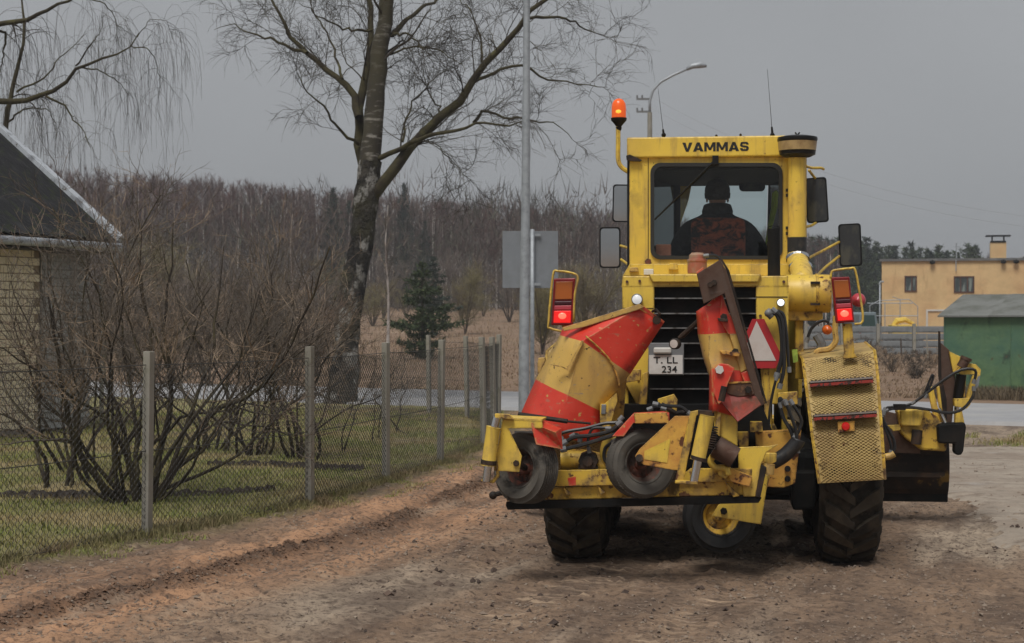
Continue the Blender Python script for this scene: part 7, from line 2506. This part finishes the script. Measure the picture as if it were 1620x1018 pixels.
gplate('bracket', [(320, 405), (398, 412), (392, 428), (330, 418)], YA - 0.09, 0.07, M['yellow_rust'], z2, sp2)
gplate('bracket', [(312, 285), (352, 290), (350, 300), (318, 298)], YA - 0.09, 0.07, M['dark_steel'], z2, sp2)
bolts('bolt', [(336, 282), (378, 410), (425, 548)], YA - 0.06, 0.026, M['dark_steel'], z2, sp2)
bolts('white_bolt', [(320, 475)], YA - 0.10, 0.032, M['frame_white'], z2, sp2)
bw_ = gplate('wear_blade', [(236, 124, 0.03), (322, 72, 0.0), (346, 112, 0.0), (486, 600, 0.05), (462, 614, 0.05), (338, 196, 0.0), (262, 234, 0.03)], YA - 0.10, 0.022, M['steel_brown'], z2)
bl2 = MB()
A = GP_([(322, 72), (346, 112), (486, 600)], YA - 0.10, z2)
bl2.plate([A[0] + V((0.004, 0.0, 0)), A[1] + V((0.004, 0, 0)), A[2] + V((0.004, 0.05, 0)), A[2] + V((0.004, 0.15, 0)), A[1] + V((0.004, 0.10, 0)), A[0] + V((0.004, 0.10, 0))], V((0.014, 0, 0)))
bl2.build('blade_edge', M['dark_steel'], bw_)
gplate('red_backing', [(234, 118), (262, 98), (262, 128), (240, 136)], YA - 0.06, 0.03, M['red'], z2, bw_)
bolts('bolt', [(286, 164), (300, 156)], YA - 0.11, 0.020, M['dark_steel'], z2, bw_)
# rusty box at the foot of the arm
M['rust_red_shaded'] = pmat('rusted_red_paint_shaded', (0.22, 0.028, 0.018), 0.6, layers=[dict(c=(0.10, 0.04, 0.022), s=7, lo=0.45, hi=0.6, r=0.85), dict(c=(0.34, 0.04, 0.025), s=4, lo=0.55, hi=0.7)], bumps=[(25, 0.2, 0.01)])  # the underside's shadow is put into this darker red, rust layered over it
M['rust_brown'] = pmat('rusted_bare_steel', (0.13, 0.062, 0.030), 0.8, layers=[dict(c=(0.055, 0.026, 0.016), s=7, lo=0.45, hi=0.62), dict(c=(0.26, 0.12, 0.05), s=10, lo=0.6, hi=0.7)], bumps=[(30, 0.3, 0.01)])
b = MB()
q = lambda x, y, d: G(*z2(x, y), YA + d)
A_, B_, C_, D_, E_ = q(328, 596, -0.10), q(352, 558, -0.03), q(446, 562, -0.03), q(472, 604, -0.10), q(386, 666, -0.12)
b.add([A_, B_, C_, D_, E_], [(0, 1, 2, 3, 4)])
b.add([p + V((0, 0.12, 0)) for p in (A_, B_, C_, D_, E_)], [(0, 1, 2, 3, 4)])
b.build('foot_face', M['rust_red_shaded'], sp2, solid=0.012)
gplate('foot_mouth', [(352, 520), (436, 517), (450, 566), (388, 574), (346, 562)], YA - 0.055, 0.06, M['rust_brown'], z2, sp2, 0.004)
gplate('foot_rim', [(352, 520), (436, 517), (438, 523), (354, 527)], YA - 0.062, 0.02, M['yellow_rust'], z2, sp2, 0.002)
gplate('red_hinge', [(300, 470), (320, 452), (352, 455), (376, 470), (350, 528), (330, 592), (316, 602), (298, 560)], YA - 0.10, 0.05, M['red'], z2, sp2)
gtube('hinge_pin', [G(*z2(338, 536), YA - 0.16), G(*z2(326, 590), YA - 0.16)], 0.022, M['dark_steel'])
gplate('arm_column', [(300, 590), (328, 606), (386, 655), (386, 755), (300, 705)], YA - 0.02, 0.10, M['yellow'], z2)
gplate('column_edge', [(312, 640), (322, 590), (330, 592), (320, 720), (300, 700)], YA - 0.06, 0.04, M['yellow_worn'], z2)
# gauge on its stalk
gtube('gauge_stalk', [G(*z2(170, 360), -0.75), G(*z2(185, 350), -0.75), G(*z2(248, 292), -0.85)], [0.012, 0.020, 0.018], M['dark_steel'])
b = MB(); c = G(*z2(157, 380), -0.76); b.lathe([(0, -0.02), (0.034, -0.02), (0.040, -0.014), (0.040, 0.02), (0, 0.02)], c, (0.4, 1, 0), 18); gg = b.build('gauge', M['dark_steel'], gr, smooth='auto')
b = MB(); b.lathe([(0, -0.023), (0.030, -0.022)], c, (0.4, 1, 0), 18); b.build('gauge_face', M['pinkish'], gg)

# hoses and cables
for pts, y, r in (
        ([(345, 735), (340, 712), (370, 700), (430, 690), (500, 672), (545, 668), (565, 650)], YW + 0.15, 0.012),
        ([(350, 745), (390, 722), (450, 716), (520, 700), (560, 668)], YW + 0.12, 0.014),
        ([(345, 768), (400, 755), (470, 735), (540, 712), (600, 690)], YW + 0.10, 0.014),
        ([(445, 775), (440, 740), (450, 700), (470, 688), (520, 690)], YW + 0.14, 0.010),
        ([(520, 830), (500, 800), (505, 760), (540, 735)], YW + 0.18, 0.012),
        ([(380, 720), (395, 712), (412, 720), (410, 735)], YW + 0.2, 0.012)):
    hose(pts, y, r, z1)
for pts, y, r in (
        ([(560, 600), (540, 580), (548, 640), (580, 700), (600, 770)], -0.8, 0.012), ([(580, 590), (600, 620), (620, 660), (610, 700), (590, 730)], -0.82, 0.012),
        ([(560, 590), (580, 640), (600, 700), (606, 775)], -0.84, 0.012), ([(540, 600), (560, 660), (585, 690), (600, 720)], -0.8, 0.010),
        ([(500, 262), (530, 275), (545, 330), (548, 420), (530, 500)], -0.55, 0.016), ([(515, 255), (548, 290), (555, 380), (556, 470), (540, 540)], -0.56, 0.014),
        ([(492, 270), (510, 268), (540, 262), (560, 300), (575, 480)], -0.52, 0.012), ([(530, 500), (515, 560), (505, 620), (500, 690)], -0.58, 0.010),
        ([(80, 600), (110, 605), (140, 608), (180, 612), (215, 640)], -0.95, 0.012), ([(60, 620), (90, 610), (120, 618)], -0.95, 0.010)):
    hose(pts, y, r, z2)
b = MB()
b.tube(smooth_path(GP_([(512, 816), (560, 786), (600, 745), (608, 730)], -0.95, z2), 12), 0.05, 12)
b.build('big_hose', M['hose'], gr, smooth=True)
gplate('hose_cap', [(478, 780), (530, 782), (528, 812), (510, 820), (482, 815)], -1.2, 0.06, M['yellow'], z2)
b = MB()
b.tube(GP_([(497, 818), (492, 855)], -1.2, z2), 0.05, 12)
b.build('cap_neck', M['pale_yellow'], gr, smooth='auto')
b = MB()
b.plate(GP_([(585, 402), (605, 400), (608, 445), (590, 450)], -0.4, z2), V((0, 0.03, 0)))
b.build('data_plate', M['hivis'], gr)
b = MB()
b.ball(G(*z2(500, 268), -0.56), 0.03, 8, 6)
b.tube(GP_([(492, 262), (512, 285)], -0.56, z2), 0.022, 8)
b.build('hose_coupling', M['coupling'] if 'coupling' in M else M['grey_plate'], gr, smooth=True)

# ---------------------------------------------------------------- moldboard and side wing on the right
YM = 2.3
b = MB()
prof = [(0.0, 0.62), (0.06, 0.50), (0.085, 0.36), (0.07, 0.22), (0.02, 0.10), (-0.03, 0.04)]
xm0, xm1 = -1.75, G(1500, 0, YM).x
zt_, zb2 = G(0, 676, YM).z, G(0, 770, YM).z
hh = zt_ - zb2
vs = []
for x in np.linspace(xm0, xm1, 2):
    for (dy, z) in prof: vs.append(V((float(x), YM - dy, zb2 + z / 0.62 * hh)))
k = len(prof)
b.add(vs, [(i, i + 1, k + i + 1, k + i) for i in range(k - 1)])
mb = b.build('moldboard', M['dark_steel'], gr, solid=0.02)
gbox('wear_edge', (xm0, YM + 0.012, zb2 - 0.03), (xm1, YM + 0.045, zb2 + 0.12), M['black'], parent=mb)
b = MB()
b.bar(V((xm0 + 0.1, YM - 0.12, zb2 + hh * 0.75)), V((xm1 - 0.05, YM - 0.12, zb2 + hh * 0.75)), 0.06, 0.05)
b.bar(V((xm0 + 0.1, YM - 0.13, zb2 + hh * 0.4)), V((xm1 - 0.05, YM - 0.13, zb2 + hh * 0.4)), 0.06, 0.04)
b.build('moldboard_rail', M['dark_steel'], mb)
YG = YM - 0.25
gplate('rail_cover', [(1392, 676), (1398, 650), (1425, 656), (1456, 712), (1456, 718), (1394, 716)], YG + 0.08, 0.06, M['steel_brown'])
gplate('yoke', [(480, 345), (600, 340), (650, 372), (690, 440), (690, 522), (580, 515), (520, 470), (492, 440), (495, 415)], YG - 0.05, 0.22, M['yellow_worn'], z4, bevel=0.02)
b = MB()
b.plate(GP_([(492, 345), (496, 412), (578, 416), (600, 345)], YG - 0.10, z4), V((0, 0.06, 0)))
b.build('yoke_box', M['yellow'], gr, bevel=0.012)
b = MB(); b.tube(GP_([(566, 430), (560, 490)], YG - 0.09, z4), 0.045, 12); b.build('yoke_pin', M['dark_steel'], gr, smooth='auto')
gplate('yoke_tongue', [(440, 412), (495, 410), (496, 430), (465, 436)], YG - 0.08, 0.08, M['yellow'], z4)
gplate('wing_plate', [(657, 12), (665, 60), (700, 90), (728, 150), (724, 280), (712, 404), (690, 404), (676, 300), (657, 200)], YG + 0.05, 0.03, M['steel_brown'], z4)
gplate('wing_edge', [(655, 10), (664, 12), (668, 200), (690, 300), (692, 404), (680, 404), (655, 200)], YG + 0.03, 0.02, M['dark_steel'], z4)
gplate('end_box', [(650, 412), (660, 405), (768, 398), (774, 420), (770, 445), (762, 520), (752, 538), (728, 536), (722, 520), (724, 490), (655, 486)], YG - 0.12, 0.14, M['black'], z4, bevel=0.015)
gplate('wing_arm', [(700, 96), (760, 125), (790, 150), (740, 165), (720, 200)], YG + 0.02, 0.06, M['yellow'], z4)
gplate('wing_arm', [(770, 145), (815, 152), (836, 175), (832, 205), (806, 195), (752, 196), (735, 180)], YG - 0.04, 0.10, M['yellow'], z4)
gplate('wing_link', [(800, 200), (834, 192), (812, 262), (790, 320), (770, 335), (772, 300)], YG - 0.05, 0.06, M['yellow'], z4)
gplate('wing_link', [(722, 298), (790, 296), (792, 322), (775, 340), (724, 330)], YG - 0.08, 0.10, M['yellow'], z4)
gplate('wing_link', [(728, 345), (756, 350), (766, 400), (726, 410)], YG - 0.06, 0.08, M['yellow'], z4)
gplate('wing_link', [(754, 225), (772, 220), (768, 290), (750, 296)], YG - 0.02, 0.06, M['yellow_worn'], z4)
b = MB(); b.tube(GP_([(752, 165), (772, 128)], YG - 0.08, z4), 0.043, 12); b.tube(GP_([(770, 134), (775, 122)], YG - 0.08, z4), 0.05, 12); b.build('wing_pin', M['steel_brown'], gr, smooth='auto')
cy3 = gtube('wing_cylinder', [G(*z4(752, 195), YG), G(*z4(738, 300), YG)], 0.045, M['gloss_black'], n=14)
gtube('rod', [G(*z4(738, 298), YG), G(*z4(732, 345), YG)], 0.022, M['chrome'], n=10, parent=cy3)
gplate('lift_arm', [(612, 262), (632, 245), (668, 398), (640, 398)], YG + 0.08, 0.05, M['yellow'], z4)
gplate('lift_arm', [(648, 250), (662, 244), (690, 395), (668, 400)], YG + 0.04, 0.05, M['yellow'], z4)
gtube('lift_rod', [G(*z4(655, 340), YG - 0.02), G(*z4(682, 400), YG - 0.02)], 0.022, M['chrome'], n=10)
b = MB()
b.plate(GP_([(822, 205), (832, 200), (826, 240), (812, 262), (806, 258)], YG - 0.055, z4), V((0, 0.004, 0)))
b.build('link_label', M['blue_label'] if 'blue_label' in M else M['sign_back'], gr)
for pts, r in (([(425, 350), (440, 335), (490, 330), (545, 318), (620, 262), (690, 210), (750, 176), (800, 172), (815, 188), (805, 230)], 0.013),
               ([(428, 348), (470, 338), (540, 335), (620, 345), (700, 358), (760, 340), (800, 290), (806, 250)], 0.013),
               ([(545, 318), (590, 285), (610, 240), (628, 198), (632, 215), (600, 290)], 0.010),
               ([(425, 352), (420, 385), (450, 440), (468, 480), (466, 520), (430, 545)], 0.014), ([(418, 360), (418, 395), (440, 450), (455, 500), (452, 530)], 0.012)):
    hose(pts, YG - 0.15, r, z4)
b = MB(); b.tube(smooth_path(GP_([(468, 530), (450, 540), (430, 545)], YG - 0.15, z4), 8), 0.03, 10); b.build('hose_sleeve', M['pale_yellow'], gr, smooth=True)
b = MB(); b.box(G(*z4(490, 333), YG - 0.15), (0.10, 0.05, 0.05)); b.build('hose_clip', M['black'], gr)
